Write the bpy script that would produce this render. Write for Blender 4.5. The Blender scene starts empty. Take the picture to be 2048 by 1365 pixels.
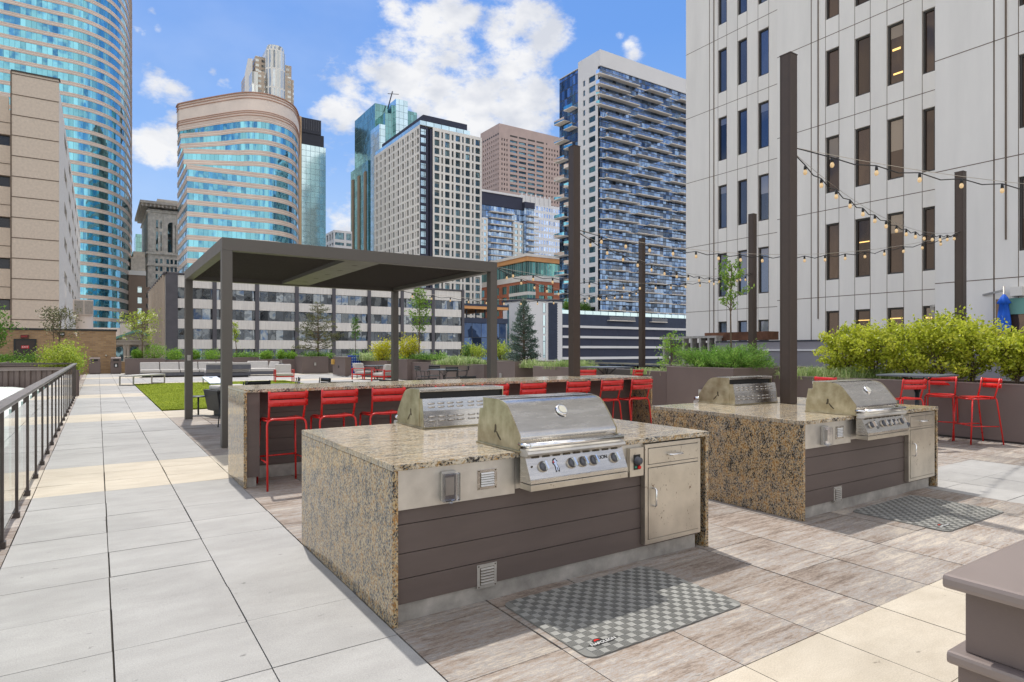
import bpy, bmesh, math, random
import numpy as np
from mathutils import Vector, Matrix
random.seed(7); RNG = np.random.default_rng(7)
R = math.radians
sc = bpy.context.scene
C = sc.collection
# ------------------------------------------------------------------ camera
FPX, V0, TH, CH = 1251.6, 701.5, 0.58448, 1.5
S_, C_ = math.sin(TH), math.cos(TH)
cam = bpy.data.cameras.new("camera"); cam_o = bpy.data.objects.new("camera", cam); C.objects.link(cam_o)
cam_o.location = (0, 0, CH); cam_o.rotation_euler = (R(90), 0, -TH)
cam.sensor_width = 36; cam.lens = FPX/2048*36; cam.shift_y = 19/2048
cam.clip_start = .05; cam.clip_end = 6000
sc.camera = cam_o
# ------------------------------------------------------------------ sun, sky, exposure
SUN = Vector((.06, .42, .86)).normalized()
sl = bpy.data.lights.new("sun", 'SUN'); sl.energy = 3.0; sl.angle = R(.9); sl.color = (1, .955, .88)
so = bpy.data.objects.new("sun", sl); C.objects.link(so); so.rotation_euler = SUN.to_track_quat('Z', 'Y').to_euler(); so.location=(0,0,60)
sc.view_settings.view_transform = 'Standard'; sc.view_settings.look = 'None'
sc.view_settings.exposure = 0.33; sc.view_settings.gamma = 1
sc.cycles.max_bounces = 7; sc.cycles.transparent_max_bounces = 96
sc.cycles.diffuse_bounces = 4
def ray(u, v):
    a = (u-1024)/FPX; b = (V0-v)/FPX
    return Vector((S_+a*C_, C_-a*S_, b)).normalized()
world = bpy.data.worlds.new("World"); sc.world = world; world.use_nodes = True
nt = world.node_tree; nt.nodes.clear()
def NN(nt, t, **k):
    n = nt.nodes.new(t)
    for a, b in k.items(): setattr(n, a, b)
    return n
def sky_setup():
    L = nt.links.new
    out = NN(nt, 'ShaderNodeOutputWorld'); bg = NN(nt, 'ShaderNodeBackground'); bg.inputs['Strength'].default_value = .15
    sky = NN(nt, 'ShaderNodeTexSky', sky_type='NISHITA', sun_disc=False)
    sky.sun_elevation = math.asin(SUN.z); sky.sun_rotation = math.atan2(SUN.x, SUN.y)
    sky.air_density = 1.0; sky.dust_density = .6; sky.ozone_density = 1.5
    tint = NN(nt, 'ShaderNodeMix', data_type='RGBA', blend_type='MULTIPLY'); tint.inputs[0].default_value = 1
    tint.inputs[7].default_value = (.93, .97, 1.12, 1)
    L(sky.outputs[0], tint.inputs[6])
    tc0 = NN(nt, 'ShaderNodeTexCoord'); s0 = NN(nt, 'ShaderNodeSeparateXYZ'); L(tc0.outputs['Generated'], s0.inputs[0])
    rp0 = NN(nt, 'ShaderNodeValToRGB'); e0 = rp0.color_ramp.elements; L(s0.outputs[2], rp0.inputs[0])
    e0[0].position = 0; e0[0].color = (.50,.64,.82,1); e0[1].position = 1; e0[1].color = (.085,.24,.66,1)
    for p_, c_ in ((.12,(.38,.58,.85)),(.27,(.22,.435,.84)),(.45,(.12,.32,.79))): q_ = e0.new(p_); q_.color = c_+(1,)
    sc0 = NN(nt, 'ShaderNodeVectorMath', operation='SCALE'); L(rp0.outputs[0], sc0.inputs[0]); sc0.inputs['Scale'].default_value = 5.4
    tint2 = NN(nt, 'ShaderNodeMix', data_type='RGBA'); tint2.inputs[0].default_value = .82; L(tint.outputs[2], tint2.inputs[6]); L(sc0.outputs[0], tint2.inputs[7])
    tc = NN(nt, 'ShaderNodeTexCoord')
    nrm = NN(nt, 'ShaderNodeVectorMath', operation='NORMALIZE'); L(tc.outputs['Generated'], nrm.inputs[0])
    # noise warp of the direction, so the cloud edges are ragged
    n1 = NN(nt, 'ShaderNodeTexNoise'); n1.inputs['Scale'].default_value = 9; n1.inputs['Detail'].default_value = 9; n1.inputs['Roughness'].default_value = .66
    mp = NN(nt, 'ShaderNodeMapping'); mp.inputs['Scale'].default_value = (1, 1, 1.7); L(nrm.outputs[0], mp.inputs[0]); L(mp.outputs[0], n1.inputs['Vector'])
    n2 = NN(nt, 'ShaderNodeTexNoise'); n2.inputs['Scale'].default_value = 3.2; n2.inputs['Detail'].default_value = 3; L(mp.outputs[0], n2.inputs['Vector'])
    blobs = [(660,205,40),(700,180,62),(740,140,48),(790,150,85),(840,120,70),(880,160,80),(800,205,60),(950,180,85),(900,225,60),(1010,60,58),(1045,40,50),(1085,90,52),(1040,130,70),
             (1075,180,50),(1020,225,55),(960,245,55),(840,230,45),(690,235,32),(310,165,40),(345,178,30),(285,70,22),(275,62,20),(318,60,16),(315,290,38),(350,300,30),(345,275,30),
             (860,40,36),(900,20,42),(935,30,30),(780,12,34),(1255,90,20),(1262,108,17),(1240,72,14),(668,340,38),(700,330,38),(670,400,50),(700,420,50),(690,470,60),(980,262,30),(1020,250,28),
             (455,160,18),(425,140,15),(300,20,16),(600,430,60),(720,245,20),(350,235,16)]
    # clouds outside the frame, seen only as reflections in glass
    for az, el, rr in [(-150,30,300),(-120,45,260),(170,25,330),(140,50,300),(110,30,260),(-90,25,300),(-60,50,240),(60,45,250),(85,20,300),(-170,60,240),(200,15,260)]:
        blobs.append((math.radians(az), math.radians(el), -rr))
    prev = None
    for u, v, r in blobs:
        if r < 0:
            cdir = Vector((math.sin(u)*math.cos(v), math.cos(u)*math.cos(v), math.sin(v))); rad = -r/FPX
        else:
            cdir = ray(u, v); rad = r/FPX*(1.3 if u > 600 else .92)
        d = NN(nt, 'ShaderNodeVectorMath', operation='DISTANCE'); L(nrm.outputs[0], d.inputs[0]); d.inputs[1].default_value = cdir
        m = NN(nt, 'ShaderNodeMath', operation='MULTIPLY_ADD'); L(d.outputs['Value'], m.inputs[0]); K_ = 1.15 if (r > 0 and u > 600 and v < 270) else .8; m.inputs[1].default_value = -K_/rad; m.inputs[2].default_value = K_
        if prev is None: prev = m
        else:
            mx = NN(nt, 'ShaderNodeMath', operation='SMOOTH_MAX'); L(prev.outputs[0], mx.inputs[0]); L(m.outputs[0], mx.inputs[1]); mx.inputs[2].default_value = .25; prev = mx
    k = NN(nt, 'ShaderNodeMath', operation='MULTIPLY_ADD'); L(n1.outputs['Fac'], k.inputs[0]); k.inputs[1].default_value = 4.4; k.inputs[2].default_value = -2.42
    a = NN(nt, 'ShaderNodeMath', operation='ADD'); L(k.outputs[0], a.inputs[0]); L(prev.outputs[0], a.inputs[1])
    k2 = NN(nt, 'ShaderNodeMath', operation='MULTIPLY_ADD'); L(n2.outputs['Fac'], k2.inputs[0]); k2.inputs[1].default_value = 1.6; k2.inputs[2].default_value = -.8
    a2 = NN(nt, 'ShaderNodeMath', operation='ADD'); L(k2.outputs[0], a2.inputs[0]); L(a.outputs[0], a2.inputs[1])
    mr = NN(nt, 'ShaderNodeMapRange', interpolation_type='SMOOTHSTEP'); L(a2.outputs[0], mr.inputs[0])
    mr.inputs[1].default_value = -.2; mr.inputs[2].default_value = .75; mr.inputs[3].default_value = 0; mr.inputs[4].default_value = .97
    # thin general haze of high cloud
    n3 = NN(nt, 'ShaderNodeTexNoise'); n3.inputs['Scale'].default_value = 2.5; n3.inputs['Detail'].default_value = 8; L(mp.outputs[0], n3.inputs['Vector'])
    mr3 = NN(nt, 'ShaderNodeMapRange'); L(n3.outputs['Fac'], mr3.inputs[0]); mr3.inputs[1].default_value = .45; mr3.inputs[2].default_value = .8; mr3.inputs[3].default_value = 0; mr3.inputs[4].default_value = .2
    sep = NN(nt, 'ShaderNodeSeparateXYZ'); L(nrm.outputs[0], sep.inputs[0])
    hz = NN(nt, 'ShaderNodeMapRange'); L(sep.outputs[2], hz.inputs[0]); hz.inputs[1].default_value = .0; hz.inputs[2].default_value = .34; hz.inputs[3].default_value = .30; hz.inputs[4].default_value = 0
    mm = NN(nt, 'ShaderNodeMath', operation='MAXIMUM'); L(mr3.outputs[0], mm.inputs[0]); L(hz.outputs[0], mm.inputs[1])
    mm2 = NN(nt, 'ShaderNodeMath', operation='MAXIMUM'); L(mm.outputs[0], mm2.inputs[0]); L(mr.outputs[0], mm2.inputs[1])
    # cloud colour: bright tops, soft grey where thick
    # unseen bright cloud added overhead and behind the camera to brighten the shade
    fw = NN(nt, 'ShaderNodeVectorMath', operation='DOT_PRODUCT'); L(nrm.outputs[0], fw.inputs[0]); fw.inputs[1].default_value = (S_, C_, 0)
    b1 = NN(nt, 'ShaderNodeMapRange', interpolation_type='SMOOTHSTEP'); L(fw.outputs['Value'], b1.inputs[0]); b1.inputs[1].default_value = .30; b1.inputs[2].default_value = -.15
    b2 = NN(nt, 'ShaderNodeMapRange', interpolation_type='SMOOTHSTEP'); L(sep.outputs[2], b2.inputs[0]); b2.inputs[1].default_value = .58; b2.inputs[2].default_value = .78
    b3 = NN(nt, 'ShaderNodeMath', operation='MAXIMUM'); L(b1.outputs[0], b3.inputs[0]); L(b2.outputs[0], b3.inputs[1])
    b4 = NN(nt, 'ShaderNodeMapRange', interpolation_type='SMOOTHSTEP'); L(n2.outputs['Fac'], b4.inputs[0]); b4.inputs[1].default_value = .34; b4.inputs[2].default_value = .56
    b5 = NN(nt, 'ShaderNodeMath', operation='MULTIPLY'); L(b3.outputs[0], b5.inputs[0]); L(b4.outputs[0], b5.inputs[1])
    cr = NN(nt, 'ShaderNodeMix', data_type='RGBA'); cr.inputs[6].default_value = (3.7, 3.85, 4.2, 1); cr.inputs[7].default_value = (5.0, 5.0, 5.05, 1)
    n4 = NN(nt, 'ShaderNodeTexNoise'); n4.inputs['Scale'].default_value = 14; n4.inputs['Detail'].default_value = 6; L(mp.outputs[0], n4.inputs['Vector'])
    mr4 = NN(nt, 'ShaderNodeMapRange'); L(n4.outputs['Fac'], mr4.inputs[0]); mr4.inputs[1].default_value = .38; mr4.inputs[2].default_value = .6; L(mr4.outputs[0], cr.inputs[0])
    mix = NN(nt, 'ShaderNodeMix', data_type='RGBA'); L(mm2.outputs[0], mix.inputs[0]); L(tint2.outputs[2], mix.inputs[6]); L(cr.outputs[2], mix.inputs[7])
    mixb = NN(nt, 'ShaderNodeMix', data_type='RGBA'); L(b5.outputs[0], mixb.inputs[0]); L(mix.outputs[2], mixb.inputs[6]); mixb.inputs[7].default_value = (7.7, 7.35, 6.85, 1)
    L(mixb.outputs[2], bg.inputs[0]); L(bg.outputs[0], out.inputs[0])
sky_setup()
# ------------------------------------------------------------------ measuring helpers (photo pixel -> place)
def G(u, v, z=0.0):
    d = FPX*(CH-z)/(v-V0); r = (u-1024)/FPX*d
    return (d*S_+r*C_, d*C_-r*S_)
def onX(u, X):
    a = (u-1024)/FPX; return X*(C_-a*S_)/(S_+a*C_)
def onY(u, Y):
    a = (u-1024)/FPX; return Y*(S_+a*C_)/(C_-a*S_)
def HZ(X, Y, v):
    return CH-(v-V0)*(X*S_+Y*C_)/FPX
def UD(u, d):
    r = (u-1024)/FPX*d; return (d*S_+r*C_, d*C_-r*S_)
def PJ(X, Y, Z):
    d = X*S_+Y*C_
    if d < .1: return None
    return (1024+FPX*(X*C_-Y*S_)/d, V0+FPX*(CH-Z)/d, d)
# ------------------------------------------------------------------ mesh builder
class MB:
    def __init__(s): s.v=[]; s.f=[]; s.m=[]; s.c=[]; s.uv=[]; s.sm=[]
    def face(s, pts, mi=0, col=None, uv=None, smooth=False):
        b = len(s.v); s.v += [tuple(p) for p in pts]; s.f.append(tuple(range(b, b+len(pts))))
        s.m.append(mi); s.c.append(col if col is not None else (random.random(), random.random(), 0, 1)); s.uv.append(uv); s.sm.append(smooth)
    def box(s, x0, y0, z0, x1, y1, z1, mi=0, col=None):
        if x0 > x1: x0, x1 = x1, x0
        if y0 > y1: y0, y1 = y1, y0
        if z0 > z1: z0, z1 = z1, z0
        col = col or (random.random(), random.random(), 0, 1)
        P = [(x0,y0,z0),(x1,y0,z0),(x1,y1,z0),(x0,y1,z0),(x0,y0,z1),(x1,y0,z1),(x1,y1,z1),(x0,y1,z1)]
        s.mesh(P, [(0,3,2,1),(4,5,6,7),(0,1,5,4),(1,2,6,5),(2,3,7,6),(3,0,4,7)], mi, col)
        return s
    def mesh(s, P, F, mi=0, col=None, smooth=False):
        b = len(s.v); s.v += [tuple(p) for p in P]; col = col or (random.random(), random.random(), 0, 1)
        for f in F:
            s.f.append(tuple(b+i for i in f)); s.m.append(mi); s.c.append(col); s.uv.append(None); s.sm.append(smooth)
    def bar(s, p, q, w, h, mi=0, up=(0,0,1)):
        p = Vector(p); q = Vector(q); d = (q-p).normalized(); up = Vector(up)
        if abs(d.dot(up)) > .98: up = Vector((0,1,0))
        a = d.cross(up).normalized()*w/2; b = a.cross(d).normalized()*h/2
        P = [p-a-b, p+a-b, p+a+b, p-a+b, q-a-b, q+a-b, q+a+b, q-a+b]
        s.mesh(P, [(0,1,2,3),(7,6,5,4),(4,5,1,0),(5,6,2,1),(6,7,3,2),(7,4,0,3)], mi)
        return s
    def tube(s, pts, r, seg=8, mi=0, cap=True, smooth=True):
        pts = [Vector(p) for p in pts]; n = len(pts)
        rr = r if isinstance(r, (list, tuple)) else [r]*n
        P = []; prevn = None
        for i, p in enumerate(pts):
            t = (pts[min(i+1, n-1)]-pts[max(i-1, 0)]).normalized()
            if prevn is None:
                a = t.cross(Vector((0,0,1)))
                if a.length < .1: a = t.cross(Vector((0,1,0)))
                a.normalize()
            else:
                a = (prevn - t*prevn.dot(t)).normalized()
            prevn = a; b = t.cross(a)
            for k in range(seg):
                an = 2*math.pi*k/seg; P.append(p+(a*math.cos(an)+b*math.sin(an))*rr[i])
        F = []
        for i in range(n-1):
            for k in range(seg):
                k2 = (k+1) % seg; F.append((i*seg+k, i*seg+k2, (i+1)*seg+k2, (i+1)*seg+k))
        s.mesh(P, F, mi, smooth=smooth)
        if cap:
            s.mesh([P[k] for k in range(seg)], [tuple(reversed(range(seg)))], mi); s.mesh(P[-seg:], [tuple(range(seg))], mi)
        return s
    def lathe(s, prof, c=(0,0,0), seg=24, mi=0, axis='z', smooth=True):
        P = []; F = []
        for r, z in prof:
            for k in range(seg):
                a = 2*math.pi*k/seg; x, y = r*math.cos(a), r*math.sin(a)
                if axis == 'z': P.append((c[0]+x, c[1]+y, c[2]+z))
                elif axis == 'y': P.append((c[0]+x, c[1]-z, c[2]+y))     # axis towards -y
                else: P.append((c[0]+z, c[1]+x, c[2]+y))
        for i in range(len(prof)-1):
            for k in range(seg):
                k2 = (k+1) % seg; F.append((i*seg+k, i*seg+k2, (i+1)*seg+k2, (i+1)*seg+k))
        s.mesh(P, F, mi, smooth=smooth); return s
    def prism(s, poly, h0, h1, axis='x', mi=0, smooth=False):
        n = len(poly)
        def pt(a, b, h): return (h,a,b) if axis == 'x' else ((a,h,b) if axis == 'y' else (a,b,h))
        P = [pt(a,b,h0) for a,b in poly]+[pt(a,b,h1) for a,b in poly]
        s.mesh(P, [tuple(range(n)), tuple(reversed(range(n, 2*n)))], mi)
        s.mesh(P, [(i, i+n, (i+1)%n+n, (i+1)%n) for i in range(n)], mi, smooth=smooth)
        return s
    def build(s, name, mats, parent=None, world=True, bevel=0, fix=True, xf=None):
        me = bpy.data.meshes.new(name)
        off = Vector((0,0,0)); p = parent
        if world:
            while p is not None: off += Vector(p.location); p = p.parent
        V = [(a-off.x, b-off.y, c-off.z) for a,b,c in s.v]
        me.from_pydata(V, [], s.f)
        if not isinstance(mats, (list, tuple)): mats = [mats]
        for m in mats: me.materials.append(m)
        me.polygons.foreach_set('material_index', s.m)
        me.polygons.foreach_set('use_smooth', s.sm)
        col = me.color_attributes.new('rnd', 'FLOAT_COLOR', 'CORNER'); uvl = me.uv_layers.new(name='UV')
        cb = []; ub = []
        for fi, f in enumerate(s.f):
            cc = s.c[fi]; uv = s.uv[fi]
            for _ in f: cb.extend(cc)
            if uv is not None:
                for q in uv: ub.extend(q)
            else:
                a, b, c2 = Vector(s.v[f[0]]), Vector(s.v[f[1]]), Vector(s.v[f[2]])
                n = (b-a).cross(c2-a); L = n.length
                if L > 0: n /= L
                if abs(n.z) > .7: 
                    for i in f: ub.extend((s.v[i][0], s.v[i][1]))
                else:
                    t = Vector((-n.y, n.x)); t = t.normalized() if t.length > 0 else Vector((1,0))
                    for i in f: ub.extend((s.v[i][0]*t.x+s.v[i][1]*t.y, s.v[i][2]))
        col.data.foreach_set('color', cb); uvl.data.foreach_set('uv', ub)
        me.validate()
        o = bpy.data.objects.new(name, me); C.objects.link(o)
        if parent is not None: o.parent = parent
        if fix and len(s.f) < 40000:
            bm = bmesh.new(); bm.from_mesh(me)
            bmesh.ops.remove_doubles(bm, verts=bm.verts, dist=1e-5)
            bmesh.ops.recalc_face_normals(bm, faces=bm.faces)
            if bevel > 0:
                es = [e for e in bm.edges if len(e.link_faces) == 2 and e.calc_face_angle(0) > .6]
                bmesh.ops.bevel(bm, geom=es, offset=bevel, segments=2, affect='EDGES', profile=.6, clamp_overlap=True)
            bm.to_mesh(me); bm.free()
        return o
def thing(name, label, cat, loc=(0,0,0), rz=0, group=None):
    o = bpy.data.objects.new(name, None); C.objects.link(o); o.location = loc; o.rotation_euler = (0,0,rz)
    o.empty_display_size = .2
    o['label'] = label; o['category'] = cat
    if group: o['group'] = group
    return o
def tag(o, label, cat, group=None, kind=None):
    o['label'] = label; o['category'] = cat
    if group: o['group'] = group
    if kind: o['kind'] = kind
    return o
def struct(o): o['kind'] = 'structure'; return o
def dup(root, loc, rz=None, label=None, group=None):
    def cp(o, par):
        c = o.copy(); C.objects.link(c)
        if par is not None: c.parent = par
        for ch in list(o.children): cp(ch, c)
        return c
    r = cp(root, None); r.location = loc
    if rz is not None: r.rotation_euler = (0,0,rz)
    if label: r['label'] = label
    if group: r['group'] = group
    return r
# ------------------------------------------------------------------ materials
def newmat(name):
    m = bpy.data.materials.new(name); m.use_nodes = True; t = m.node_tree
    b = t.nodes['Principled BSDF']; return m, t, b
def mat(name, col, rough=.6, metal=0, var=.12, scale=6, bump=0, bscale=60, stretch=(1,1,1), spec=.5, obj='Object', rnd=0, col2=None, detail=5, coat=0, sat2=None):
    m, t, b = newmat(name); L = t.links.new
    tc = NN(t, 'ShaderNodeTexCoord'); mp = NN(t, 'ShaderNodeMapping'); mp.inputs['Scale'].default_value = stretch; L(tc.outputs[obj], mp.inputs[0])
    n = NN(t, 'ShaderNodeTexNoise'); n.inputs['Scale'].default_value = scale; n.inputs['Detail'].default_value = detail; n.inputs['Roughness'].default_value = .6; L(mp.outputs[0], n.inputs['Vector'])
    mr = NN(t, 'ShaderNodeMapRange'); L(n.outputs['Fac'], mr.inputs[0]); mr.inputs[1].default_value = .3; mr.inputs[2].default_value = .7
    mx = NN(t, 'ShaderNodeMix', data_type='RGBA'); L(mr.outputs[0], mx.inputs[0])
    lo = tuple(c*(1-var) for c in col[:3])+(1,); hi = tuple(min(1, c*(1+var)) for c in col[:3])+(1,)
    if col2: lo = tuple(col[:3])+(1,); hi = tuple(col2[:3])+(1,)
    mx.inputs[6].default_value = lo; mx.inputs[7].default_value = hi
    last = mx.outputs[2]
    if rnd:
        at = NN(t, 'ShaderNodeAttribute', attribute_name='rnd'); sp = NN(t, 'ShaderNodeSeparateColor'); L(at.outputs['Color'], sp.inputs[0])
        r2 = NN(t, 'ShaderNodeMapRange'); L(sp.outputs[0], r2.inputs[0]); r2.inputs[3].default_value = 1-rnd; r2.inputs[4].default_value = 1+rnd
        mm = NN(t, 'ShaderNodeVectorMath', operation='SCALE'); L(last, mm.inputs[0]); L(r2.outputs[0], mm.inputs['Scale']); last = mm.outputs[0]
    L(last, b.inputs['Base Color'])
    b.inputs['Metallic'].default_value = metal; b.inputs['Specular IOR Level'].default_value = spec
    rr = NN(t, 'ShaderNodeMapRange'); L(n.outputs['Fac'], rr.inputs[0]); rr.inputs[3].default_value = max(0,rough-.08); rr.inputs[4].default_value = min(1,rough+.1); L(rr.outputs[0], b.inputs['Roughness'])
    if coat: b.inputs['Coat Weight'].default_value = coat
    if bump:
        nb = NN(t, 'ShaderNodeTexNoise'); nb.inputs['Scale'].default_value = bscale; nb.inputs['Detail'].default_value = 3; L(mp.outputs[0], nb.inputs['Vector'])
        bp = NN(t, 'ShaderNodeBump'); bp.inputs['Strength'].default_value = bump; bp.inputs['Distance'].default_value = .01; L(nb.outputs['Fac'], bp.inputs['Height']); L(bp.outputs[0], b.inputs['Normal'])
    return m
def ramp(t, stops):
    r = NN(t, 'ShaderNodeValToRGB'); e = r.color_ramp.elements
    while len(e) < len(stops): e.new(.5)
    for i, (p, c) in enumerate(stops): e[i].position = p; e[i].color = tuple(c)+(1,)
    return r
def glassmat(name, tint, mu=1.5, mv=0, w=.08, frame=(.05,.055,.06), metal=.85, rough=.06, var=.35, wob=.02, dark=None, vw=None, voff=0, spand=None):
    """reflective facade glass with mullion lines every mu metres (and mv metres up), per-pane tone from the pane's own glass"""
    m, t, b = newmat(name); L = t.links.new
    uv = NN(t, 'ShaderNodeUVMap', uv_map='UV'); sp = NN(t, 'ShaderNodeSeparateXYZ'); L(uv.outputs[0], sp.inputs[0])
    def cell(sock, s, off=0):
        d = NN(t, 'ShaderNodeMath', operation='MULTIPLY_ADD'); L(sock, d.inputs[0]); d.inputs[1].default_value = 1/s; d.inputs[2].default_value = off+1000
        fr = NN(t, 'ShaderNodeMath', operation='FRACT'); L(d.outputs[0], fr.inputs[0]); fl = NN(t, 'ShaderNodeMath', operation='FLOOR'); L(d.outputs[0], fl.inputs[0])
        return fr, fl
    fu, iu = cell(sp.outputs[0], mu)
    lt = NN(t, 'ShaderNodeMath', operation='LESS_THAN'); L(fu.outputs[0], lt.inputs[0]); lt.inputs[1].default_value = w/mu; mask = lt
    cb = NN(t, 'ShaderNodeCombineXYZ'); L(iu.outputs[0], cb.inputs[0])
    if mv:
        fv, iv = cell(sp.outputs[1], mv, voff); l2 = NN(t, 'ShaderNodeMath', operation='LESS_THAN'); L(fv.outputs[0], l2.inputs[0]); l2.inputs[1].default_value = (vw or w)/mv
        mm = NN(t, 'ShaderNodeMath', operation='MAXIMUM'); L(lt.outputs[0], mm.inputs[0]); L(l2.outputs[0], mm.inputs[1]); mask = mm; L(iv.outputs[0], cb.inputs[1])
    at = NN(t, 'ShaderNodeAttribute', attribute_name='rnd'); av = NN(t, 'ShaderNodeVectorMath', operation='MULTIPLY_ADD'); L(at.outputs['Vector'], av.inputs[0]); av.inputs[1].default_value = (37.7, 19.3, 5); L(cb.outputs[0], av.inputs[2])
    wn = NN(t, 'ShaderNodeTexWhiteNoise', noise_dimensions='3D'); L(av.outputs[0], wn.inputs['Vector'])
    mx = NN(t, 'ShaderNodeMix', data_type='RGBA'); L(wn.outputs['Value'], mx.inputs[0])
    mx.inputs[6].default_value = tuple(c*(1-var) for c in tint)+(1,); mx.inputs[7].default_value = tuple(min(1,c*(1+var*.6)) for c in tint)+(1,)
    last = mx.outputs[2]
    m2 = NN(t, 'ShaderNodeMix', data_type='RGBA'); L(mask.outputs[0], m2.inputs[0]); L(last, m2.inputs[6]); m2.inputs[7].default_value = tuple(frame)+(1,)
    L(m2.outputs[2], b.inputs['Base Color'])
    mt = NN(t, 'ShaderNodeMath', operation='MULTIPLY_ADD'); L(mask.outputs[0], mt.inputs[0]); mt.inputs[1].default_value = -metal; mt.inputs[2].default_value = metal; L(mt.outputs[0], b.inputs['Metallic'])
    rg = NN(t, 'ShaderNodeMath', operation='MULTIPLY_ADD'); L(mask.outputs[0], rg.inputs[0]); rg.inputs[1].default_value = .4; rg.inputs[2].default_value = rough; L(rg.outputs[0], b.inputs['Roughness'])
    # every pane sits a hair out of plane, and the float glass is a little wavy
    ge = NN(t, 'ShaderNodeNewGeometry'); sb = NN(t, 'ShaderNodeVectorMath', operation='SUBTRACT'); L(wn.outputs['Color'], sb.inputs[0]); sb.inputs[1].default_value = (.5,.5,.5)
    s2 = NN(t, 'ShaderNodeVectorMath', operation='SCALE'); L(sb.outputs[0], s2.inputs[0]); s2.inputs['Scale'].default_value = wob
    nn = NN(t, 'ShaderNodeTexNoise'); nn.inputs['Scale'].default_value = .35; nn.inputs['Detail'].default_value = 2; tc = NN(t, 'ShaderNodeTexCoord'); L(tc.outputs['Object'], nn.inputs['Vector'])
    s3 = NN(t, 'ShaderNodeVectorMath', operation='SUBTRACT'); L(nn.outputs['Color'], s3.inputs[0]); s3.inputs[1].default_value = (.5,.5,.5)
    s4 = NN(t, 'ShaderNodeVectorMath', operation='SCALE'); L(s3.outputs[0], s4.inputs[0]); s4.inputs['Scale'].default_value = wob*3
    a1 = NN(t, 'ShaderNodeVectorMath', operation='ADD'); L(ge.outputs['Normal'], a1.inputs[0]); L(s2.outputs[0], a1.inputs[1])
    a2 = NN(t, 'ShaderNodeVectorMath', operation='ADD'); L(a1.outputs[0], a2.inputs[0]); L(s4.outputs[0], a2.inputs[1])
    nz = NN(t, 'ShaderNodeVectorMath', operation='NORMALIZE'); L(a2.outputs[0], nz.inputs[0]); L(nz.outputs[0], b.inputs['Normal'])
    return m
def leafmat(name, c1, c2, c3, tr=.35):
    m, t, b = newmat(name); L = t.links.new
    at = NN(t, 'ShaderNodeAttribute', attribute_name='rnd'); sp = NN(t, 'ShaderNodeSeparateColor'); L(at.outputs['Color'], sp.inputs[0])
    rp = ramp(t, [(0, c1), (.5, c2), (1, c3)]); L(sp.outputs[0], rp.inputs[0]); L(rp.outputs[0], b.inputs['Base Color'])
    b.inputs['Roughness'].default_value = .5; b.inputs['Specular IOR Level'].default_value = .35
    tl = NN(t, 'ShaderNodeBsdfTranslucent'); hs = NN(t, 'ShaderNodeHueSaturation'); hs.inputs['Value'].default_value = 1.5; L(rp.outputs[0], hs.inputs['Color']); L(hs.outputs[0], tl.inputs[0])
    ms = NN(t, 'ShaderNodeMixShader'); ms.inputs[0].default_value = tr; L(b.outputs[0], ms.inputs[1]); L(tl.outputs[0], ms.inputs[2])
    L(ms.outputs[0], t.nodes['Material Output'].inputs[0]); return m
def granite(name, base=(.46,.38,.27), pale=(.62,.56,.46), black=(.03,.028,.026), brown=(.24,.155,.075), stretch=(1,2.6,1), sc=1.0, blk=.5, brn=.5, obj='Object', rough=.09):
    m, t, b = newmat(name); L = t.links.new
    tc = NN(t, 'ShaderNodeTexCoord'); mp = NN(t, 'ShaderNodeMapping'); mp.inputs['Scale'].default_value = stretch; L(tc.outputs[obj], mp.inputs[0])
    def noise(s, d, off=0):
        n = NN(t, 'ShaderNodeTexNoise'); n.inputs['Scale'].default_value = s*sc; n.inputs['Detail'].default_value = d; n.inputs['Roughness'].default_value = .6
        ad = NN(t, 'ShaderNodeVectorMath', operation='ADD'); L(mp.outputs[0], ad.inputs[0]); ad.inputs[1].default_value = (off, off*1.7, off*.3); L(ad.outputs[0], n.inputs['Vector']); return n
    def mr(n, a, c):
        r = NN(t, 'ShaderNodeMapRange'); L(n.outputs['Fac'], r.inputs[0]); r.inputs[1].default_value = a; r.inputs[2].default_value = c; return r
    def mixc(fac, a, c):
        x = NN(t, 'ShaderNodeMix', data_type='RGBA'); L(fac.outputs[0], x.inputs[0])
        if isinstance(a, tuple): x.inputs[6].default_value = a+(1,)
        else: L(a.outputs[2], x.inputs[6])
        x.inputs[7].default_value = c+(1,); return x
    cl = noise(9, 4, 3)
    def mrc(n, a, c, k):
        ad = NN(t, 'ShaderNodeMath', operation='MULTIPLY_ADD'); L(cl.outputs['Fac'], ad.inputs[0]); ad.inputs[1].default_value = k; L(n.outputs['Fac'], ad.inputs[2])
        r = NN(t, 'ShaderNodeMapRange'); L(ad.outputs[0], r.inputs[0]); r.inputs[1].default_value = a+k*.5; r.inputs[2].default_value = c+k*.5; return r
    x = mixc(mr(noise(30, 5), .38, .62), base, pale)
    x = mixc(mrc(noise(46, 4, 7), brn+.04, brn+.1, -.25), x, brown)
    x = mixc(mrc(noise(75, 4, 21), blk+.06, blk+.11, .5), x, (.22,.21,.19))
    x = mixc(mrc(noise(58, 5, 13), blk+.08, blk+.12, .42), x, black)
    L(x.outputs[2], b.inputs['Base Color']); b.inputs['Roughness'].default_value = rough; b.inputs['Specular IOR Level'].default_value = .6
    return m
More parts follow.
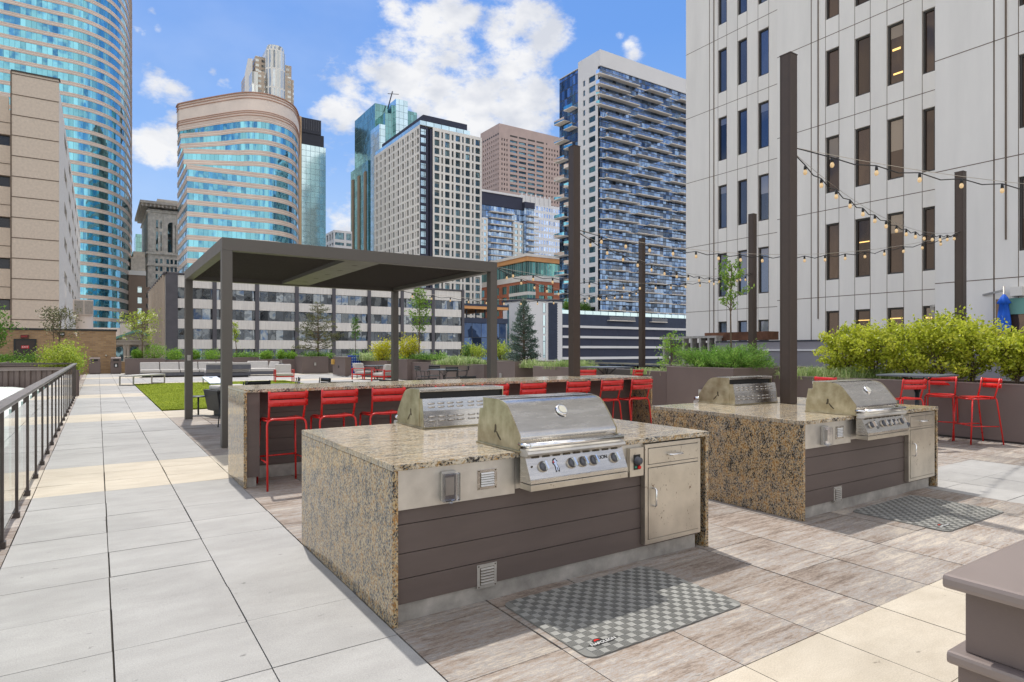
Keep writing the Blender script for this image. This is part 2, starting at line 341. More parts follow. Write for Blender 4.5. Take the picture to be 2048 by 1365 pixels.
def clearmat(name, tint=(.86,.95,.92), refl=1.0, ior=1.5):
    m, t, b = newmat(name); L = t.links.new
    tr = NN(t, 'ShaderNodeBsdfTransparent'); tr.inputs[0].default_value = tuple(tint)+(1,)
    gl = NN(t, 'ShaderNodeBsdfGlossy'); gl.inputs['Roughness'].default_value = .01; gl.inputs[0].default_value = (1,1,1,1)
    fr = NN(t, 'ShaderNodeFresnel'); fr.inputs[0].default_value = ior
    mu = NN(t, 'ShaderNodeMath', operation='MULTIPLY'); mu.inputs[1].default_value = refl; L(fr.outputs[0], mu.inputs[0])
    ms = NN(t, 'ShaderNodeMixShader'); L(mu.outputs[0], ms.inputs[0]); L(tr.outputs[0], ms.inputs[1]); L(gl.outputs[0], ms.inputs[2])
    L(ms.outputs[0], t.nodes['Material Output'].inputs[0]); return m
def emit(name, col, s=1):
    m, t, b = newmat(name); b.inputs['Base Color'].default_value = tuple(col)+(1,); b.inputs['Emission Color'].default_value = tuple(col)+(1,); b.inputs['Emission Strength'].default_value = s; return m
def paver_mat(name, c1, c2, var=.1, wood=False):
    m, t, b = newmat(name); L = t.links.new
    tc = NN(t, 'ShaderNodeTexCoord'); at = NN(t, 'ShaderNodeAttribute', attribute_name='rnd')
    of = NN(t, 'ShaderNodeVectorMath', operation='MULTIPLY_ADD'); L(at.outputs['Vector'], of.inputs[0]); of.inputs[1].default_value = (31, 47, 11); L(tc.outputs['Object'], of.inputs[2])
    mp = NN(t, 'ShaderNodeMapping'); mp.inputs['Scale'].default_value = (1, 9, 1) if wood else (1.2, 2.6, 1); L(of.outputs[0], mp.inputs[0])
    n = NN(t, 'ShaderNodeTexNoise'); n.inputs['Scale'].default_value = 2.6 if wood else 2.2; n.inputs['Detail'].default_value = 8; n.inputs['Roughness'].default_value = .62; L(mp.outputs[0], n.inputs['Vector'])
    if wood:
        nf = NN(t, 'ShaderNodeTexNoise'); nf.inputs['Scale'].default_value = 22; nf.inputs['Detail'].default_value = 8; nf.inputs['Roughness'].default_value = .7
        mpf = NN(t, 'ShaderNodeMapping'); mpf.inputs['Scale'].default_value = (1.0, 4.5, 1); L(of.outputs[0], mpf.inputs[0]); L(mpf.outputs[0], nf.inputs['Vector'])
        nw = NN(t, 'ShaderNodeTexNoise'); nw.inputs['Scale'].default_value = 1.5; nw.inputs['Detail'].default_value = 4; L(of.outputs[0], nw.inputs['Vector'])
        a0 = NN(t, 'ShaderNodeMath', operation='MULTIPLY_ADD'); L(nf.outputs['Fac'], a0.inputs[0]); a0.inputs[1].default_value = 1.0; L(n.outputs['Fac'], a0.inputs[2])
        a1_ = NN(t, 'ShaderNodeMath', operation='MULTIPLY_ADD'); L(nw.outputs['Fac'], a1_.inputs[0]); a1_.inputs[1].default_value = .7; L(a0.outputs[0], a1_.inputs[2])
        rp = ramp(t, [(.0, (.13,.10,.082)), (.25, (.215,.172,.142)), (.42, (.305,.25,.208)), (.55,(.28,.268,.262)), (.68,(.375,.325,.275)), (1., (.47,.42,.36))])
        mr0 = NN(t, 'ShaderNodeMapRange'); L(a1_.outputs[0], mr0.inputs[0]); mr0.inputs[1].default_value = 1.02; mr0.inputs[2].default_value = 1.70; L(mr0.outputs[0], rp.inputs[0])
    else:
        rp = ramp(t, [(.3, c1), (.7, c2)]); L(n.outputs['Fac'], rp.inputs[0])
    n2 = NN(t, 'ShaderNodeTexNoise'); n2.inputs['Scale'].default_value = 150; n2.inputs['Detail'].default_value = 2; L(tc.outputs['Object'], n2.inputs['Vector'])
    r2 = NN(t, 'ShaderNodeMapRange'); L(n2.outputs['Fac'], r2.inputs[0]); r2.inputs[1].default_value = .25; r2.inputs[2].default_value = .75; r2.inputs[3].default_value = .86; r2.inputs[4].default_value = 1.14
    sp = NN(t, 'ShaderNodeSeparateColor'); L(at.outputs['Color'], sp.inputs[0])
    r3 = NN(t, 'ShaderNodeMapRange'); L(sp.outputs[0], r3.inputs[0]); r3.inputs[3].default_value = 1-var; r3.inputs[4].default_value = 1+var
    mu = NN(t, 'ShaderNodeMath', operation='MULTIPLY'); L(r2.outputs[0], mu.inputs[0]); L(r3.outputs[0], mu.inputs[1])
    # sparse dirt spots and stains
    n4 = NN(t, 'ShaderNodeTexNoise'); n4.inputs['Scale'].default_value = 11; n4.inputs['Detail'].default_value = 3; mp4 = NN(t, 'ShaderNodeMapping'); mp4.inputs['Scale'].default_value = (1,1.8,1); L(tc.outputs['Object'], mp4.inputs[0]); L(mp4.outputs[0], n4.inputs['Vector'])
    r4 = NN(t, 'ShaderNodeMapRange'); L(n4.outputs['Fac'], r4.inputs[0]); r4.inputs[1].default_value = .70; r4.inputs[2].default_value = .76; r4.inputs[3].default_value = 1; r4.inputs[4].default_value = .55
    n5 = NN(t, 'ShaderNodeTexNoise'); n5.inputs['Scale'].default_value = .9; n5.inputs['Detail'].default_value = 5; L(tc.outputs['Object'], n5.inputs['Vector'])
    r5 = NN(t, 'ShaderNodeMapRange'); L(n5.outputs['Fac'], r5.inputs[0]); r5.inputs[1].default_value = .3; r5.inputs[2].default_value = .7; r5.inputs[3].default_value = .9; r5.inputs[4].default_value = 1.06
    m3 = NN(t, 'ShaderNodeMath', operation='MULTIPLY'); L(mu.outputs[0], m3.inputs[0]); L(r4.outputs[0], m3.inputs[1])
    m4 = NN(t, 'ShaderNodeMath', operation='MULTIPLY'); L(m3.outputs[0], m4.inputs[0]); L(r5.outputs[0], m4.inputs[1])
    v = NN(t, 'ShaderNodeVectorMath', operation='SCALE'); L(rp.outputs[0], v.inputs[0]); L(m4.outputs[0], v.inputs['Scale']); L(v.outputs[0], b.inputs['Base Color'])
    b.inputs['Roughness'].default_value = .75; b.inputs['Specular IOR Level'].default_value = .3
    bp = NN(t, 'ShaderNodeBump'); bp.inputs['Strength'].default_value = .25; bp.inputs['Distance'].default_value = .003; L(n2.outputs['Fac'], bp.inputs['Height']); L(bp.outputs[0], b.inputs['Normal'])
    return m
M = {}
M['pgrey'] = paver_mat('paver_grey', (.318,.31,.300), (.385,.378,.366), .045)
M['pcream'] = paver_mat('paver_cream', (.45,.395,.315), (.54,.485,.40), .04)
M['pwood'] = paver_mat('paver_wood', None, None, .15, wood=True)
M['bed'] = mat('paver_bed', (.035,.03,.026), .9)
M['gr_top'] = granite('granite_top', base=(.43,.335,.205), pale=(.62,.56,.45), stretch=(.8,3.6,1), sc=1.15, blk=.475, brn=.50, brown=(.38,.235,.09), rough=.13)
M['gr_side'] = granite('granite_side', base=(.455,.32,.155), pale=(.56,.45,.28), stretch=(1.1,1.1,.75), sc=1.55, blk=.458, brn=.47, brown=(.33,.17,.05), rough=.07)
M['board'] = mat('composite_board', (.118,.090,.080), .55, var=.1, scale=3, bump=.15, bscale=220, stretch=(.6,1,3))
M['plinth'] = mat('zinc_plinth', (.42,.40,.37), .5, .4, var=.3, scale=7)
M['steel'] = mat('brushed_steel', (.57,.545,.51), .25, 1, var=.14, scale=5, bump=.008, bscale=90, stretch=(1,1,8))
M['steelp'] = mat('steel_plate', (.63,.60,.55), .42, .85, var=.16, scale=5)
M['steelw'] = mat('warm_steel', (.59,.545,.47), .36, .9, var=.16, scale=4)
def speckle(m, col=(.13,.07,.035)):
    t = m.node_tree; L = t.links.new; b = t.nodes['Principled BSDF']; src = b.inputs['Base Color'].links[0].from_socket
    tc = NN(t,'ShaderNodeTexCoord'); mp = NN(t,'ShaderNodeMapping'); mp.inputs['Scale'].default_value = (1,1,.45); L(tc.outputs['Object'], mp.inputs[0])
    n = NN(t,'ShaderNodeTexNoise'); n.inputs['Scale'].default_value = 85; n.inputs['Detail'].default_value = 2; L(mp.outputs[0], n.inputs['Vector'])
    n2 = NN(t,'ShaderNodeTexNoise'); n2.inputs['Scale'].default_value = 7; L(tc.outputs['Object'], n2.inputs['Vector'])
    ad = NN(t,'ShaderNodeMath', operation='MULTIPLY_ADD'); L(n2.outputs['Fac'], ad.inputs[0]); ad.inputs[1].default_value = .45; L(n.outputs['Fac'], ad.inputs[2])
    r = NN(t,'ShaderNodeMapRange'); L(ad.outputs[0], r.inputs[0]); r.inputs[1].default_value = .925; r.inputs[2].default_value = .98; r.inputs[4].default_value = .75
    x = NN(t,'ShaderNodeMix', data_type='RGBA'); L(r.outputs[0], x.inputs[0]); L(src, x.inputs[6]); x.inputs[7].default_value = col+(1,); L(x.outputs[2], b.inputs['Base Color'])
speckle(M['steelw'])
M['steelg'] = mat('heat_stained_steel', (.30,.245,.14), .34, .9, var=.45, scale=9, col2=(.56,.50,.34), detail=9)
M['chrome'] = mat('chrome', (.8,.8,.8), .08, 1, var=.03)
M['black'] = mat('black_rubber', (.012,.012,.012), .5)
M['soot'] = mat('soot', (.07,.052,.026), .6, var=.5, scale=40)
M['redpaint'] = mat('red_powder_coat', (.62,.012,.010), .28, 0, var=.06, scale=12, coat=.3)
M['bronze'] = mat('bronze_metal', (.068,.048,.037), .42, .3, var=.08, scale=10)
M['pergola'] = mat('taupe_metal', (.105,.095,.084), .45, .15, var=.05, scale=4)
M['louvre'] = mat('dark_louvre', (.075,.065,.058), .5, .1)
M['planter'] = mat('taupe_planter', (.165,.125,.112), .6, .05, var=.07, scale=1.6, bump=.1, bscale=200)
M['plantcap'] = mat('taupe_cap', (.25,.205,.19), .38, .2, var=.06, scale=3)
M['railm'] = mat('rail_metal', (.075,.062,.056), .33, .3, var=.1)
M['tabletop'] = mat('slate_tabletop', (.12,.145,.175), .38, .2)
M['handrail'] = mat('sunlit_handrail_metal', (.19,.18,.18), .32, .3, var=.12)  # lighter than the posts: sunlight on the top is put into the colour
M['white'] = mat('white_paint', (.75,.75,.74), .5, var=.04)
M['glassr'] = clearmat('railing_glass', (.80,.92,.87), 1.3)
M['clip'] = mat('clip_steel', (.62,.57,.48), .3, 1)
M['blackm'] = mat('black_metal', (.02,.022,.024), .4, .2, var=.15)
M['bark'] = mat('bark', (.13,.09,.06), .85, var=.35, scale=20, bump=.4, bscale=50)
M['soil'] = mat('soil', (.06,.042,.03), .95, var=.4, scale=30)
M['cush'] = mat('grey_cushion', (.50,.48,.455), .85, var=.06, scale=10, bump=.2, bscale=260)
M['graymetal'] = mat('graphite_metal', (.10,.105,.125), .45, .2)
# ================================================================== GROUND AND DECK
def ground():
    b = MB(); b.box(-3500,-3500,-23,3500,3500,-22.5); struct(b.build('ground', mat('city_ground', (.16,.155,.15), .9, var=.3, scale=.02)))
    b = MB(); b.box(-.74,-4,-.6,13.6,49.0,-.032); struct(b.build('deck_bed', M['bed']))
    YS = 3.70; bh = .6089
    mbs = {'pgrey':MB(),'pcream':MB(),'pwood':MB()}
    xl = [-.74,-.561,.063,.687,1.322]+[1.322+.6222*k for k in range(1,20)]
    for j in range(-12, 75):
        y0 = YS+j*bh; y1 = y0+bh
        if y1 > 48.95: break
        for i in range(len(xl)-1):
            x0, x1 = xl[i], xl[i+1]; x = (x0+x1)/2; y = (y0+y1)/2
            jm = (j+6) % 13
            if jm < 3 : k = 'pcream'
            elif x < 1.33: k = 'pgrey'
            elif y > 15.9: k = 'pgrey'
            elif 7.8 < x < 9.9 and y < 3.7: k = 'pgrey'
            else: k = 'pwood'
            if i == 0: k = 'pwood' if jm >= 3 else 'pcream'
            if 1.33 < x < 7.85 and 17.9 < y < 32.3 : continue
            g = .0035 + (.002 if random.random() < .25 else 0); z = random.uniform(-.0015,.0012); tx = random.uniform(-.0012,.0012); ty = random.uniform(-.0012,.0012)
            dx = random.uniform(-.0015,.0015)
            X0, X1, Y0, Y1 = x0+g+dx, x1-g+dx, y0+g*.6, y1-g*.6
            P = [(X0,Y0,z-tx-ty),(X1,Y0,z+tx-ty),(X1,Y1,z+tx+ty),(X0,Y1,z-tx+ty),(X0,Y0,-.034),(X1,Y0,-.034),(X1,Y1,-.034),(X0,Y1,-.034)]
            mbs[k].mesh(P, [(0,1,2,3),(4,5,1,0),(5,6,2,1),(6,7,3,2),(7,4,0,3)], 0, (random.random(),random.random(),random.random(),1))
    for k, n in (('pgrey','grey_pavers'),('pcream','cream_pavers'),('pwood','wood_look_pavers')): struct(mbs[k].build(n, M[k], fix=False))
    # debris scraps and stains are in the paver material; lawn slab
    m, t, b = newmat('turf'); L = t.links.new
    tc = NN(t,'ShaderNodeTexCoord'); n = NN(t,'ShaderNodeTexNoise'); n.inputs['Scale'].default_value = 90; n.inputs['Detail'].default_value = 4; L(tc.outputs['Object'], n.inputs['Vector'])
    n2 = NN(t,'ShaderNodeTexNoise'); n2.inputs['Scale'].default_value = 1.3; n2.inputs['Detail'].default_value = 4; L(tc.outputs['Object'], n2.inputs['Vector'])
    ad = NN(t,'ShaderNodeMath', operation='MULTIPLY_ADD'); L(n2.outputs['Fac'], ad.inputs[0]); ad.inputs[1].default_value=.5; L(n.outputs['Fac'], ad.inputs[2])
    rp = ramp(t, [(.5,(.09,.125,.006)),(.72,(.17,.22,.012)),(.95,(.27,.31,.03))]); L(ad.outputs[0], rp.inputs[0]); L(rp.outputs[0], b.inputs['Base Color']); b.inputs['Roughness'].default_value=.9; b.inputs['Specular IOR Level'].default_value=.1
    bp = NN(t,'ShaderNodeBump'); bp.inputs['Distance'].default_value=.02; L(n.outputs['Fac'], bp.inputs['Height']); L(bp.outputs[0], b.inputs['Normal'])
    q = MB(); q.box(1.345,17.98,-.03,7.82,32.55,.012); o = q.build('lawn', m); struct(o)
    # turf blades
    n = 26000; x = RNG.uniform(1.36,7.8,n); y = 18+ (RNG.random(n)**1.6)*14.5
    h = RNG.uniform(.012,.03,n); a = RNG.uniform(0,6.28,n); w = .006+ .0006*(y-18)
    V = np.zeros((n,3,3)); V[:,0,0]=x-np.cos(a)*w; V[:,0,1]=y-np.sin(a)*w; V[:,1,0]=x+np.cos(a)*w; V[:,1,1]=y+np.sin(a)*w; V[:,0,2]=V[:,1,2]=.01
    V[:,2,0]=x+RNG.normal(0,.012,n); V[:,2,1]=y+RNG.normal(0,.012,n); V[:,2,2]=.012+h
    o = raw_mesh('turf_blades', V.reshape(-1,3), 3, leafmat('turf_blade', (.10,.14,.008),(.19,.24,.015),(.30,.34,.04), .3), RNG.random(n)); o['kind']='stuff'
    tag(o, 'short olive green artificial turf blades on the lounge lawn', 'turf')
    # lower white roof left of the railing, with seams
    b = MB(); b.prism([(-30,-1.0),(-1.05,-1.0),(-1.05,.18),(-2.2,.36),(-5,.47),(-30,.50)], -6, 24.9, 'y')
    for k in range(8): b.prism([(-30,.49),(-5,.46),(-2.2,.35),(-1.045,.17),(-1.045,.182),(-2.2,.366),(-5,.478),(-30,.512)], -5+k*4, -4.94+k*4, 'y')
    struct(b.build('lower_roof', mat('pale_roof_membrane', (.60,.64,.60), .55, var=.12, scale=.5)))
    b = MB(); b.box(-.9,-4,-8,-.74,49,-.02); b.box(-.9,48.98,-8,30,49.4,-.02); b.box(13.6,-4,-8,13.8,49,-.02); struct(b.build('deck_edge', M['planter']))
def raw_mesh(name, V, k, m, rnd, parent=None, idx=None):
    """fast mesh: V (n*k,3) vertices, polygons of k vertices, rnd one value per polygon"""
    me = bpy.data.meshes.new(name); nv = len(V); nf = nv//k
    me.vertices.add(nv); me.vertices.foreach_set('co', V.astype(np.float32).ravel())
    me.loops.add(nv); me.loops.foreach_set('vertex_index', np.arange(nv, dtype=np.int32))
    me.polygons.add(nf); me.polygons.foreach_set('loop_start', np.arange(0, nv, k, dtype=np.int32)); me.polygons.foreach_set('loop_total', np.full(nf, k, dtype=np.int32))
    me.update(calc_edges=True); me.materials.append(m)
    col = me.color_attributes.new('rnd', 'FLOAT_COLOR', 'CORNER'); cc = np.ones((nf,k,4), dtype=np.float32); cc[:,:,0] = rnd[:,None]; cc[:,:,1] = ((rnd*7.13)%1)[:,None]; col.data.foreach_set('color', cc.ravel())
    o = bpy.data.objects.new(name, me); C.objects.link(o)
    if parent is not None: o.parent = parent
    return o
ground()
# ================================================================== KITCHEN ISLANDS
def text_mesh(s, size, name, m, parent, loc, rot, ext=.002, font=None):
    cu = bpy.data.curves.new(name, 'FONT'); cu.body = s; cu.size = size; cu.extrude = ext; cu.align_x = 'CENTER'; cu.align_y = 'CENTER'
    tmp = bpy.data.objects.new(name+'_c', cu); C.objects.link(tmp)
    bpy.context.view_layer.update()
    me = bpy.data.meshes.new_from_object(tmp.evaluated_get(bpy.context.evaluated_depsgraph_get())); me.name = name
    bpy.data.objects.remove(tmp); bpy.data.curves.remove(cu)
    me.materials.clear(); me.materials.append(m)
    o = bpy.data.objects.new(name, me); C.objects.link(o); o.location = loc; o.rotation_euler = rot; o.parent = parent
    return o
ZT = .883
def island(x0=1.322, y0=3.165):
    W, D = 2.575, 1.80
    r = thing('grill_island', 'granite topped grill island nearest the camera, with the large diamond-pattern mat before it', 'kitchen island', (x0,y0,0))
    kw = dict(world=False)
    b = MB(); b.box(0,-.005,ZT-.036,W,D,ZT); ct = b.build('countertop', M['gr_top'], r, bevel=.004, **kw)
    # granite strips glued under the front edge, and the two waterfall sides
    b = MB(); b.box(0,0,0,.034,D,ZT-.037); b.build('side_panel', M['gr_side'], r, bevel=.003, **kw)
    b = MB(); b.box(W-.034,0,0,W,D,ZT-.037); b.build('side_panel', M['gr_side'], r, bevel=.003, **kw)
    # siding boards front (gap lines real)
    for yy, sgn in ((.035,1),(D-.035,-1)):
        b = MB(); zs = [.104,.243,.383,.543,.70]; 
        b.box(.036,yy+.012*sgn,.1,W-.075,yy+.03*sgn,.80)
        for a, c in zip(zs[:-1], zs[1:]): b.box(.036,yy,a+.0025,W-.075,yy+.0115*sgn,c-.0025)
        b.build('siding', M['board'], r, **kw)
        b = MB(); b.box(.036,yy+.02*sgn,.0,W-.09,yy+.04*sgn,.1035); b.build('plinth', M['plinth'], r, **kw)
    b = MB(); b.box(W-.0745,.10,.0,W-.0350,.14,ZT-.038); b.build('end_post', M['louvre'], r, **kw)
    # steel fascia
    b = MB(); b.box(.035,.012,.628,.800,.022,ZT-.038); b.box(.806,.014,.655,1.885,.024,ZT-.038); b.build('steel_fascia', M['steelp'], r, bevel=.001, **kw)
    # weatherproof outlet
    ox, oz = .337, .732
    b = MB(); b.box(ox-.045,-.012,oz-.085,ox+.045,.012,oz+.085); o = b.build('outlet_box', M['plinth'], r, bevel=.006, **kw)
    b = MB(); b.box(ox-.052,-.050,oz-.082,ox+.055,-.013,oz+.078); b.box(ox-.012,-.04,oz-.098,ox+.012,-.02,oz-.083)
    b.build('outlet_cover', clearmat('smoked_polycarbonate', (.80,.80,.82), 2.5), o, bevel=.014, **kw)
    b = MB(); b.box(ox-.026,-.020,oz-.05,ox+.028,-.0125,oz+.05); b.build('receptacle', M['steelp'], o, **kw)
    # louvred vents
    def vent(cx, cz, w, h, m, yy):
        b = MB(); b.box(cx-w/2,yy-.004,cz-h/2,cx+w/2,yy,cz+h/2)
        o = b.build('vent_plate', m, r, bevel=.001, **kw)
        b = MB(); b.box(cx-w*.36,yy-.0048,cz-h*.36,cx+w*.36,yy-.0041,cz+h*.36); b.build('vent_opening', M['soot'], o, **kw)
        b = MB(); n = 6
        for k in range(n):
            z = cz-h*.30+k*h*.6/(n-1)
            b.prism([(yy-.005,z+.006),(yy-.015,z-.003),(yy-.005,z-.004)], cx-w*.33, cx+w*.33)
        b.build('vent_louvres', M['white'] if m is M['steel'] else M['plinth'], o, **kw)
        b = MB()
        for sx in (-1,1):
            for sz in (-1,1): b.lathe([(.0001,.0065),(.004,.006),(.005,.004)], (cx+sx*w*.42,yy,cz+sz*h*.43), 8, axis='y')
        b.build('screws', M['soot'], o, **kw)
    vent(.602, .738, .135, .118, M['steel'], .0115); vent(.614, .158, .136, .142, M['plinth'], .0345)
    # gas timer box
    tx, tz = 1.80, .725
    b = MB(); b.box(tx-.066,-.018,tz-.099,tx+.066,.0135,tz+.099); o = b.build('timer_box', M['steelw'], r, bevel=.002, **kw)
    b = MB(); b.box(tx-.030,-.022,tz-.052,tx+.030,-.0185,tz+.052); b.build('timer_face', M['black'], o, **kw)
    b = MB(); b.lathe([(.0001,.03),(.024,.03),(.026,.002),(.028,0)], (tx,-.0225,tz+.012), 20, axis='y'); b.build('timer_dial', M['graymetal'], o, **kw)
    b = MB(); b.lathe([(.0001,.012),(.011,.012),(.012,0)], (tx+.016,-.0225,tz-.036), 14, axis='y'); b.build('stop_button', emit('red_button', (.8,.01,.01), 0), o, **kw)
    b = MB(); b.box(tx-.024,-.0235,tz-.040,tx-.004,-.0225,tz-.028); b.build('start_button', emit('green_button', (.03,.30,.18), 0), o, **kw)
    # steel cabinet with drawer and door
    cx0, cx1, cz0, cz1 = 1.885, 2.468, .132, .838
    b = MB(); b.box(cx0,-.012,cz0,cx0+.028,.03,cz1); b.box(cx1-.028,-.012,cz0,cx1,.03,cz1); b.box(cx0+.028,-.012,cz1-.028,cx1-.028,.03,cz1); b.box(cx0+.028,-.012,cz0,cx1-.028,.03,cz0+.03); b.box(cx0+.028,-.012,.672,cx1-.028,.03,.692)
    b.box(cx0+.002,.02,cz0+.002,cx1-.002,.034,cz1-.002)
    b.build('cabinet_frame', M['steelw'], r, bevel=.0015, **kw)
    b = MB(); b.box(cx0+.032,-.016,.696,cx1-.032,.015,cz1-.032); dr = b.build('drawer', M['steelw'], r, bevel=.002, **kw)
    b = MB(); b.box(cx0+.032,-.016,cz0+.034,cx1-.032,.015,.668); do = b.build('cabinet_door', M['steelw'], r, bevel=.002, **kw)
    def hnd(p, q, par):
        p = Vector(p); q = Vector(q); o_ = Vector((0,-.034,0)); b = MB(); t_ = (q-p).normalized()*.012
        b.tube([p, p+o_*.7, p+o_+t_, q+o_-t_, q+o_*.7, q], .0075, 8); b.build('handle', M['chrome'], par, **kw)
    cxm = (cx0+cx1)/2
    hnd((cxm-.065,-.016,.752),(cxm+.065,-.016,.752), dr); hnd((cx0+.075,-.016,.40),(cx0+.075,-.016,.525), do)
    return r
isl = island()
isl2 = dup(isl, (1.322+3.83,3.165,0), label='granite topped grill island farther right, with the brown light pole rising from its counter', group='granite grill islands')
isl['group'] = 'granite grill islands'
# ================================================================== GRILLS
def lion_emblem(par, loc, rot):
    # small rearing-lion badge: black outline shape with silver inlay and a red corner
    pts = [(-.3,.95),(.05,1),(.3,.85),(.25,.6),(.45,.7),(.6,.5),(.35,.4),(.3,.1),(.5,-.1),(.65,-.55),(.6,-.95),(.35,-.95),(.4,-.6),(.15,-.3),(0,-.45),(-.05,-.95),(-.3,-.95),(-.25,-.45),(-.3,0),(-.55,.15),(-.7,.4),(-.45,.35),(-.2,.45),(-.45,.65),(-.6,.6)]
    s = .044
    b = MB(); b.prism([(x*s*.7,z*s) for x,z in pts], -.002, 0, 'y'); e = b.build('emblem', M['black'], par, world=False); e.location = loc; e.rotation_euler = rot
    b = MB(); b.prism([(x*s*.48,z*s*.8) for x,z in pts], -.0032, -.0021, 'y'); b.build('emblem_inlay', M['chrome'], e, world=False)
    b = MB(); b.prism([(-.021,.018),(-.012,.03),(-.010,.014)], -.0034, -.0021, 'y'); b.build('emblem_flame', M['redpaint'], e, world=False)
def grill(loc, rz, label, first=None):
    """built-in gas grill; local x 0..W, front at y=0, z=0 on the counter"""
    r = thing('barbecue_grill', label, 'grill', loc, rz, 'stainless built-in grills'); kw = dict(world=False); W = .79
    prof = [(0,.03),(0,.10),(.02,.126),(.05,.165),(.085,.209),(.115,.245),(.138,.268),(.165,.286),(.20,.298),(.245,.304),(.32,.306),(.425,.306)]
    b = MB(); b.box(-.012,-.012,.001,W+.012,.505,.012); b.build('flange', M['steelg'], r, bevel=.002, **kw)
    # lid shell
    b = MB(); th = .008
    for i in range(len(prof)-1):
        (y0,z0),(y1,z1) = prof[i], prof[i+1]
        b.face([(.006,y0,z0),(W-.006,y0,z0),(W-.006,y1,z1),(.006,y1,z1)], 0, smooth=True)
    b.face([(.006,0,.03),(W-.006,0,.03),(W-.006,.02,.03),(.006,.02,.03)])
    lid = b.build('lid', M['steel'], r, **kw)
    for x0, x1 in ((-.002,.006),(W-.006,W+.002)):
        # side plate: full cheek, darker slot
        b = MB(); b.prism([(0,.012)]+[(y+(-.002 if y==0 else 0),z+.003) for y,z in prof]+[(.43,.06),(.43,.012)], x0, x1); b.build('side_plate', M['steelg'], r, **kw)
        b = MB(); b.prism([(.40,.012),(.38,.10),(.40,.19),(.43,.235),(.475,.235),(.50,.10),(.505,.012)], x0+.003, x1-.003); b.build('side_plate', M['steelg'], r, label=None, **kw) if False else b.build('rear_side_plate', M['steelg'], r, **kw)
        # hinge slot and soot streak
        xs = x0-.001 if x0 < 0 else x1+.001
        b = MB(); b.prism([(.262,.140),(.27,.147),(.280,.142),(.281,.112),(.290,.098),(.283,.09),(.268,.095),(.262,.115)], xs-.0008, xs+.0008)
        b.prism([(.205,.052),(.215,.048),(.245,.072),(.264,.10),(.255,.102),(.235,.082)], xs-.0006, xs+.0006)
        b.build('hinge_slot', M['soot'], r, **kw)
    # rear: open gap under the lid's top lip, louvred box below
    b = MB(); b.box(.008,.34,.02,W-.008,.405,.285); b.build('firebox', M['black'], r, **kw)
    b = MB(); b.box(.0,.424,.285,W,.434,.309); b.box(-.002,.25,.3075,W+.002,.434,.3115); b.build('lid_lip', M['steel'], r, bevel=.002, **kw)
    b = MB(); b.mesh([(.004,.43,.235),(W-.004,.43,.235),(W-.004,.475,.235),(.004,.475,.235),(W-.004,.505,.012),(.004,.505,.012),(W-.004,.492,.14),(.004,.492,.14)],
                     [(0,1,2,3),(3,2,6,7),(7,6,4,5)]); b.box(.004,.41,.015,W-.004,.429,.232)
    bp = b.build('back_panel', M['steel'], r, **kw)
    b = MB()
    for row, (z, sg) in enumerate(((.196,1),(.168,1),(.095,-1),(.062,-1))):
        y = .4835-(z-.14)*.16 if z > .14 else .492+(.14-z)*.102
        for grp in range(2):
            for k in range(4):
                cx = .07+grp*.36+k*.085
                b.tube([(cx,y+.003,z),(cx+.008,y+.009,z),(cx+.046,y+.009,z),(cx+.054,y+.003,z)], .0075, 6, smooth=True)
    b.build('vent_slots', M['steel'], bp, **kw)
    # handle
    b = MB(); b.tube([(.0,.004,.05),(.004,-.05,.048),(.03,-.078,.046),(W-.03,-.078,.046),(W-.004,-.05,.048),(W,.004,.05)], .0125, 10)
    b.tube([(.02,-.078,.046),(W-.02,-.078,.046)], .017, 12); b.build('handle', M['chrome'], lid, **kw)
    # thermometer on the sloping front
    tm = bpy.data.objects.new('thermometer', None); tm.empty_display_size=.05
    b = MB(); b.lathe([(.0001,.012),(.030,.012),(.034,.014),(.040,.012),(.042,.004),(.044,0)], (0,0,0), 28, 'y' and 0, 'z')
    th_ = b.build('thermometer', M['chrome'], lid, **kw)
    nrm = Vector((0,-.75,.66)).normalized(); th_.location = (W*.50,.093,.228); th_.rotation_euler = nrm.to_track_quat('Z','Y').to_euler()
    b = MB(); b.lathe([(.0001,.0145),(.029,.0135)], (0,0,0), 24, 0, 'z'); f = b.build('dial_face', mat('dial_ivory',(.62,.60,.50),.25,var=.05), lid, **kw); f.location = th_.location; f.rotation_euler = th_.rotation_euler
    # bull-nose ledge + control panel
    b = MB(); b.prism([(-.005,.024),(-.065,.020),(-.083,.012),(-.088,-.002),(-.080,-.014),(-.060,-.020),(-.005,-.020)], -.0, W); b.build('front_ledge', M['steelp'], r, bevel=0, **kw)
    b = MB(); b.prism([(.0,-.022),(-.052,-.022),(-.108,-.148),(-.112,-.152),(-.112,-.176),(.0,-.176)], .004, W-.004); cp = b.build('control_panel', M['steel'], r, bevel=.001, **kw)
    b = MB(); b.prism([(.0,-.181),(-.112,-.181),(-.112,-.218),(.0,-.218)], .004, W-.004); b.build('drip_tray', M['steelw'], r, bevel=.002, **kw)
    b = MB()
    for k in range(9): b.prism([(-.0545,-.0235),(-.0575,-.0255),(-.0605,-.0315),(-.0575,-.0315)], .05+k*.08, .105+k*.08)
    b.build('vent_slots', M['soot'], cp, **kw)
    nv = Vector((0,-.914,.406)).normalized()   # panel normal
    tilt = math.atan2(.406,.914)
    def on(x, t, off=0):  # t 0..1 down the slope
        return Vector((x,-.052-.056*t,-.022-.126*t))+nv*off
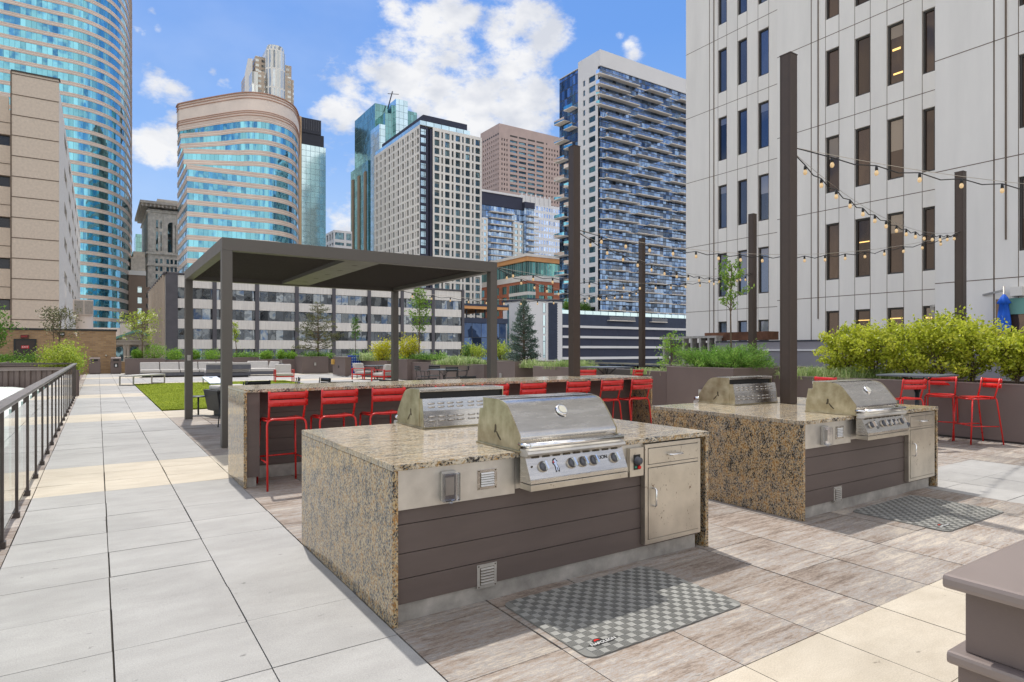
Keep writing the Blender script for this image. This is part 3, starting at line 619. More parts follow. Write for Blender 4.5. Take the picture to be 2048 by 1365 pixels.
    for x in (.115,.335,.425,.512,.690):
        k = bpy.data.objects.new('k', None); bpy.data.objects.remove(k)
        b = MB(); b.lathe([(.034,0),(.034,.006),(.031,.008)], (0,0,0), 22, 0, 'z'); bz = b.build('knob_bezel', M['steelw'], cp, **kw); bz.location = on(x,.50); bz.rotation_euler = nv.to_track_quat('Z','Y').to_euler()
        b = MB(); b.lathe([(.0295,.006),(.0285,.022),(.026,.026),(.0001,.027)], (0,0,0), 22, 0, 'z')
        b.prism([(-.009,.0271),(-.0065,.050),(.0065,.050),(.009,.0271)], -.025, .025, 'y', 1)
        kb = b.build('knob', [M['graymetal'], M['chrome']], cp, **kw); kb.location = on(x,.50); kb.rotation_euler = nv.to_track_quat('Z','Y').to_euler(); kb.rotation_euler.rotate_axis('Z', .25)
    b = MB(); b.lathe([(.0001,.005),(.006,.005),(.006,0)], (0,0,0), 10, 0, 'z'); ig = b.build('igniter', M['soot'], cp, **kw); ig.location = on(.035,.45); ig.rotation_euler = nv.to_track_quat('Z','Y').to_euler()
    text_mesh('LION', .034, 'badge_text', M['black'], cp, on(.598,.40,.001), (R(90)-tilt,0,0), .0015)
    lion_emblem(cp, on(.213,.50,.001), (-tilt,0,0))
    return r
g1 = grill((2.126,3.13,.895-.0), 0, 'stainless steel grill at the front of the near island, lid facing the camera')
g3 = dup(g1, (2.126+.79,4.975,.895), R(180), 'stainless grill seen from its louvred back, at the rear edge of the near island')
g2 = dup(g1, (2.126+3.83,3.13,.895), 0, 'stainless steel grill at the front of the far right island, beside the brown pole')
g4 = dup(g1, (2.126+3.83+.79,4.975,.895), R(180), 'stainless grill with its vented back to us, behind the pole on the far right island')
for g in (g1,g2,g3,g4): g.location.z = ZT
# ================================================================== MATS
def mat_thing():
    W, D = 1.19, .80
    m, t, b = newmat('diamond_rubber'); L = t.links.new
    tc = NN(t,'ShaderNodeTexCoord'); n = NN(t,'ShaderNodeTexNoise'); n.inputs['Scale'].default_value = 3; n.inputs['Detail'].default_value = 5; L(tc.outputs['Object'], n.inputs['Vector'])
    rp = ramp(t, [(.3,(.155,.155,.148)),(.7,(.225,.225,.21))]); L(n.outputs['Fac'], rp.inputs[0]); L(rp.outputs[0], b.inputs['Base Color']); b.inputs['Roughness'].default_value=.5
    m2 = mat('rubber_pad', (.29,.29,.275), .42, var=.15, scale=3)
    r = thing('floor_mat', 'large grey rubber mat with raised diamond pattern in front of the nearest grill island', 'mat', (1.985,2.315,0), 0, 'grill mats')
    kw = dict(world=False)
    cr = .06; pts = []
    for cx, cy, a0 in ((W-cr,D-cr,0),(cr,D-cr,90),(cr,cr,180),(W-cr,cr,270)):
        for k in range(6): a = R(a0+k*18); pts.append((cx+cr*math.cos(a), cy+cr*math.sin(a)))
    b = MB(); b.prism(pts, .001, .009, 'z'); base = b.build('mat_sheet', m, r, bevel=.002, **kw)
    b = MB(); nx, ny = 26, 17; sx, sy = W/nx, D/ny
    for i in range(nx):
        for j in range(ny):
            x, y = i*sx, j*sy
            if min(x, W-x-sx) < .012 and min(y, D-y-sy) < .06: continue
            if (i+j) % 2 == 0:
                b.box(x+.0022,y+.0022,.009,x+sx-.0022,y+sy-.0022,.0122)
            else:
                for k in range(5): b.box(x+.004+k*sx/5.3,y+.005,.009,x+.004+k*sx/5.3+.0042,y+sy-.005,.0112,1)
    b.build('diamond_tread', [m2, m], r, fix=False, **kw)
    # little badge: dark flame-topped oval with lettering
    e = MB(); pp = [(.10*math.cos(R(a)), .018*math.sin(R(a))) for a in range(0,360,20)]; e.prism(pp, .0, .0135, 'z'); em = e.build('mat_badge', M['black'], r, **kw); em.location = (.17,.095,0)
    e = MB(); e.prism([(-.052,.012),(-.05,.035),(-.02,.048),(.01,.038),(.015,.012)], .001, .0138, 'z'); e.build('badge_crest', M['black'], em, **kw)
    e = MB(); e.prism([(-.042,.022),(-.036,.036),(-.024,.04),(-.010,.036),(-.002,.024),(-.022,.027)], .001, .0145, 'z'); e.build('badge_flame', M['redpaint'], em, **kw)
    text_mesh('NAPOLEON', .031, 'badge_text', M['white'], em, (0,-.001,.0137), (0,0,0), .0006)
    return r
mt = mat_thing()
mt2 = dup(mt, (5.835,2.315,0), label='grey rubber diamond-pattern mat in front of the far right grill island')
# ================================================================== BAR
BX0, BX1, BY0, BY1, BZ = 1.318, 7.56, 7.265, 8.24, 1.075
def bar():
    r = thing('bar_counter', 'long granite bar counter behind the grills, with red stools along it', 'bar', (BX0,BY0,0)); W = BX1-BX0; D = BY1-BY0; kw = dict(world=False)
    b = MB(); b.box(0,0,BZ-.036,W,D,BZ); b.build('countertop', M['gr_top'], r, bevel=.004, **kw)
    b = MB(); b.box(0,.002,0,.034,D,BZ-.037); b.build('side_panel', M['gr_side'], r, bevel=.003, **kw)
    b = MB(); b.box(W-.034,.002,0,W,D,BZ-.037); b.build('side_panel', M['gr_side'], r, bevel=.003, **kw)
    b = MB(); b.box(.036,.03,.11,.17,.06,BZ-.038); b.build('end_board', M['board'], r, **kw)
    b = MB(); b.box(.036,.06,.0,.14,.09,.108); b.box(.18,.50,.0,W-.05,.53,.15); b.build('plinth', M['plinth'], r, **kw)
    b = MB(); yy = .47; b.box(.036,yy+.012,.15,W-.036,yy+.03,BZ-.038); z = .155
    while z < BZ-.05:
        z2 = min(z+.153, BZ-.038); b.box(.036,yy,z+.002,W-.036,yy+.0115,z2-.003); z = z2
    b.build('siding', M['board'], r, **kw)
    for x in (3.62,): 
        b = MB(); b.box(x,.44,.80,x+.075,.469,.915); b.build('outlet_box', M['plinth'], r, bevel=.004, **kw)
    return r
bar()
# ================================================================== STOOLS AND CHAIRS
def bend_path(pts, rad=.05, n=5):
    """rounds the corners of a polyline"""
    P = [Vector(p) for p in pts]; out = [P[0]]
    for i in range(1, len(P)-1):
        a = (P[i-1]-P[i]); c = (P[i+1]-P[i]); ra = min(rad, a.length*.45, c.length*.45); a.normalize(); c.normalize()
        p0 = P[i]+a*ra; p1 = P[i]+c*ra
        for k in range(n+1):
            t = k/n; out.append(p0*(1-t)**2+P[i]*2*t*(1-t)+p1*t*t)
    out.append(P[-1]); return out
def stool(name, m, label, cat, group, seat=.75, back=1.062, arms=False, w=.43, gap=2):
    """slatted metal stool/chair, local origin at its floor centre, back towards -y"""
    r = thing(name, label, cat, (0,0,0), 0, group); kw = dict(world=False); d = .40; hw = w/2-.02; t = .0115
    sp = .045 if seat > .6 else .03
    # legs (rear pair bends up over the seat rail in one tube with it)
    for sx in (-1,1):
        b = MB(); b.tube([(sx*(hw+.02),.22,0),(sx*hw,.18,seat-.03)], t, 8); b.build('leg', m, r, **kw)
    b = MB(); b.tube(bend_path([(-hw-.03,-.24-sp,0),(-hw-.012,-.185,seat-.0),(hw+.012,-.185,seat),(hw+.03,-.24-sp,0)], .07), t, 8); b.build('rear_leg_frame', m, r, **kw)
    b = MB()
    for sx in (-1,1): b.tube([(sx*hw,.19,seat-.028),(sx*(hw-.005),-.17,seat-.015)], t*.95, 8)
    b.tube([(-hw,.19,seat-.028),(hw,.19,seat-.028)], t*.95, 8); b.build('seat_rail', m, r, **kw)
    if seat > .6:
        b = MB(); zf = seat*.39
        for sx in (-1,1): b.tube([(sx*(hw+.014),.20,zf),(sx*(hw+.022),-.215,zf)], t*.75, 6)
        b.tube([(-hw-.012,.203,zf+.01),(hw+.012,.203,zf+.01)], t*.85, 6); b.build('footrest', m, r, **kw)
    # curved seat slats running side to side
    b = MB(); n = 7
    for k in range(n):
        y = .165-k*.055; P = []; 
        for i in range(9):
            x = -hw+.004+2*(hw-.004)*i/8; z = seat-.002-.018*math.cos((i/8-.5)*math.pi)-(.012 if k==0 else 0)
            P += [(x,y-.023,z),(x,y+.023,z),(x,y+.023,z+.006),(x,y-.023,z+.006)]
        for i in range(8):
            a = i*4; c = a+4; b.mesh([P[a],P[a+1],P[a+2],P[a+3],P[c],P[c+1],P[c+2],P[c+3]], [(0,1,5,4),(1,2,6,5),(2,3,7,6),(3,0,4,7)], 0, (.5,.5,0,1), True)
    b.build('seat', m, r, fix=True, **kw)
    # back posts + two bowed slats
    bh = back-seat
    for sx in (-1,1): b = MB(); b.tube([(sx*(hw-.01),-.17,seat-.01),(sx*(hw-.004),-.215,seat+bh*.5),(sx*(hw+.002),-.245,back-.004)], .012, 8); b.build('back_post', m, r, **kw)
    sh = .070 if bh < .34 else .085
    for q in range(2):
        zc = back-.012-sh/2-q*(sh+.012); yb = -.222-.035*(zc-seat)/bh*1.0
        b = MB(); P = []
        for i in range(9):
            x = -hw-.012+2*(hw+.012)*i/8; y = yb-.012-.024*math.cos((i/8-.5)*math.pi)
            P += [(x,y,zc-sh/2),(x,y-.008,zc-sh/2),(x,y-.018,zc+sh/2),(x,y-.010,zc+sh/2)]
        for i in range(8):
            a = i*4; c = a+4; b.mesh([P[a],P[a+1],P[a+2],P[a+3],P[c],P[c+1],P[c+2],P[c+3]], [(0,1,5,4),(1,2,6,5),(2,3,7,6),(3,0,4,7)], 0, (.5,.5,0,1), True)
        b.mesh(P[:4], [(0,1,2,3)]); b.mesh(P[-4:], [(3,2,1,0)])
        b.build('back_slat', m, r, **kw)
    if arms:
        for sx in (-1,1):
            b = MB(); b.tube(bend_path([(sx*(hw+.02),.20,seat*.98),(sx*(hw+.03),.19,seat+.20),(sx*(hw+.015),-.21,seat+.215)], .06), .011, 8); b.build('armrest', m, r, **kw)
    return r
st = stool('bar_stool', M['redpaint'], 'x', 'bar stool', 'red bar stools along the granite bar')
us = [(531,617),(638,717),(741,813),(866,928),(957,1017),(1037,1093),(1129,1180),(1198,1247),(1260,1303)]
lab = ['red metal bar stool at the left end of the long bar, all legs visible','second red bar stool from the left end of the long bar','red bar stool partly cut off by the back of the near rear grill',
 'red bar stool almost hidden, only a sliver showing above the near rear grill','red bar stool peeking out just above the right half of the near rear grill','red bar stool just right of the near rear grill, rising behind the front grill lid',
 'red bar stool standing behind the front grill lid, directly below the bar pole','red bar stool second from the right end of the bar','red bar stool at the far right end of the bar, beside the granite end panel']
for k, (a, c) in enumerate(us):
    x = (onY(a+2,7.04)+onY(c-2,7.04))/2
    o = st if k == 0 else dup(st, (0,0,0))
    o.location = (x, 7.275+random.uniform(-.015,.015), 0); o.rotation_euler = (0,0,random.uniform(-.03,.03)); o['label'] = lab[k]
# high table with four stools, right
def high_table(loc, label, top=.66, h=1.03, rz=0, cat='table'):
    r = thing('high_table', label, cat, loc, rz, 'dark pedestal tables'); kw = dict(world=False)
    b = MB(); b.box(-top/2,-top/2,h-.028,top/2,top/2,h); b.build('tabletop', M['tabletop'], r, bevel=.006, **kw)
    b = MB(); b.tube([(0,0,.03),(0,0,h-.25)], .032, 12); b.build('pedestal', M['blackm'], r, **kw)
    b = MB()
    for sx in (-1,1):
        for sy in (-1,1): b.tube([(sx*.02,sy*.02,h-.30),(sx*.05,sy*.05,h-.18),(sx*.17,sy*.17,h-.024)], .012, 6)
    b.build('brackets', M['blackm'], r, **kw)
    b = MB(); b.box(-.24,-.24,0,.24,.24,.022); b.build('base', M['blackm'], r, bevel=.01, **kw)
    return r
tX, tY = 11.45, 5.0
high_table((tX,tY,0), 'dark grey square high table with four red stools by the planter on the right', .92, 1.10, R(4))
for dx, dy, rz, lb in ((.42,-.68,R(55),'red high stool at the right end of the high table, its whole frame visible'),(-.80,-.12,R(-22),'red high stool between the far right grill and the high table, back toward the grill'),
                       (.56,-.12,R(105),'red high stool behind the high table, against the planter wall'),(-.95,.85,R(-100),'red high stool half hidden behind the far right grill lid')):
    o = dup(st, (tX+dx,tY+dy,0), rz, lb, 'red stools around the high table')
# far high table with two red stools behind the bar's right end
fx, fy = UD(1213, 15.6)
high_table((fx,fy,0), 'dark high table between two red stools beyond the right end of the bar', .95, 1.10, R(-5))
for du, rz, lb in ((-45,R(-20),'red high stool left of the far table beyond the bar'),(45,R(15),'red high stool right of the far table beyond the bar')):
    X, Y = UD(1213+du, 14.9); dup(st, (X,Y,0), rz, lb, 'red stools at the far table')
# ================================================================== RAILING (left)
M['gedge'] = mat('glass_edge', (.42,.56,.52), .15, 0, var=.1)
def railing():
    r = thing('glass_railing', 'long brown metal railing with clear glass panels along the left edge of the walk', 'railing', (-.62,0,0)); kw = dict(world=False)
    b = MB(); ys, ye = -1.0, 24.95
    b.prism([(-.055,1.072),(-.05,1.088),(.05,1.088),(.055,1.072),(.05,1.058),(-.05,1.058)], ys, ye, 'y'); b.build('handrail', M['handrail'], r, **kw)
    ps = [6.10+1.036*k for k in range(-6,19)]
    for y in ps:
        if y > ye: break
        b = MB(); b.box(-.024,y-.012,.0,.024,y+.012,1.058); b.box(-.036,y-.03,0,.036,y+.03,.05); p = b.build('post', M['railm'], r, bevel=.002, **kw)
        b = MB()
        for z in (.25,.80):
            b.box(-.034,y+.0121,z-.03,-.002,y+.06,z+.03); b.box(-.034,y-.06,z-.03,-.002,y-.0121,z+.03)
        b.build('glass_clips', M['clip'], p, bevel=.003, **kw)
    for y in ps[:-1]:
        if y+1.0 > ye: break
        b = MB(); b.face([(.012,y+.035,.09),(.012,y+1.0,.09),(.012,y+1.0,.975),(.012,y+.035,.975)]); g = b.build('glass_panel', [M['glassr']], r, fix=False, **kw)
        b = MB(); b.box(-.042,y-.011,.09,-.0245,y+.001,.975); b.build('glass_edge', M['gedge'], g, **kw)
railing()
# ================================================================== PERGOLA
def pergola():
    X0, X1, Y0, Y1 = 1.585, 6.565, 10.45, 15.45; zt, zb = 3.24, 3.045; w = .15
    r = thing('pergola', 'flat roofed taupe metal pergola with louvred ceiling over the lounge', 'pergola', (X0,Y0,0)); a = X1-X0; d = Y1-Y0; kw = dict(world=False)
    for x in (0,a-w):
        for y in (0,d-w): b = MB(); b.box(x,y,0,x+w,y+w,zb-.001); b.build('post', M['pergola'], r, bevel=.004, **kw)
    for q in ((0,0,a,w),(0,d-w,a,d),(0,w+.001,w,d-w-.001),(a-w,w+.001,a,d-w-.001)):
        b = MB(); b.box(q[0],q[1],zb,q[2],q[3],zt); b.build('beam', M['pergola'], r, bevel=.004, **kw)
    mid = a*.47; bw = .62
    b = MB(); b.box(mid-bw/2,w+.002,zb+.02,mid+bw/2,d-w-.002,zb+.10); cb = b.build('centre_beam', M['pergola'], r, bevel=.003, **kw)
    for k in range(5):
        b = MB(); b.lathe([(.0001,-.003),(.055,-.003),(.062,0)], (mid+.03,.8+k*.82,zb+.0195), 16, 0, 'z'); b.build('downlight', M['louvre'], cb, **kw)
    for xa, xb in ((w+.005,mid-bw/2-.005),(mid+bw/2+.005,a-w-.005)):
        b = MB(); n = 46; st_ = (d-2*w-.02)/n
        for k in range(n):
            y = w+.01+k*st_; b.box(xa,y+.004,zb+.105,xb,y+st_-.004,zb+.128)
            b.box(xa,y+st_-.012,zb+.085,xb,y+st_-.004,zb+.104)
        b.build('louvres', M['louvre'], r, fix=False, **kw)
        b = MB(); b.box(xa,w+.004,zb+.12+.01,xb,d-w-.004,zb+.14); b.build('roof_sheet', M['louvre'], r, **kw)
    b = MB(); b.box(.04,d-w-.006,1.28,.11,d-w-.001,1.40); b.build('switch_plate', M['plinth'], r, bevel=.003, **kw)
pergola()
# ================================================================== POLES AND STRING LIGHTS
def pole(x, y, z0, z1, label, w=.15):
    r = thing('light_pole', label, 'pole', (x,y,z0), 0, 'brown string light poles'); kw = dict(world=False); h = z1-z0
    # steel channel section: web and two flanges
    b = MB(); b.box(-w/2,-w/2+.02,0,w/2-.02,w/2-.02,h); b.box(-w/2,-w/2,0,w/2,-w/2+.019,h); b.box(-w/2,w/2-.019,0,w/2,w/2,h); b.build('shaft', M['bronze'], r, bevel=.003, **kw)
    b = MB(); b.box(-w/2-.004,-w/2-.004,h+.001,w/2+.004,w/2+.004,h+.01); b.build('cap', M['bronze'], r, **kw)
    return r
X_, Y_ = UD(1577, 7.29); PP = {}
PP[1] = (X_, Y_); pole(X_, Y_, ZT+.001, 4.93, 'tallest looking brown metal pole rising from the far right grill island', .135)
PP[2] = (6.60, 8.10); pole(6.60, 8.10, BZ+.001, 4.88, 'brown metal pole standing on the long granite bar', .14)
for k, u, d, z1, lb in ((3,1284,19.6,5,'thin brown pole farthest away, in front of the striped garage'),(4,1505,16.1,5,'brown pole behind the juniper planter, just left of the tallest pole'),(5,1921,12.3,5,'brown pole behind the yellow green hedge at the far right')):
    PP[k] = UD(u, d); pole(PP[k][0], PP[k][1], -.3, z1, lb, .15)
M['bulb'] = newmat('warm_bulb')[0]
def _bulb():
    t = M['bulb'].node_tree; b = t.nodes['Principled BSDF']; b.inputs['Base Color'].default_value = (.85,.62,.34,1); b.inputs['Roughness'].default_value = .15
    b.inputs['Emission Color'].default_value = (1,.62,.25,1); b.inputs['Emission Strength'].default_value = .12
_bulb()
def strand(a, c, sag, n, label, skip0=.06):
    a = Vector(a); c = Vector(c); r = thing('string_light', label, 'string lights', a, 0, 'string lights over the deck'); L = (c-a)
    def P(t, extra=0): return Vector((L.x*t, L.y*t, L.z*t-4*sag*t*(1-t)-extra))
    b = MB(); b.tube([P(t/24) for t in range(25)], .0035, 4); b.build('wire', M['clip'], r, world=False, fix=False)
    ts = [skip0+(1-2*skip0)*k/(n-1) for k in range(n)]
    pts = [P(0)]
    for k, t in enumerate(ts):
        pts.append(P(t, .03)); 
        if k < n-1: tm = (t+ts[k+1])/2; pts.append(P(tm, .06+random.uniform(0,.02)))
    pts.append(P(1)); b = MB(); b.tube(pts, .007, 5); b.build('cable', M['black'], r, world=False, fix=False)
    for t in ts:
        p = P(t, .035)
        b = MB(); b.lathe([(.0001,.0),(.014,0),(.017,-.02),(.018,-.05),(.0001,-.051)], (p.x,p.y,p.z), 8); s = b.build('socket', M['black'], r, world=False, fix=False)
        b = MB(); b.lathe([(.011,-.05),(.019,-.063),(.0245,-.083),(.021,-.102),(.011,-.112),(.0001,-.114)], (p.x,p.y,p.z), 10); b.build('bulb', M['bulb'], s, world=False, fix=False)
def at(k, z): return (PP[k][0], PP[k][1], z)
strand(at(1,3.88), (15.5,.6,3.95), .33, 15, 'string of warm bulbs from the tallest pole off to the right edge')
strand(at(1,3.86), at(5,3.84), .36, 15, 'string of warm bulbs sloping from the tallest pole down to the hedge pole')
strand(at(2,3.52), at(5,3.80), .42, 17, 'long string of warm bulbs from the bar pole to the hedge pole')
strand(at(2,3.50), at(4,3.47), .33, 14, 'string of warm bulbs from the bar pole to the pole in the juniper')
pc = (6.5,10.5,3.16); pb = (6.5,15.4,3.1)
strand(pc, at(4,3.50), .30, 15, 'string of warm bulbs from the front corner of the pergola to the juniper pole')
strand(pc, at(3,3.45), .35, 14, 'string of warm bulbs from the front corner of the pergola to the farthest pole')
strand(pb, at(3,3.42), .30, 14, 'string of warm bulbs from the back corner of the pergola to the farthest pole')
# ================================================================== CITY BUILDINGS
ZB = -22.4
def bmat(name, col, var=.08, scale=.15, rough=.8, bump=0, **k): return mat(name, col, rough, 0, var=var, scale=scale, bump=bump, bscale=2, spec=.3, **k)
B_ = dict(
 white=bmat('white_precast', (.82,.79,.735), .05, 1.6, stretch=(1,1,.16), detail=9), cream=bmat('cream_panel', (.81,.775,.71)), pink=bmat('pink_granite', (.52,.40,.36)), tan=bmat('tan_aggregate', (.66,.56,.455), .09, 5),
 tan2=bmat('pale_aggregate', (.70,.655,.59), .1, 2), ring=bmat('pink_limestone', (.80,.69,.60)), ringd=bmat('rust_trim', (.50,.30,.22)), grey=bmat('charcoal_pilaster', (.12,.115,.125), .12, .8),
 navy=bmat('navy_metal', (.055,.068,.105), .15, .6), navy2=bmat('dark_navy_panel', (.05,.055,.085)), whitep=bmat('white_panel', (.76,.75,.74), .04), stone=bmat('carved_stone', (.74,.70,.635), .3, .6, detail=9), stone2=bmat('pale_limestone', (.55,.50,.44), .2, .5),
 brick=bmat('orange_brick', (.48,.175,.10), .15, 1), orange=bmat('orange_eave_lit_soffit', (.75,.38,.16)), black=bmat('black_louvre', (.05,.052,.065)), brown=bmat('brown_brick', (.28,.21,.17)), joint=mat('panel_joint', (.16,.12,.09), .9), slab=bmat('concrete_slab', (.74,.68,.60)),
 win=mat('dark_frame', (.05,.045,.04), .5), cornice=bmat('weathered_cornice', (.56,.51,.45), .2, 1), teal=bmat('patina_copper', (.20,.42,.36)), conc=bmat('beige_spandrel', (.78,.74,.68), .10, 1.2, stretch=(3,3,.3)))
GL = dict(
 cyan=glassmat('cyan_band_glass', (.20,.50,.62), 1.5, 0, .07, (.05,.20,.26), .93, .05, .28, .035),
 res=glassmat('blue_residential_glass', (.16,.24,.38), 1.35, 3.0, .12, (.035,.04,.055), .9, .05, .75, .10, vw=.25),
 res2=glassmat('pale_residential_glass', (.34,.43,.55), 1.5, 3.0, .14, (.05,.055,.07), .9, .05, .5, .08, vw=.3),
 punch=glassmat('punched_window_glass', (.14,.23,.27), 30, 0, .01, (.02,.02,.02), .85, .06, .8, .12),
 blue=glassmat('office_blue_glass', (.10,.125,.18), 40, 0, .0, (.02,.02,.02), .8, .04, .6, .04),
 dark=glassmat('dark_window_glass', (.05,.055,.065), 40, 0, .0, (.02,.02,.02), .4, .06, .5, .04),
 brownw=glassmat('brown_reflecting_glass', (.10,.068,.05), 40, 0, .0, (.02,.02,.02), .5, .04, .6, .10),
 green=glassmat('sea_green_glass', (.20,.39,.39), 2.0, 3.9, .14, (.12,.20,.19), .85, .14, .3, .02),
 bluet=glassmat('pale_blue_glass', (.62,.80,.86), 3.0, 3.9, .22, (.22,.33,.37), .8, .14, .12, .012),
 whitev=glassmat('white_fin_glass', (.48,.60,.86), 1.8, 3.8, .7, (.80,.80,.80), .85, .1, .35, .05, vw=1.5),
 crown=glassmat('ribbed_crown_glass', (.52,.56,.56), 3.0, 15, 1.3, (.80,.78,.72), .8, .15, .5, .05, vw=1.2),
 crownb=glassmat('tan_ribbed_glass', (.40,.42,.42), 4.5, 4.0, 2.0, (.52,.42,.32), .8, .15, .5, .05, vw=2.0),
 strip=glassmat('warped_strip_glass', (.20,.225,.25), 1.45, 0, .10, (.06,.065,.07), .85, .04, .75, .30),
 teal=glassmat('teal_office_glass', (.12,.30,.29), 1.3, 0, .16, (.35,.42,.40), .85, .06, .7, .08),
 garage=glassmat('navy_lobby_glass', (.06,.10,.20), 2.6, 4.6, .14, (.03,.035,.05), .85, .05, .7, .08))
def facade(mb, O, T, N, W, z0, z1, rows, cols, depth, panes, mi=0, ok=None):
    """wall strip with real recessed openings; panes gets (quad, area key)"""
    def P(u, z, d=0): return (O[0]+T[0]*u-N[0]*d, O[1]+T[1]*u-N[1]*d, z)
    def q(ua, ub, za, zb, m=mi): 
        if ub-ua > 1e-4 and zb-za > 1e-4: mb.face([P(ua,za),P(ub,za),P(ub,zb),P(ua,zb)], m)
    rows = sorted([r for r in rows if r[0] > z0 and r[1] < z1]); z = z0
    for (za, zb) in rows:
        q(0, W, z, za); u = 0
        for (ua, ub) in cols:
            if ok and not ok(ua, za): continue
            q(u, ua, za, zb); u = ub; D = depth
            mb.face([P(ua,za),P(ua,za,D),P(ua,zb,D),P(ua,zb)], mi); mb.face([P(ub,za),P(ub,zb),P(ub,zb,D),P(ub,za,D)], mi)
            mb.face([P(ua,za),P(ub,za),P(ub,za,D),P(ua,za,D)], mi); mb.face([P(ua,zb),P(ua,zb,D),P(ub,zb,D),P(ub,zb)], mi)
            panes.append(([P(ua,za,D*.9),P(ub,za,D*.9),P(ub,zb,D*.9),P(ua,zb,D*.9)], T, N))
        q(u, W, za, zb); z = zb
    q(0, W, z, z1)
def size_px(qd):
    ps = [PJ(*p) for p in qd]
    if any(p is None for p in ps): return 0
    if max(p[0] for p in ps) < 0 or min(p[0] for p in ps) > 2048 or max(p[1] for p in ps) < 0: return 0
    return abs((ps[0][0]-ps[2][0])*(ps[0][1]-ps[2][1]))
def emit_panes(root, panes, gm, fm=None, fw=.08, most=100, mull=0, name='window', blinds=None):
    panes = sorted(panes, key=lambda p: -size_px(p[0])); rest = MB()
    for k, (qd, T, N) in enumerate(panes):
        b = MB() if k < most else rest; col = (random.random(),random.random(),random.random(),1)
        b.face(qd, 0, col)
        if fm:
            a, c = Vector(qd[0]), Vector(qd[2]); z0, z1 = a.z, c.z; L = (Vector((c.x,c.y,0))-Vector((a.x,a.y,0))).length; Tt = Vector((T[0],T[1],0)); Nn = Vector((N[0],N[1],0))
            def fb(u0,u1,za,zb):
                P = []
                for zz in (za,zb):
                    for uu, dd in ((u0,.001),(u1,.001),(u1,.06),(u0,.06)): p = a+Tt*uu+Nn*dd; P.append((p.x,p.y,zz))
                b.mesh(P, [(0,1,2,3),(7,6,5,4),(0,4,5,1),(1,5,6,2),(2,6,7,3),(3,7,4,0)], 1)
            fb(0,fw,z0,z1); fb(L-fw,L,z0,z1); fb(fw,L-fw,z0,z0+fw); fb(fw,L-fw,z1-fw,z1)
            if mull: fb(L*mull-fw/2, L*mull+fw/2, z0+fw, z1-fw)
        if k < most:
            w = b.build(name, [gm]+([fm] if fm else []), root, fix=False)
            if blinds and random.random() < blinds[1]:
                a, c = Vector(qd[0]), Vector(qd[2]); Nn = Vector((N[0],N[1],0)); Tt = (Vector((c.x,c.y,0))-Vector((a.x,a.y,0))).normalized(); f = random.uniform(.12,.55); o_ = Nn*.006
                A = a+Tt*(fw+.01)+o_; Bq = Vector((c.x,c.y,a.z))-Tt*(fw+.01)+o_; z1 = c.z-fw-.01; z0 = z1-(c.z-a.z)*f
                q = MB(); q.face([(A.x,A.y,z0),(Bq.x,Bq.y,z0),(Bq.x,Bq.y,z1),(A.x,A.y,z1)]); q.build('blind', blinds[0], w, fix=False)
    if len(panes) > most:
        o = rest.build(name+'_grid', [gm]+([fm] if fm else []), root, fix=False); o['kind'] = 'stuff'
def bthing(name, label, cx, cy, cat='building', group=None): return thing(name, label, cat, (cx,cy,ZB), 0, group)
def corner(u, d, v):
    x, y = UD(u, d); return x, y, CH+(V0-v)*d/FPX
def shell(b, x0, y0, x1, y1, zt, faces='BRT', mi=0, zb=ZB):
    if 'R' in faces: b.face([(x1,y0,zb),(x1,y1,zb),(x1,y1,zt),(x1,y0,zt)], mi)
    if 'B' in faces: b.face([(x1,y1,zb),(x0,y1,zb),(x0,y1,zt),(x1,y1,zt)], mi)
    if 'T' in faces: b.face([(x0,y0,zt),(x1,y0,zt),(x1,y1,zt),(x0,y1,zt)], mi)
    if 'L' in faces: b.face([(x0,y1,zb),(x0,y0,zb),(x0,y0,zt),(x0,y1,zt)], mi)
    if 'F' in faces: b.face([(x0,y0,zb),(x1,y0,zb),(x1,y0,zt),(x0,y0,zt)], mi)
def floors(ztop, h, off, wh, zmin=-3):
    out = []; z = ztop-off
    while z-wh > zmin: out.append((z-wh, z)); z -= h
    return out
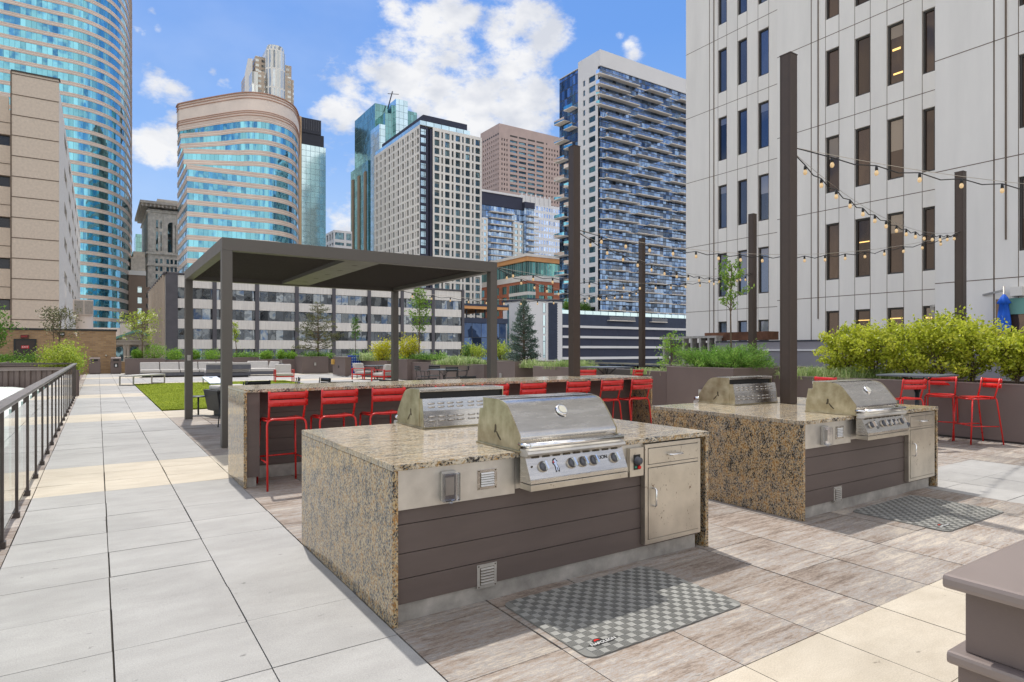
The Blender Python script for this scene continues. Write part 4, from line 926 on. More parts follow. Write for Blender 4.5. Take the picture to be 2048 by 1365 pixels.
# ---------------- right white precast office tower (three stepped zones)
def office_tower():
    r = bthing('office_tower', 'huge pale precast office tower with tall narrow dark windows on the right', 23.7, 0)
    zt = 46
    Y0c, Y0b, Y0a = -14., onX(1870, 23.9), onX(1554.5, 26.6); Ya = onX(1372, 29.0)
    wall = MB(); pan = []; pb_ = []
    def zone(X, Yn, Yf, cols_uv, zref, fh, wh, low=None):
        T = (0,-1); W = Yf-Yn
        cols = sorted([(Yf-onX(a, X), Yf-onX(b_, X)) for a, b_ in cols_uv])
        rows = []; z = zref
        while z < zt+6: z += fh
        while z > -8: rows.append((z-wh, z)); z -= fh
        panes = []
        facade(wall, (X,Yf), T, (-1,0), W, -8, zt, [q for q in rows if q[0] > -7.5 and q[1] < zt-.3], cols, .16, panes)
        # panel joints: real 2.5 cm dark strips a hair proud
        for (za, zb) in rows:
            zj = zb+(fh-wh)*.45
            if zj < zt: wall.box(X-.004, Yn, zj, X, Yf, zj+.028, 1)
        for (ua, ub) in cols:
            for uu in (ua, ub): wall.box(X-.003, Yf-uu-.010, -8, X, Yf-uu+.010, zt, 1)
        return panes
    # A (far, left), B, C (near, right)
    pA = zone(29.0, Y0a-.5, Ya, [(1436,1453.5),(1475,1494),(1516,1537.5)], HZ(29.0,onX(1445,29.0),370.5), 3.8, 2.42)
    pB = zone(26.6, Y0b-.4, Y0a, [(1651,1678),(1709.5,1740.5),(1774,1807.5),(1844.5,1870.6)], HZ(26.6,onX(1664,26.6),272.5), 3.8, 2.45)
    colsC = [(2037,2068),(2120,2170),(2290,2370)]
    pC = zone(23.9, Y0c, Y0b, colsC, HZ(23.9,onX(2040,23.9),354), 3.8, 2.3)
    # end faces between zones, outer corner, roof
    for xa, xb, y in ((26.6,29.0,Y0a),(23.9,26.6,Y0b)): wall.face([(xa,y,-8),(xb,y,-8),(xb,y,zt),(xa,y,zt)])
    wall.face([(29,Ya,ZB),(45,Ya,ZB),(45,Ya,zt),(29,Ya,zt)]); wall.face([(24,Y0c,zt),(45,Y0c,zt),(45,Ya,zt),(29,Ya,zt)])
    wall.box(29.0,Y0c,ZB,44.9,Ya-.02,-7.99)
    # downpipe-like dark expansion joints
    for X, u, z0 in ((29.0,1428,-8),(26.6,1636.5,2.9),(23.9,2012,5.0)): wall.box(X-.03, onX(u,X)-.022, z0, X-.0045, onX(u,X)+.022, zt, 1)
    for X, u in ((29.0,1419),(26.6,1622.5),(23.9,1988)): wall.box(X-.004, onX(u,X)-.02, -8, X, onX(u,X)+.02, zt, 1)
    wall.build('wall', [B_['white'], B_['joint']], r, fix=False)
    bl1 = glassmat('blind_behind_glass', (.24,.25,.30), 40, 0, 0, (.1,.1,.1), .45, .06, .3, .03); bl2 = glassmat('tan_blind_behind_glass', (.26,.21,.165), 40, 0, 0, (.1,.1,.1), .3, .08, .3, .03)
    emit_panes(r, pA, GL['blue'], B_['win'], .07, blinds=(bl1,.6)); emit_panes(r, pB, GL['brownw'], B_['win'], .07, blinds=(bl2,.4)); emit_panes(r, pC, GL['brownw'], B_['win'], .07, blinds=(bl2,.4))
    lamp = emit('ceiling_lamp', (1,.62,.2), 1.1)
    for X, u, v0_, v1_, du in ((26.6,1725,640,641.5,14),(26.6,1790,636,638,22),(26.6,1856,634,637,12),(26.6,1856,643,646,12),(26.6,1790,95,99,10),(26.6,1795,143,146,14),(26.6,1730,482,484,18)):
        Y = onX(u, X); za, zb = HZ(X,Y,v1_), HZ(X,Y,v0_); hw = abs(onX(u+du,X)-onX(u-du,X))/2*.8
        b = MB(); b.box(X+.118,Y-hw,za,X+.142,Y+hw,zb); b.build('ceiling_lamp', lamp, r)
    # wide lobby opening at the far right with blinds
    Y1 = onX(1994, 23.9); za, zb = HZ(23.9,onX(2000,23.9),690), HZ(23.9,onX(2000,23.9),599)
    b = MB(); b.box(23.80,Y1-9,za,23.89,Y1,zb); w = b.build('lobby_window', [GL['brownw']], r)
    b = MB(); b.box(23.76,Y1-9,zb-.5,23.795,Y1-.1,zb); b.build('blind', B_['teal'], w)
    b = MB(); b.box(23.76,Y1-8,zb-1.55,23.78,Y1-.6,zb-1.45); b.build('ceiling_lamp', lamp, w)
    Y2 = onX(1982,23.9); b = MB(); zz = HZ(23.9,Y2,590); b.box(23.6,Y2-.9,zz-.1,23.88,Y2-.6,zz+.18); b.build('wall_lamp', B_['cream'], r)
office_tower()
def parapet_right():
    X = 22.6; ya, yb = -10, onX(1432, X); z1 = HZ(X,onX(1600,X),683.5)
    r = bthing('parapet_wall', 'long grey panelled parapet wall at the foot of the pale office tower', X, ya, 'wall')
    b = MB(); b.box(X,ya,-6,X+.4,yb,z1); y = ya
    while y < yb: b.box(X-.012,y+.012,-6,X-.001,min(y+1.35,yb)-.012,z1-.38); y += 1.35
    b.build('panels', bmat('grey_violet_panel', (.26,.25,.27), .08, 1), r)
    b = MB(); b.box(X-.06,ya,z1-.36,X-.013,yb,z1-.30); b.build('trim_rail', B_['whitep'], r)
    b = MB(); b.box(X-.02,ya,z1+.001,X+.42,yb,z1+.06); b.build('coping', B_['black'], r)
    X2 = 22.6; yc, yd = onX(1432.5, X2), onX(1326, X2)
    r = bthing('metal_frame_screen', 'open galvanized metal frame screen with upright posts beside the grey parapet', X2, yc, 'screen'); zt = HZ(X2,(yc+yd)/2,673)
    b = MB(); b.box(X2+.5,yc,-6,X2+.6,yd,zt-.3); b.build('backing_sheet', bmat('dark_backing', (.14,.125,.12), .3, 2), r)
    for u in (1327,1366,1382.5,1399.5,1416.5,1431):
        y = onX(u,X2); b = MB(); b.box(X2,y-.05,-6,X2+.35,y+.05,zt-.101); b.build('post', M['plinth'], r)
    b = MB(); b.box(X2,yc,zt-.10,X2+.45,yd+.1,zt); b.build('top_rail', M['plinth'], r)
    yb2 = onX(1522,X); b = MB(); b.box(X+.45,yb2,z1+.1,X+1.2,yc+1,z1+.45); o = b.build('roof_beam', bmat('rusty_beam', (.13,.06,.035), .4, 2)); tag(o, 'long rusty brown roof beam lying along the top of the grey parapet', 'beam')
parapet_right()
def umbrella():
    X, Y = UD(2008, 19.5); zt = HZ(X,Y,589); zb = HZ(X,Y,662)
    r = thing('patio_umbrella', 'closed bright blue patio umbrella behind the hedge, against the tower', 'umbrella', (X,Y,zb-1.9))
    b = MB(); b.tube([(X,Y,zb-1.9),(X,Y,zt+.25)], .03, 8); b.build('pole', M['plinth'], r)
    m = mat('blue_canvas', (.01,.12,.62), .7, var=.2, scale=4); b = MB(); P = []; n = 24; prof = [(.03,zt),(.10,zt-.10),(.17,zt-.28),(.11,zt-.31),(.14,zt-.6),(.17,zb+.25),(.16,zb)]
    for rr, z in prof:
        for k in range(n): a = 2*math.pi*k/n; q = rr*(1+.22*math.sin(k*math.pi*2/4)*(1 if z < zt-.2 else .3)); P.append((X+q*math.cos(a), Y+q*math.sin(a), z))
    F = [(i*n+k, i*n+(k+1)%n, (i+1)*n+(k+1)%n, (i+1)*n+k) for i in range(len(prof)-1) for k in range(n)]; b.mesh(P, F, smooth=True); b.build('canopy', m, r)
    xa, ya = UD(1863, 22.5); za = HZ(xa,ya,613); b = MB(); b.bar((X,Y,zt+.12),(xa,ya,za),.05,.06); b.bar((xa,ya,za+.05),(xa+.35,ya-.25,za-2.2),.07,.09); b.build('arm', M['plinth'], r)
umbrella()
# ---------------- balcony apartment tower
def balcony_tower():
    cx, cy, zt = corner(1200.5, 184, 98.8); x1 = cx+46; y1 = onX(1117, cx)
    r = bthing('apartment_tower', 'tall white and blue glass apartment tower with staggered balconies', cx, cy)
    yw = onX(1156, cx); yg = onX(1196, cx); zg = zt-4.7; fh = 3.0; zlow = 10
    wall = MB(); pan = []
    # white pilaster on the left face with two window columns
    cols = [(onX(1190.5,cx)-yg, onX(1177.5,cx)-yg),(onX(1170,cx)-yg, onX(1166,cx)-yg)]
    facade(wall, (cx,yg), (0,1), (-1,0), yw-yg, zlow, zt, [(z0,z1) for z0,z1 in floors(zt, fh, 6.6, 1.75, zlow)], cols, .25, pan)
    wall.box(cx,cy,zg,x1,cy+.6,zt); wall.box(cx,cy+.61,zg+.0,cx+.6,yg-.01,zt)
    shell(wall, cx, cy+1, x1, yw, zt-.01, 'RBT')
    wall.box(cx+.02,yw+.01,zt-1.85,x1,y1,zt-1.7)
    wall.build('white_frame', B_['whitep'], r, fix=False)
    emit_panes(r, pan, GL['punch'], None, most=100)
    # glass walls, one band per storey (each storey's band a part of its own)
    z = zg; k = 0; zs = []
    while z-fh > zlow: zs.append((z-fh, z)); z -= fh
    for i, (za, zb) in enumerate(zs):
        b = MB(); b.box(cx+.35,cy+.35,za,x1-.1,cy+.9,zb); b.box(cx+.35,cy+.9,za,cx+.8,yg-.01,zb); b.build('storey_glass', GL['res'], r, fix=False)
        sl = MB(); sl.box(cx+.25,cy+.22,za-.14,x1,cy+.34,za+.14); sl.box(cx+.23,cy+.22,za-.14,cx+.34,yg-.01,za+.14); sl.build('floor_edge', B_['slab'], r)
    b = MB(); b.box(cx+.4,yw+.01,zlow,cx+.9,y1,zt-1.9); b.build('side_glass', GL['res'], r, fix=False)
    nb = 0
    def balc(x0, x1_, y0, y1_, z):
        b = MB(); b.box(x0,y0,z-.13,x1_,y1_,z+.10)
        o = b.build('balcony', B_['slab'], r)
        b = MB()
        if y1_-y0 < 3: b.face([(x0+.05,y0+.05,z+.11),(x1_-.05,y0+.05,z+.11),(x1_-.05,y0+.05,z+1.15),(x0+.05,y0+.05,z+1.15)]); b.face([(x0+.05,y0+.05,z+.11),(x0+.05,y1_,z+.11),(x0+.05,y1_,z+1.15),(x0+.05,y0+.05,z+1.15)])
        else: b.face([(x0+.05,y0+.05,z+.11),(x0+.05,y1_-.05,z+.11),(x0+.05,y1_-.05,z+1.15),(x0+.05,y0+.05,z+1.15)])
        b.build('balcony_glass', GL['balc'], o, fix=False)
    L = x1-cx
    for i, (za, zb) in enumerate(zs):
        pat = [(0 if i < 4 else 1.5,15),(19,29),(33,44)] if i%2==0 else [(0 if i < 4 else 3,11),(14,25),(29,38),(41,46)]
        if i > 22: pat = [(p[0]+1,p[1]-2) for p in pat[:2]]
        if i > 26: pat = []
        for a, c in pat:
            balc(cx+a-(1.5 if a == 0 else 0), cx+c, cy-1.35, cy+.2, za)
        if i > 1 and i < 27:
            b0 = yw+.5; balc(cx-1.9, cx+.3, b0+(4 if i%2 else .0), y1-(0 if i%2 else 5), za)
GL['balc'] = clearmat('balcony_glass', (.86,.91,.95), 1.4)
balcony_tower()
def garage():
    cx, cy, zt = corner(1053, 168, 596.5); y1 = onX(1006, cx); xe = onY(1124.5, cy)
    r = bthing('stair_tower', 'white panelled stair tower with a dark louvre strip, right behind the blue spruce', cx, cy)
    b = MB(); b.box(cx,cy,ZB,xe,y1,zt-.5); b.build('wall', B_['whitep'], r)
    b = MB(); b.box(cx-.3,cy-.3,zt-.499,xe+.2,y1+.3,zt); b.build('roof', B_['navy'], r)
    zz = lambda v,u,y: HZ(onY(u,y),y,v)
    xa, xb = onY(1096.5,cy), onY(1114,cy); b = MB(); z = zz(720,1100,cy); z2 = zz(607,1100,cy); b.box(xa,cy-.12,z,xb,cy-.001,z2); k = z
    while k < z2: b.box(xa,cy-.3,k,xb,cy-.121,k+.3); k += .7
    b.build('louvre', B_['navy'], r, fix=False)
    for u, w in ((1086,4.5),):
        xa, xb = onY(u,cy), onY(u+w,cy)
        for va, vb in ((607,626),(631,652),(655,668),(672,716)): b = MB(); b.box(xa,cy-.1,zz(vb,u,cy),xb,cy-.001,zz(va,u,cy)); b.build('window', GL['bluet'], r, fix=False)
    ya, yb = onX(1018,cx), onX(1015,cx); b = MB(); b.box(cx-.1,ya,HZ(cx,ya,708),cx-.001,yb,HZ(cx,ya,609)); b.build('window', GL['punch'], r, fix=False)
    r = bthing('parking_garage', 'dark navy parking garage with white horizontal stripes', xe, cy, 'garage'); xr = onY(1420, cy)
    ztg = zz(627.5,1128,cy); b = MB(); b.box(xe+.3,cy+1.0,ZB,xr,cy+40,ztg); b.build('wall', B_['navy'], r)
    for va, vb in ((650.4,655.2),(671.5,676.2),(692,696.8),(714.6,719.8)):
        b = MB(); b.box(xe+.5,cy+.5,zz(vb,1128,cy),xr,cy+.99,zz(va,1128,cy)); b.build('white_stripe', B_['whitep'], r)
    for k in range(9):
        for row in range(3):
            z0, z1 = zz((671,692,714)[row],1128,cy), zz((656,677,697)[row],1128,cy)
            x = xe+1+k*5.2; b = MB(); b.box(x,cy+.93,z0+.2,x+4.9,cy+.99,z1-.2); b.build('mesh_panel', B_['navy2'], r)
    b = MB(); b.box(xe+.3,cy+.9,ztg+.001,xr,cy+1.1,ztg+1.1); b.build('roof_glass', GL['bluet'], r)
    return cx, cy, xe, ztg
GX, GY, GXE, GZT = garage()
# ---------------- cream grid apartment tower
bl_ = glassmat('pale_blind_behind_glass', (.42,.45,.42), 40, 0, 0, (.1,.1,.1), .4, .1, .4, .03)
def cream_tower():
    d = 218; cx, cy, zt = corner(839.5, d, 249); x1 = onY(963.5, cy); y1 = onX(748.5, cx); xw = onY(865.5, cy)
    r = bthing('apartment_block', 'cream gridded apartment tower with a navy corner strip, behind the pergola roof', cx, cy)
    wall = MB(); pan = []; fh = 17.1*d/FPX; wh = fh*.74
    rows = floors(zt, fh, 1.1, wh, -4)
    us = [(869.2,879.1),(882.8,886.4),(890.3,899.6),(903.5,907.5),(911.4,920.7),(924.2,927.9),(931.2,940.2),(944.1,947.7),(951,960.2)]
    facade(wall, (xw,cy), (1,0), (0,-1), x1-xw, -6, zt, rows, [(onY(a,cy)-xw, onY(c,cy)-xw) for a,c in us], .5, pan)
    W = y1-cy; nb = 10; bw = W/nb; cols = []
    for k in range(nb): cols += [(k*bw+bw*.20, k*bw+bw*.58),(k*bw+bw*.76, k*bw+bw*.92)]
    facade(wall, (cx,cy), (0,1), (-1,0), W, -6, zt, rows, cols, .5, pan)
    shell(wall, cx, cy, x1, y1, zt, 'RBT', zb=-6); wall.box(cx+.3,cy+.9,ZB,x1-.3,y1-.3,-6.01)
    wall.build('wall', B_['cream'], r, fix=False)
    emit_panes(r, pan, GL['punch'], B_['win'], .12, mull=.6, blinds=(bl_,.3))
    nav = MB(); pn = []; facade(nav, (cx,cy), (1,0), (0,-1), (xw-cx)*.62, -6, zt-.6, [(a-.1,c-.1) for a,c in rows], [(.4,(xw-cx)*.5)], .3, pn)
    nav.box(cx+(xw-cx)*.62+.01,cy+1.2,-6,xw-.01,cy+1.8,zt-.6); nav.box(xw-.9,cy+.3,-6,xw-.02,cy+1.19,zt-.6)
    nav.build('navy_strip', B_['navy2'], r, fix=False); emit_panes(r, pn, GL['bluet'], B_['win'], .12, mull=.7)
    zp = CH+(V0-228.6)*(d+3)/FPX; b = MB(); b.box(cx+2.5,cy+2.5,zt+.01,onY(941,cy),y1-2,zp); b.build('penthouse', B_['navy2'], r)
    b = MB(); b.box(cx+.3,cy+.3,zt+.01,onY(941,cy),cy+.45,zt+1.6); b.box(cx+.3,cy+.46,zt+.01,cx+.45,y1-.5,zt+1.6); b.build('roof_glass', GL['bluet'], r, fix=False)
cream_tower()
def pink_tower():
    d = 480; cx, cy, zt = corner(998.4, d, 246.8); x1 = onY(1124, cy); y1 = onX(961, cx)
    r = bthing('stone_tower', 'broad pinkish stone office tower between the cream and balcony towers', cx, cy)
    wall = MB(); pan = []; fh = 9.95*d/FPX; rows = floors(zt, fh, 10.8, 1.9, 40); W = x1-cx
    us = [(1003,1005.3),(1008,1010.3),(1013,1015.3),(1020,1035),(1037.6,1052.6),(1055.6,1070),(1073,1087.5),(1092,1094.3),(1097.5,1099.8),(1103,1105.3),(1108.5,1110.8),(1114,1116.3)]
    facade(wall, (cx,cy), (1,0), (0,-1), W, 20, zt, rows, [(onY(a,cy)-cx,onY(c,cy)-cx) for a,c in us], .9, pan)
    W = y1-cy; n = 9; facade(wall, (cx,cy), (0,1), (-1,0), W, 20, zt, rows, [(k*W/n+W/n*.3,k*W/n+W/n*.72) for k in range(n)], .9, pan)
    zc = zt-8.4
    for a, c in us[3:8]: wall.box(onY(a,cy),cy-.05,zc,onY(c,cy),cy-.001,zc+1.3,1)
    for k in range(n): wall.box(cx-.05,cy+k*W/n+W/n*.2,zc,cx-.001,cy+k*W/n+W/n*.8,zc+1.3,1)
    shell(wall, cx, cy, x1, y1, zt, 'RBT', zb=20); wall.box(cx+1,cy+1,ZB,x1-1,y1-1,19.9)
    wall.build('wall', [B_['pink'], B_['win']], r, fix=False); emit_panes(r, pan, GL['punch'])
pink_tower()
# ---------------- curved ribbon-window towers
def dense(pts, n=44):
    """Catmull-Rom through plan points, resampled evenly"""
    P = [Vector(p) for p in pts]; P = [P[0]*2-P[1]]+P+[P[-1]*2-P[-2]]; out = []
    for i in range(1, len(P)-2):
        for k in range(12):
            t = k/12; a,b_,c,e = P[i-1],P[i],P[i+1],P[i+2]
            out.append(.5*((2*b_)+(c-a)*t+(2*a-5*b_+4*c-e)*t*t+(3*b_-a-3*c+e)*t**3))
    out.append(P[-2]); return out
def ring(b, pl, z0, z1, off=0, mi=0, col=None, cap=False):
    n = len(pl); Q = []
    for i, p in enumerate(pl):
        t = (pl[min(i+1,n-1)]-pl[max(i-1,0)]).normalized(); Q.append((p.x+t.y*off, p.y-t.x*off))
    L = 0
    for i in range(n-1):
        a, c = Q[i], Q[i+1]; d = math.hypot(c[0]-a[0], c[1]-a[1])
        b.face([(a[0],a[1],z0),(c[0],c[1],z0),(c[0],c[1],z1),(a[0],a[1],z1)], mi, col or (.5,.5,.5,1), [(L,z0),(L+d,z0),(L+d,z1),(L,z1)]); L += d
    return Q
def lipring(b, pl, z0, z1, o0, o1, mi=0):
    """solid ring: underside, face, top between offsets o0 (inner) and o1 (outer)"""
    A = MB(); q0 = ring(A, pl, z0, z1, o0); q1 = ring(b, pl, z0, z1, o1, mi)
    for i in range(len(pl)-1):
        b.face([(q0[i][0],q0[i][1],z0),(q0[i+1][0],q0[i+1][1],z0),(q1[i+1][0],q1[i+1][1],z0),(q1[i][0],q1[i][1],z0)], mi)
        b.face([(q0[i][0],q0[i][1],z1),(q1[i][0],q1[i][1],z1),(q1[i+1][0],q1[i+1][1],z1),(q0[i+1][0],q0[i+1][1],z1)], mi)
def ribbon_floor(r, wall, pl, zf, fh, gh):
    """one storey: recessed window band (a part) plus limestone spandrel with rust lines"""
    b = MB(); ring(b, pl, zf, zf+gh, -.16, 0, (random.random(),.5,.5,1)); b.build('window_band', GL['cyan'], r, fix=False)
    lipring(wall, pl, zf+gh, zf+fh, -.2, 0, 0); h = fh-gh
    lipring(wall, pl, zf+gh+h*.20, zf+gh+h*.24, 0, .06, 1); lipring(wall, pl, zf+gh+h*.62, zf+gh+h*.66, 0, .06, 1); lipring(wall, pl, zf+gh+h*.9, zf+gh+h*1.0, 0, .10, 0)
def curved_mid():
    A = [(354.6,237),(358,234),(363.8,233),(395,230),(450,225.5),(486.5,223.3),(514,223.5),(541.5,225.5),(569,230),(587,236),(595.5,245),(598,256),(597,270),(590,285)]
    A = [Vector(UD(u,d)) for u,d in A]
    r = bthing('ribbon_window_tower', 'rounded beige office tower with bright cyan ribbon windows and a blank crown band', *UD(354.6,237))
    wall = MB(); zt = 93.6; arc = dense(A)
    fh = 4.0; gh = 2.35; z = zt-8.6
    lipring(wall, arc, z, zt, -.5, .1, 0)
    for zz, h in ((z+.3,.25),(z+1.2,.25),(z+1.9,.2),(zt-2.2,.25),(zt-1.2,.25)): lipring(wall, arc, zz, zz+h, .1, .35, 1)
    lipring(wall, arc, zt-.3, zt, .1, .6, 1)
    wall.face([(p.x,p.y,zt-.5) for p in arc])
    def lower(cu, cd, ju):
        c = Vector(UD(cu,cd)); left = Vector(UD(354.6,238)); js = [p for p in arc if PJ(p.x,p.y,0) and PJ(p.x,p.y,0)[0] > ju or p.y > A[-3].y and PJ(p.x,p.y,0)[0] > 560]
        n1 = [left.lerp(c, k/6) for k in range(7)]; n2 = [c.lerp(js[0], k/9) for k in range(1,9)]
        return n1+n2+js
    L = [lower(361,229.5,440), lower(361,228.5,450), lower(367,221.5,478), lower(367,221,482)]; low = lower(374,213.3,516)
    k = 0
    while z > -16:
        z -= fh; pl = arc if k == 0 else (L[k-1] if k <= 4 else low)
        ribbon_floor(r, wall, pl, z, fh, gh); 
        # step-out roofs where the plan changes
        if k in (0,1,3,5): wall.face([(p.x,p.y,z+fh-.02) for p in pl])
        k += 1
    wall.build('wall', [B_['ring'], B_['ringd']], r, fix=False)
curved_mid()
def curved_left():
    r = bthing('round_office_tower', 'giant rounded beige and cyan glass tower cut off by the left edge of the view', *UD(100,215))
    Yp = 273.8; P = [(onY(-160,Yp),Yp+0)]+[(onY(u,Yp),Yp) for u in (-60,20,90,150)]
    P += [UD(190,229.5),UD(222,236),UD(243,244),UD(256,254),UD(262.5,268),UD(263.5,284),UD(258,303),UD(240,320)]
    pl = dense([Vector(p) for p in P]); wall = MB(); fh = 4.0; z = -14.3; n = 0
    while z < 150: ribbon_floor(r, wall, pl, z, fh, 2.65); z += fh; n += 1
    wall.face([(p.x,p.y,z) for p in pl]); wall.build('wall', [B_['ring'], B_['ringd']], r, fix=False)
curved_left()
# ---------------- tan building at left
def tan_building():
    X = -3.07; Y = 72.8; zt = HZ(X,Y,160.5); xl = onY(22,Y); r = bthing('concrete_building', 'tan aggregate panel building with small dark windows, at the left edge', X, Y)
    wall = MB(); pan = []
    wall.box(xl,Y,ZB,X,Y+.5,zt)
    fh = 3.8; z = HZ(onY(30,Y),Y,640)
    while z < zt: wall.box(xl,Y-.03,z,X,Y-.001,z+.07,1); z += 1.87
    wall.box(xl-.05,Y-.04,-6,xl+.05,Y-.001,zt,1)
    Y2 = Y+1.2; zt2 = HZ(onY(10,Y2),Y2,219); rows = []; z = HZ(onY(10,Y2),Y2,540/2.73*0+621.0)
    rows = [(HZ(onY(10,Y2),Y2,620.5)+k*fh, HZ(onY(10,Y2),Y2,598)+k*fh) for k in range(7)]
    facade(wall, (xl-26,Y2), (1,0), (0,-1), 25.98, -6, zt2, [q for q in rows if q[1] < zt2-1], [(25.98-16,25.98-12.6),(25.98-9,25.98-5.6),(25.98-3.2,25.98-.15)], .5, pan)
    z = rows[0][0]-1.7
    while z < zt2: wall.box(xl-26,Y2-.03,z,xl-.02,Y2-.001,z+.06,1); z += fh
    wall.box(xl-1.6,Y2,zt2,xl-.3,Y2+.8,zt2+1.2)
    wall.box(xl-26,Y2+.6,ZB,xl-.01,Y2+30,zt2-.01)
    wall.build('front_wall', [B_['tan'], B_['joint']], r, fix=False); emit_panes(r, pan, GL['dark'], B_['win'], .1, mull=.5)
    # right side wall running away from us, with slanting ribbon openings (punched windows)
    side = MB(); ye = onX(160.5, X); pan = []; W = ye-Y-.5
    cols = [(W*.13+k*W*.145, W*.13+k*W*.145+W*.085) for k in range(6)]
    facade(side, (X,Y+.5), (0,1), (1,0), W, -6, zt-.5, [(q[0]+0,q[1]+.2) for q in rows]+[], cols, .4, pan); side.box(xl,Y+.52,ZB,X-.5,ye,zt-.6); side.box(X-.49,Y+.52,ZB,X-.01,ye,-6.01)
    side.face([(X-.5,Y+.5,zt-.5),(X,Y+.5,zt-.5),(X,ye,zt-.5),(X-.5,ye,zt-.5)])
    side.build('side_wall', B_['tan2'], r, fix=False); emit_panes(r, pan, GL['punch'], B_['win'], .1)
    b = MB(); b.box(xl,Y-.1,zt+.001,X+.1,Y+.7,zt+.12); b.build('coping', B_['win'], r)
    # round stair drum with a louvred box on top
    cx, cy = UD(169,72); zc = HZ(cx,cy,631); zr = HZ(cx,cy,601); rad = 14.5*72/FPX
    r = bthing('vent_tower', 'round pinkish drum topped by a square louvred vent box', cx, cy, 'vent')
    b = MB(); b.lathe([(rad,-8),(rad,zc)], (cx,cy,0), 32); b.build('drum', B_['ring'], r)
    b = MB(); s = 18.5*72/FPX; b.box(cx-s,cy-s,zc+.01,cx+s*.8,cy+s,zr); b.build('vent_box', B_['ring'], r)
    b = MB(); z = zc+.12
    for q in range(2):
        x0 = cx-s+.15+q*(s*.88); z = zc+.1
        while z < zr-.12: b.box(x0,cy-s-.05,z,x0+s*.78,cy-s-.005,z+.05); z += .09
    b.build('louvre', M['plinth'], r, fix=False)
tan_building()
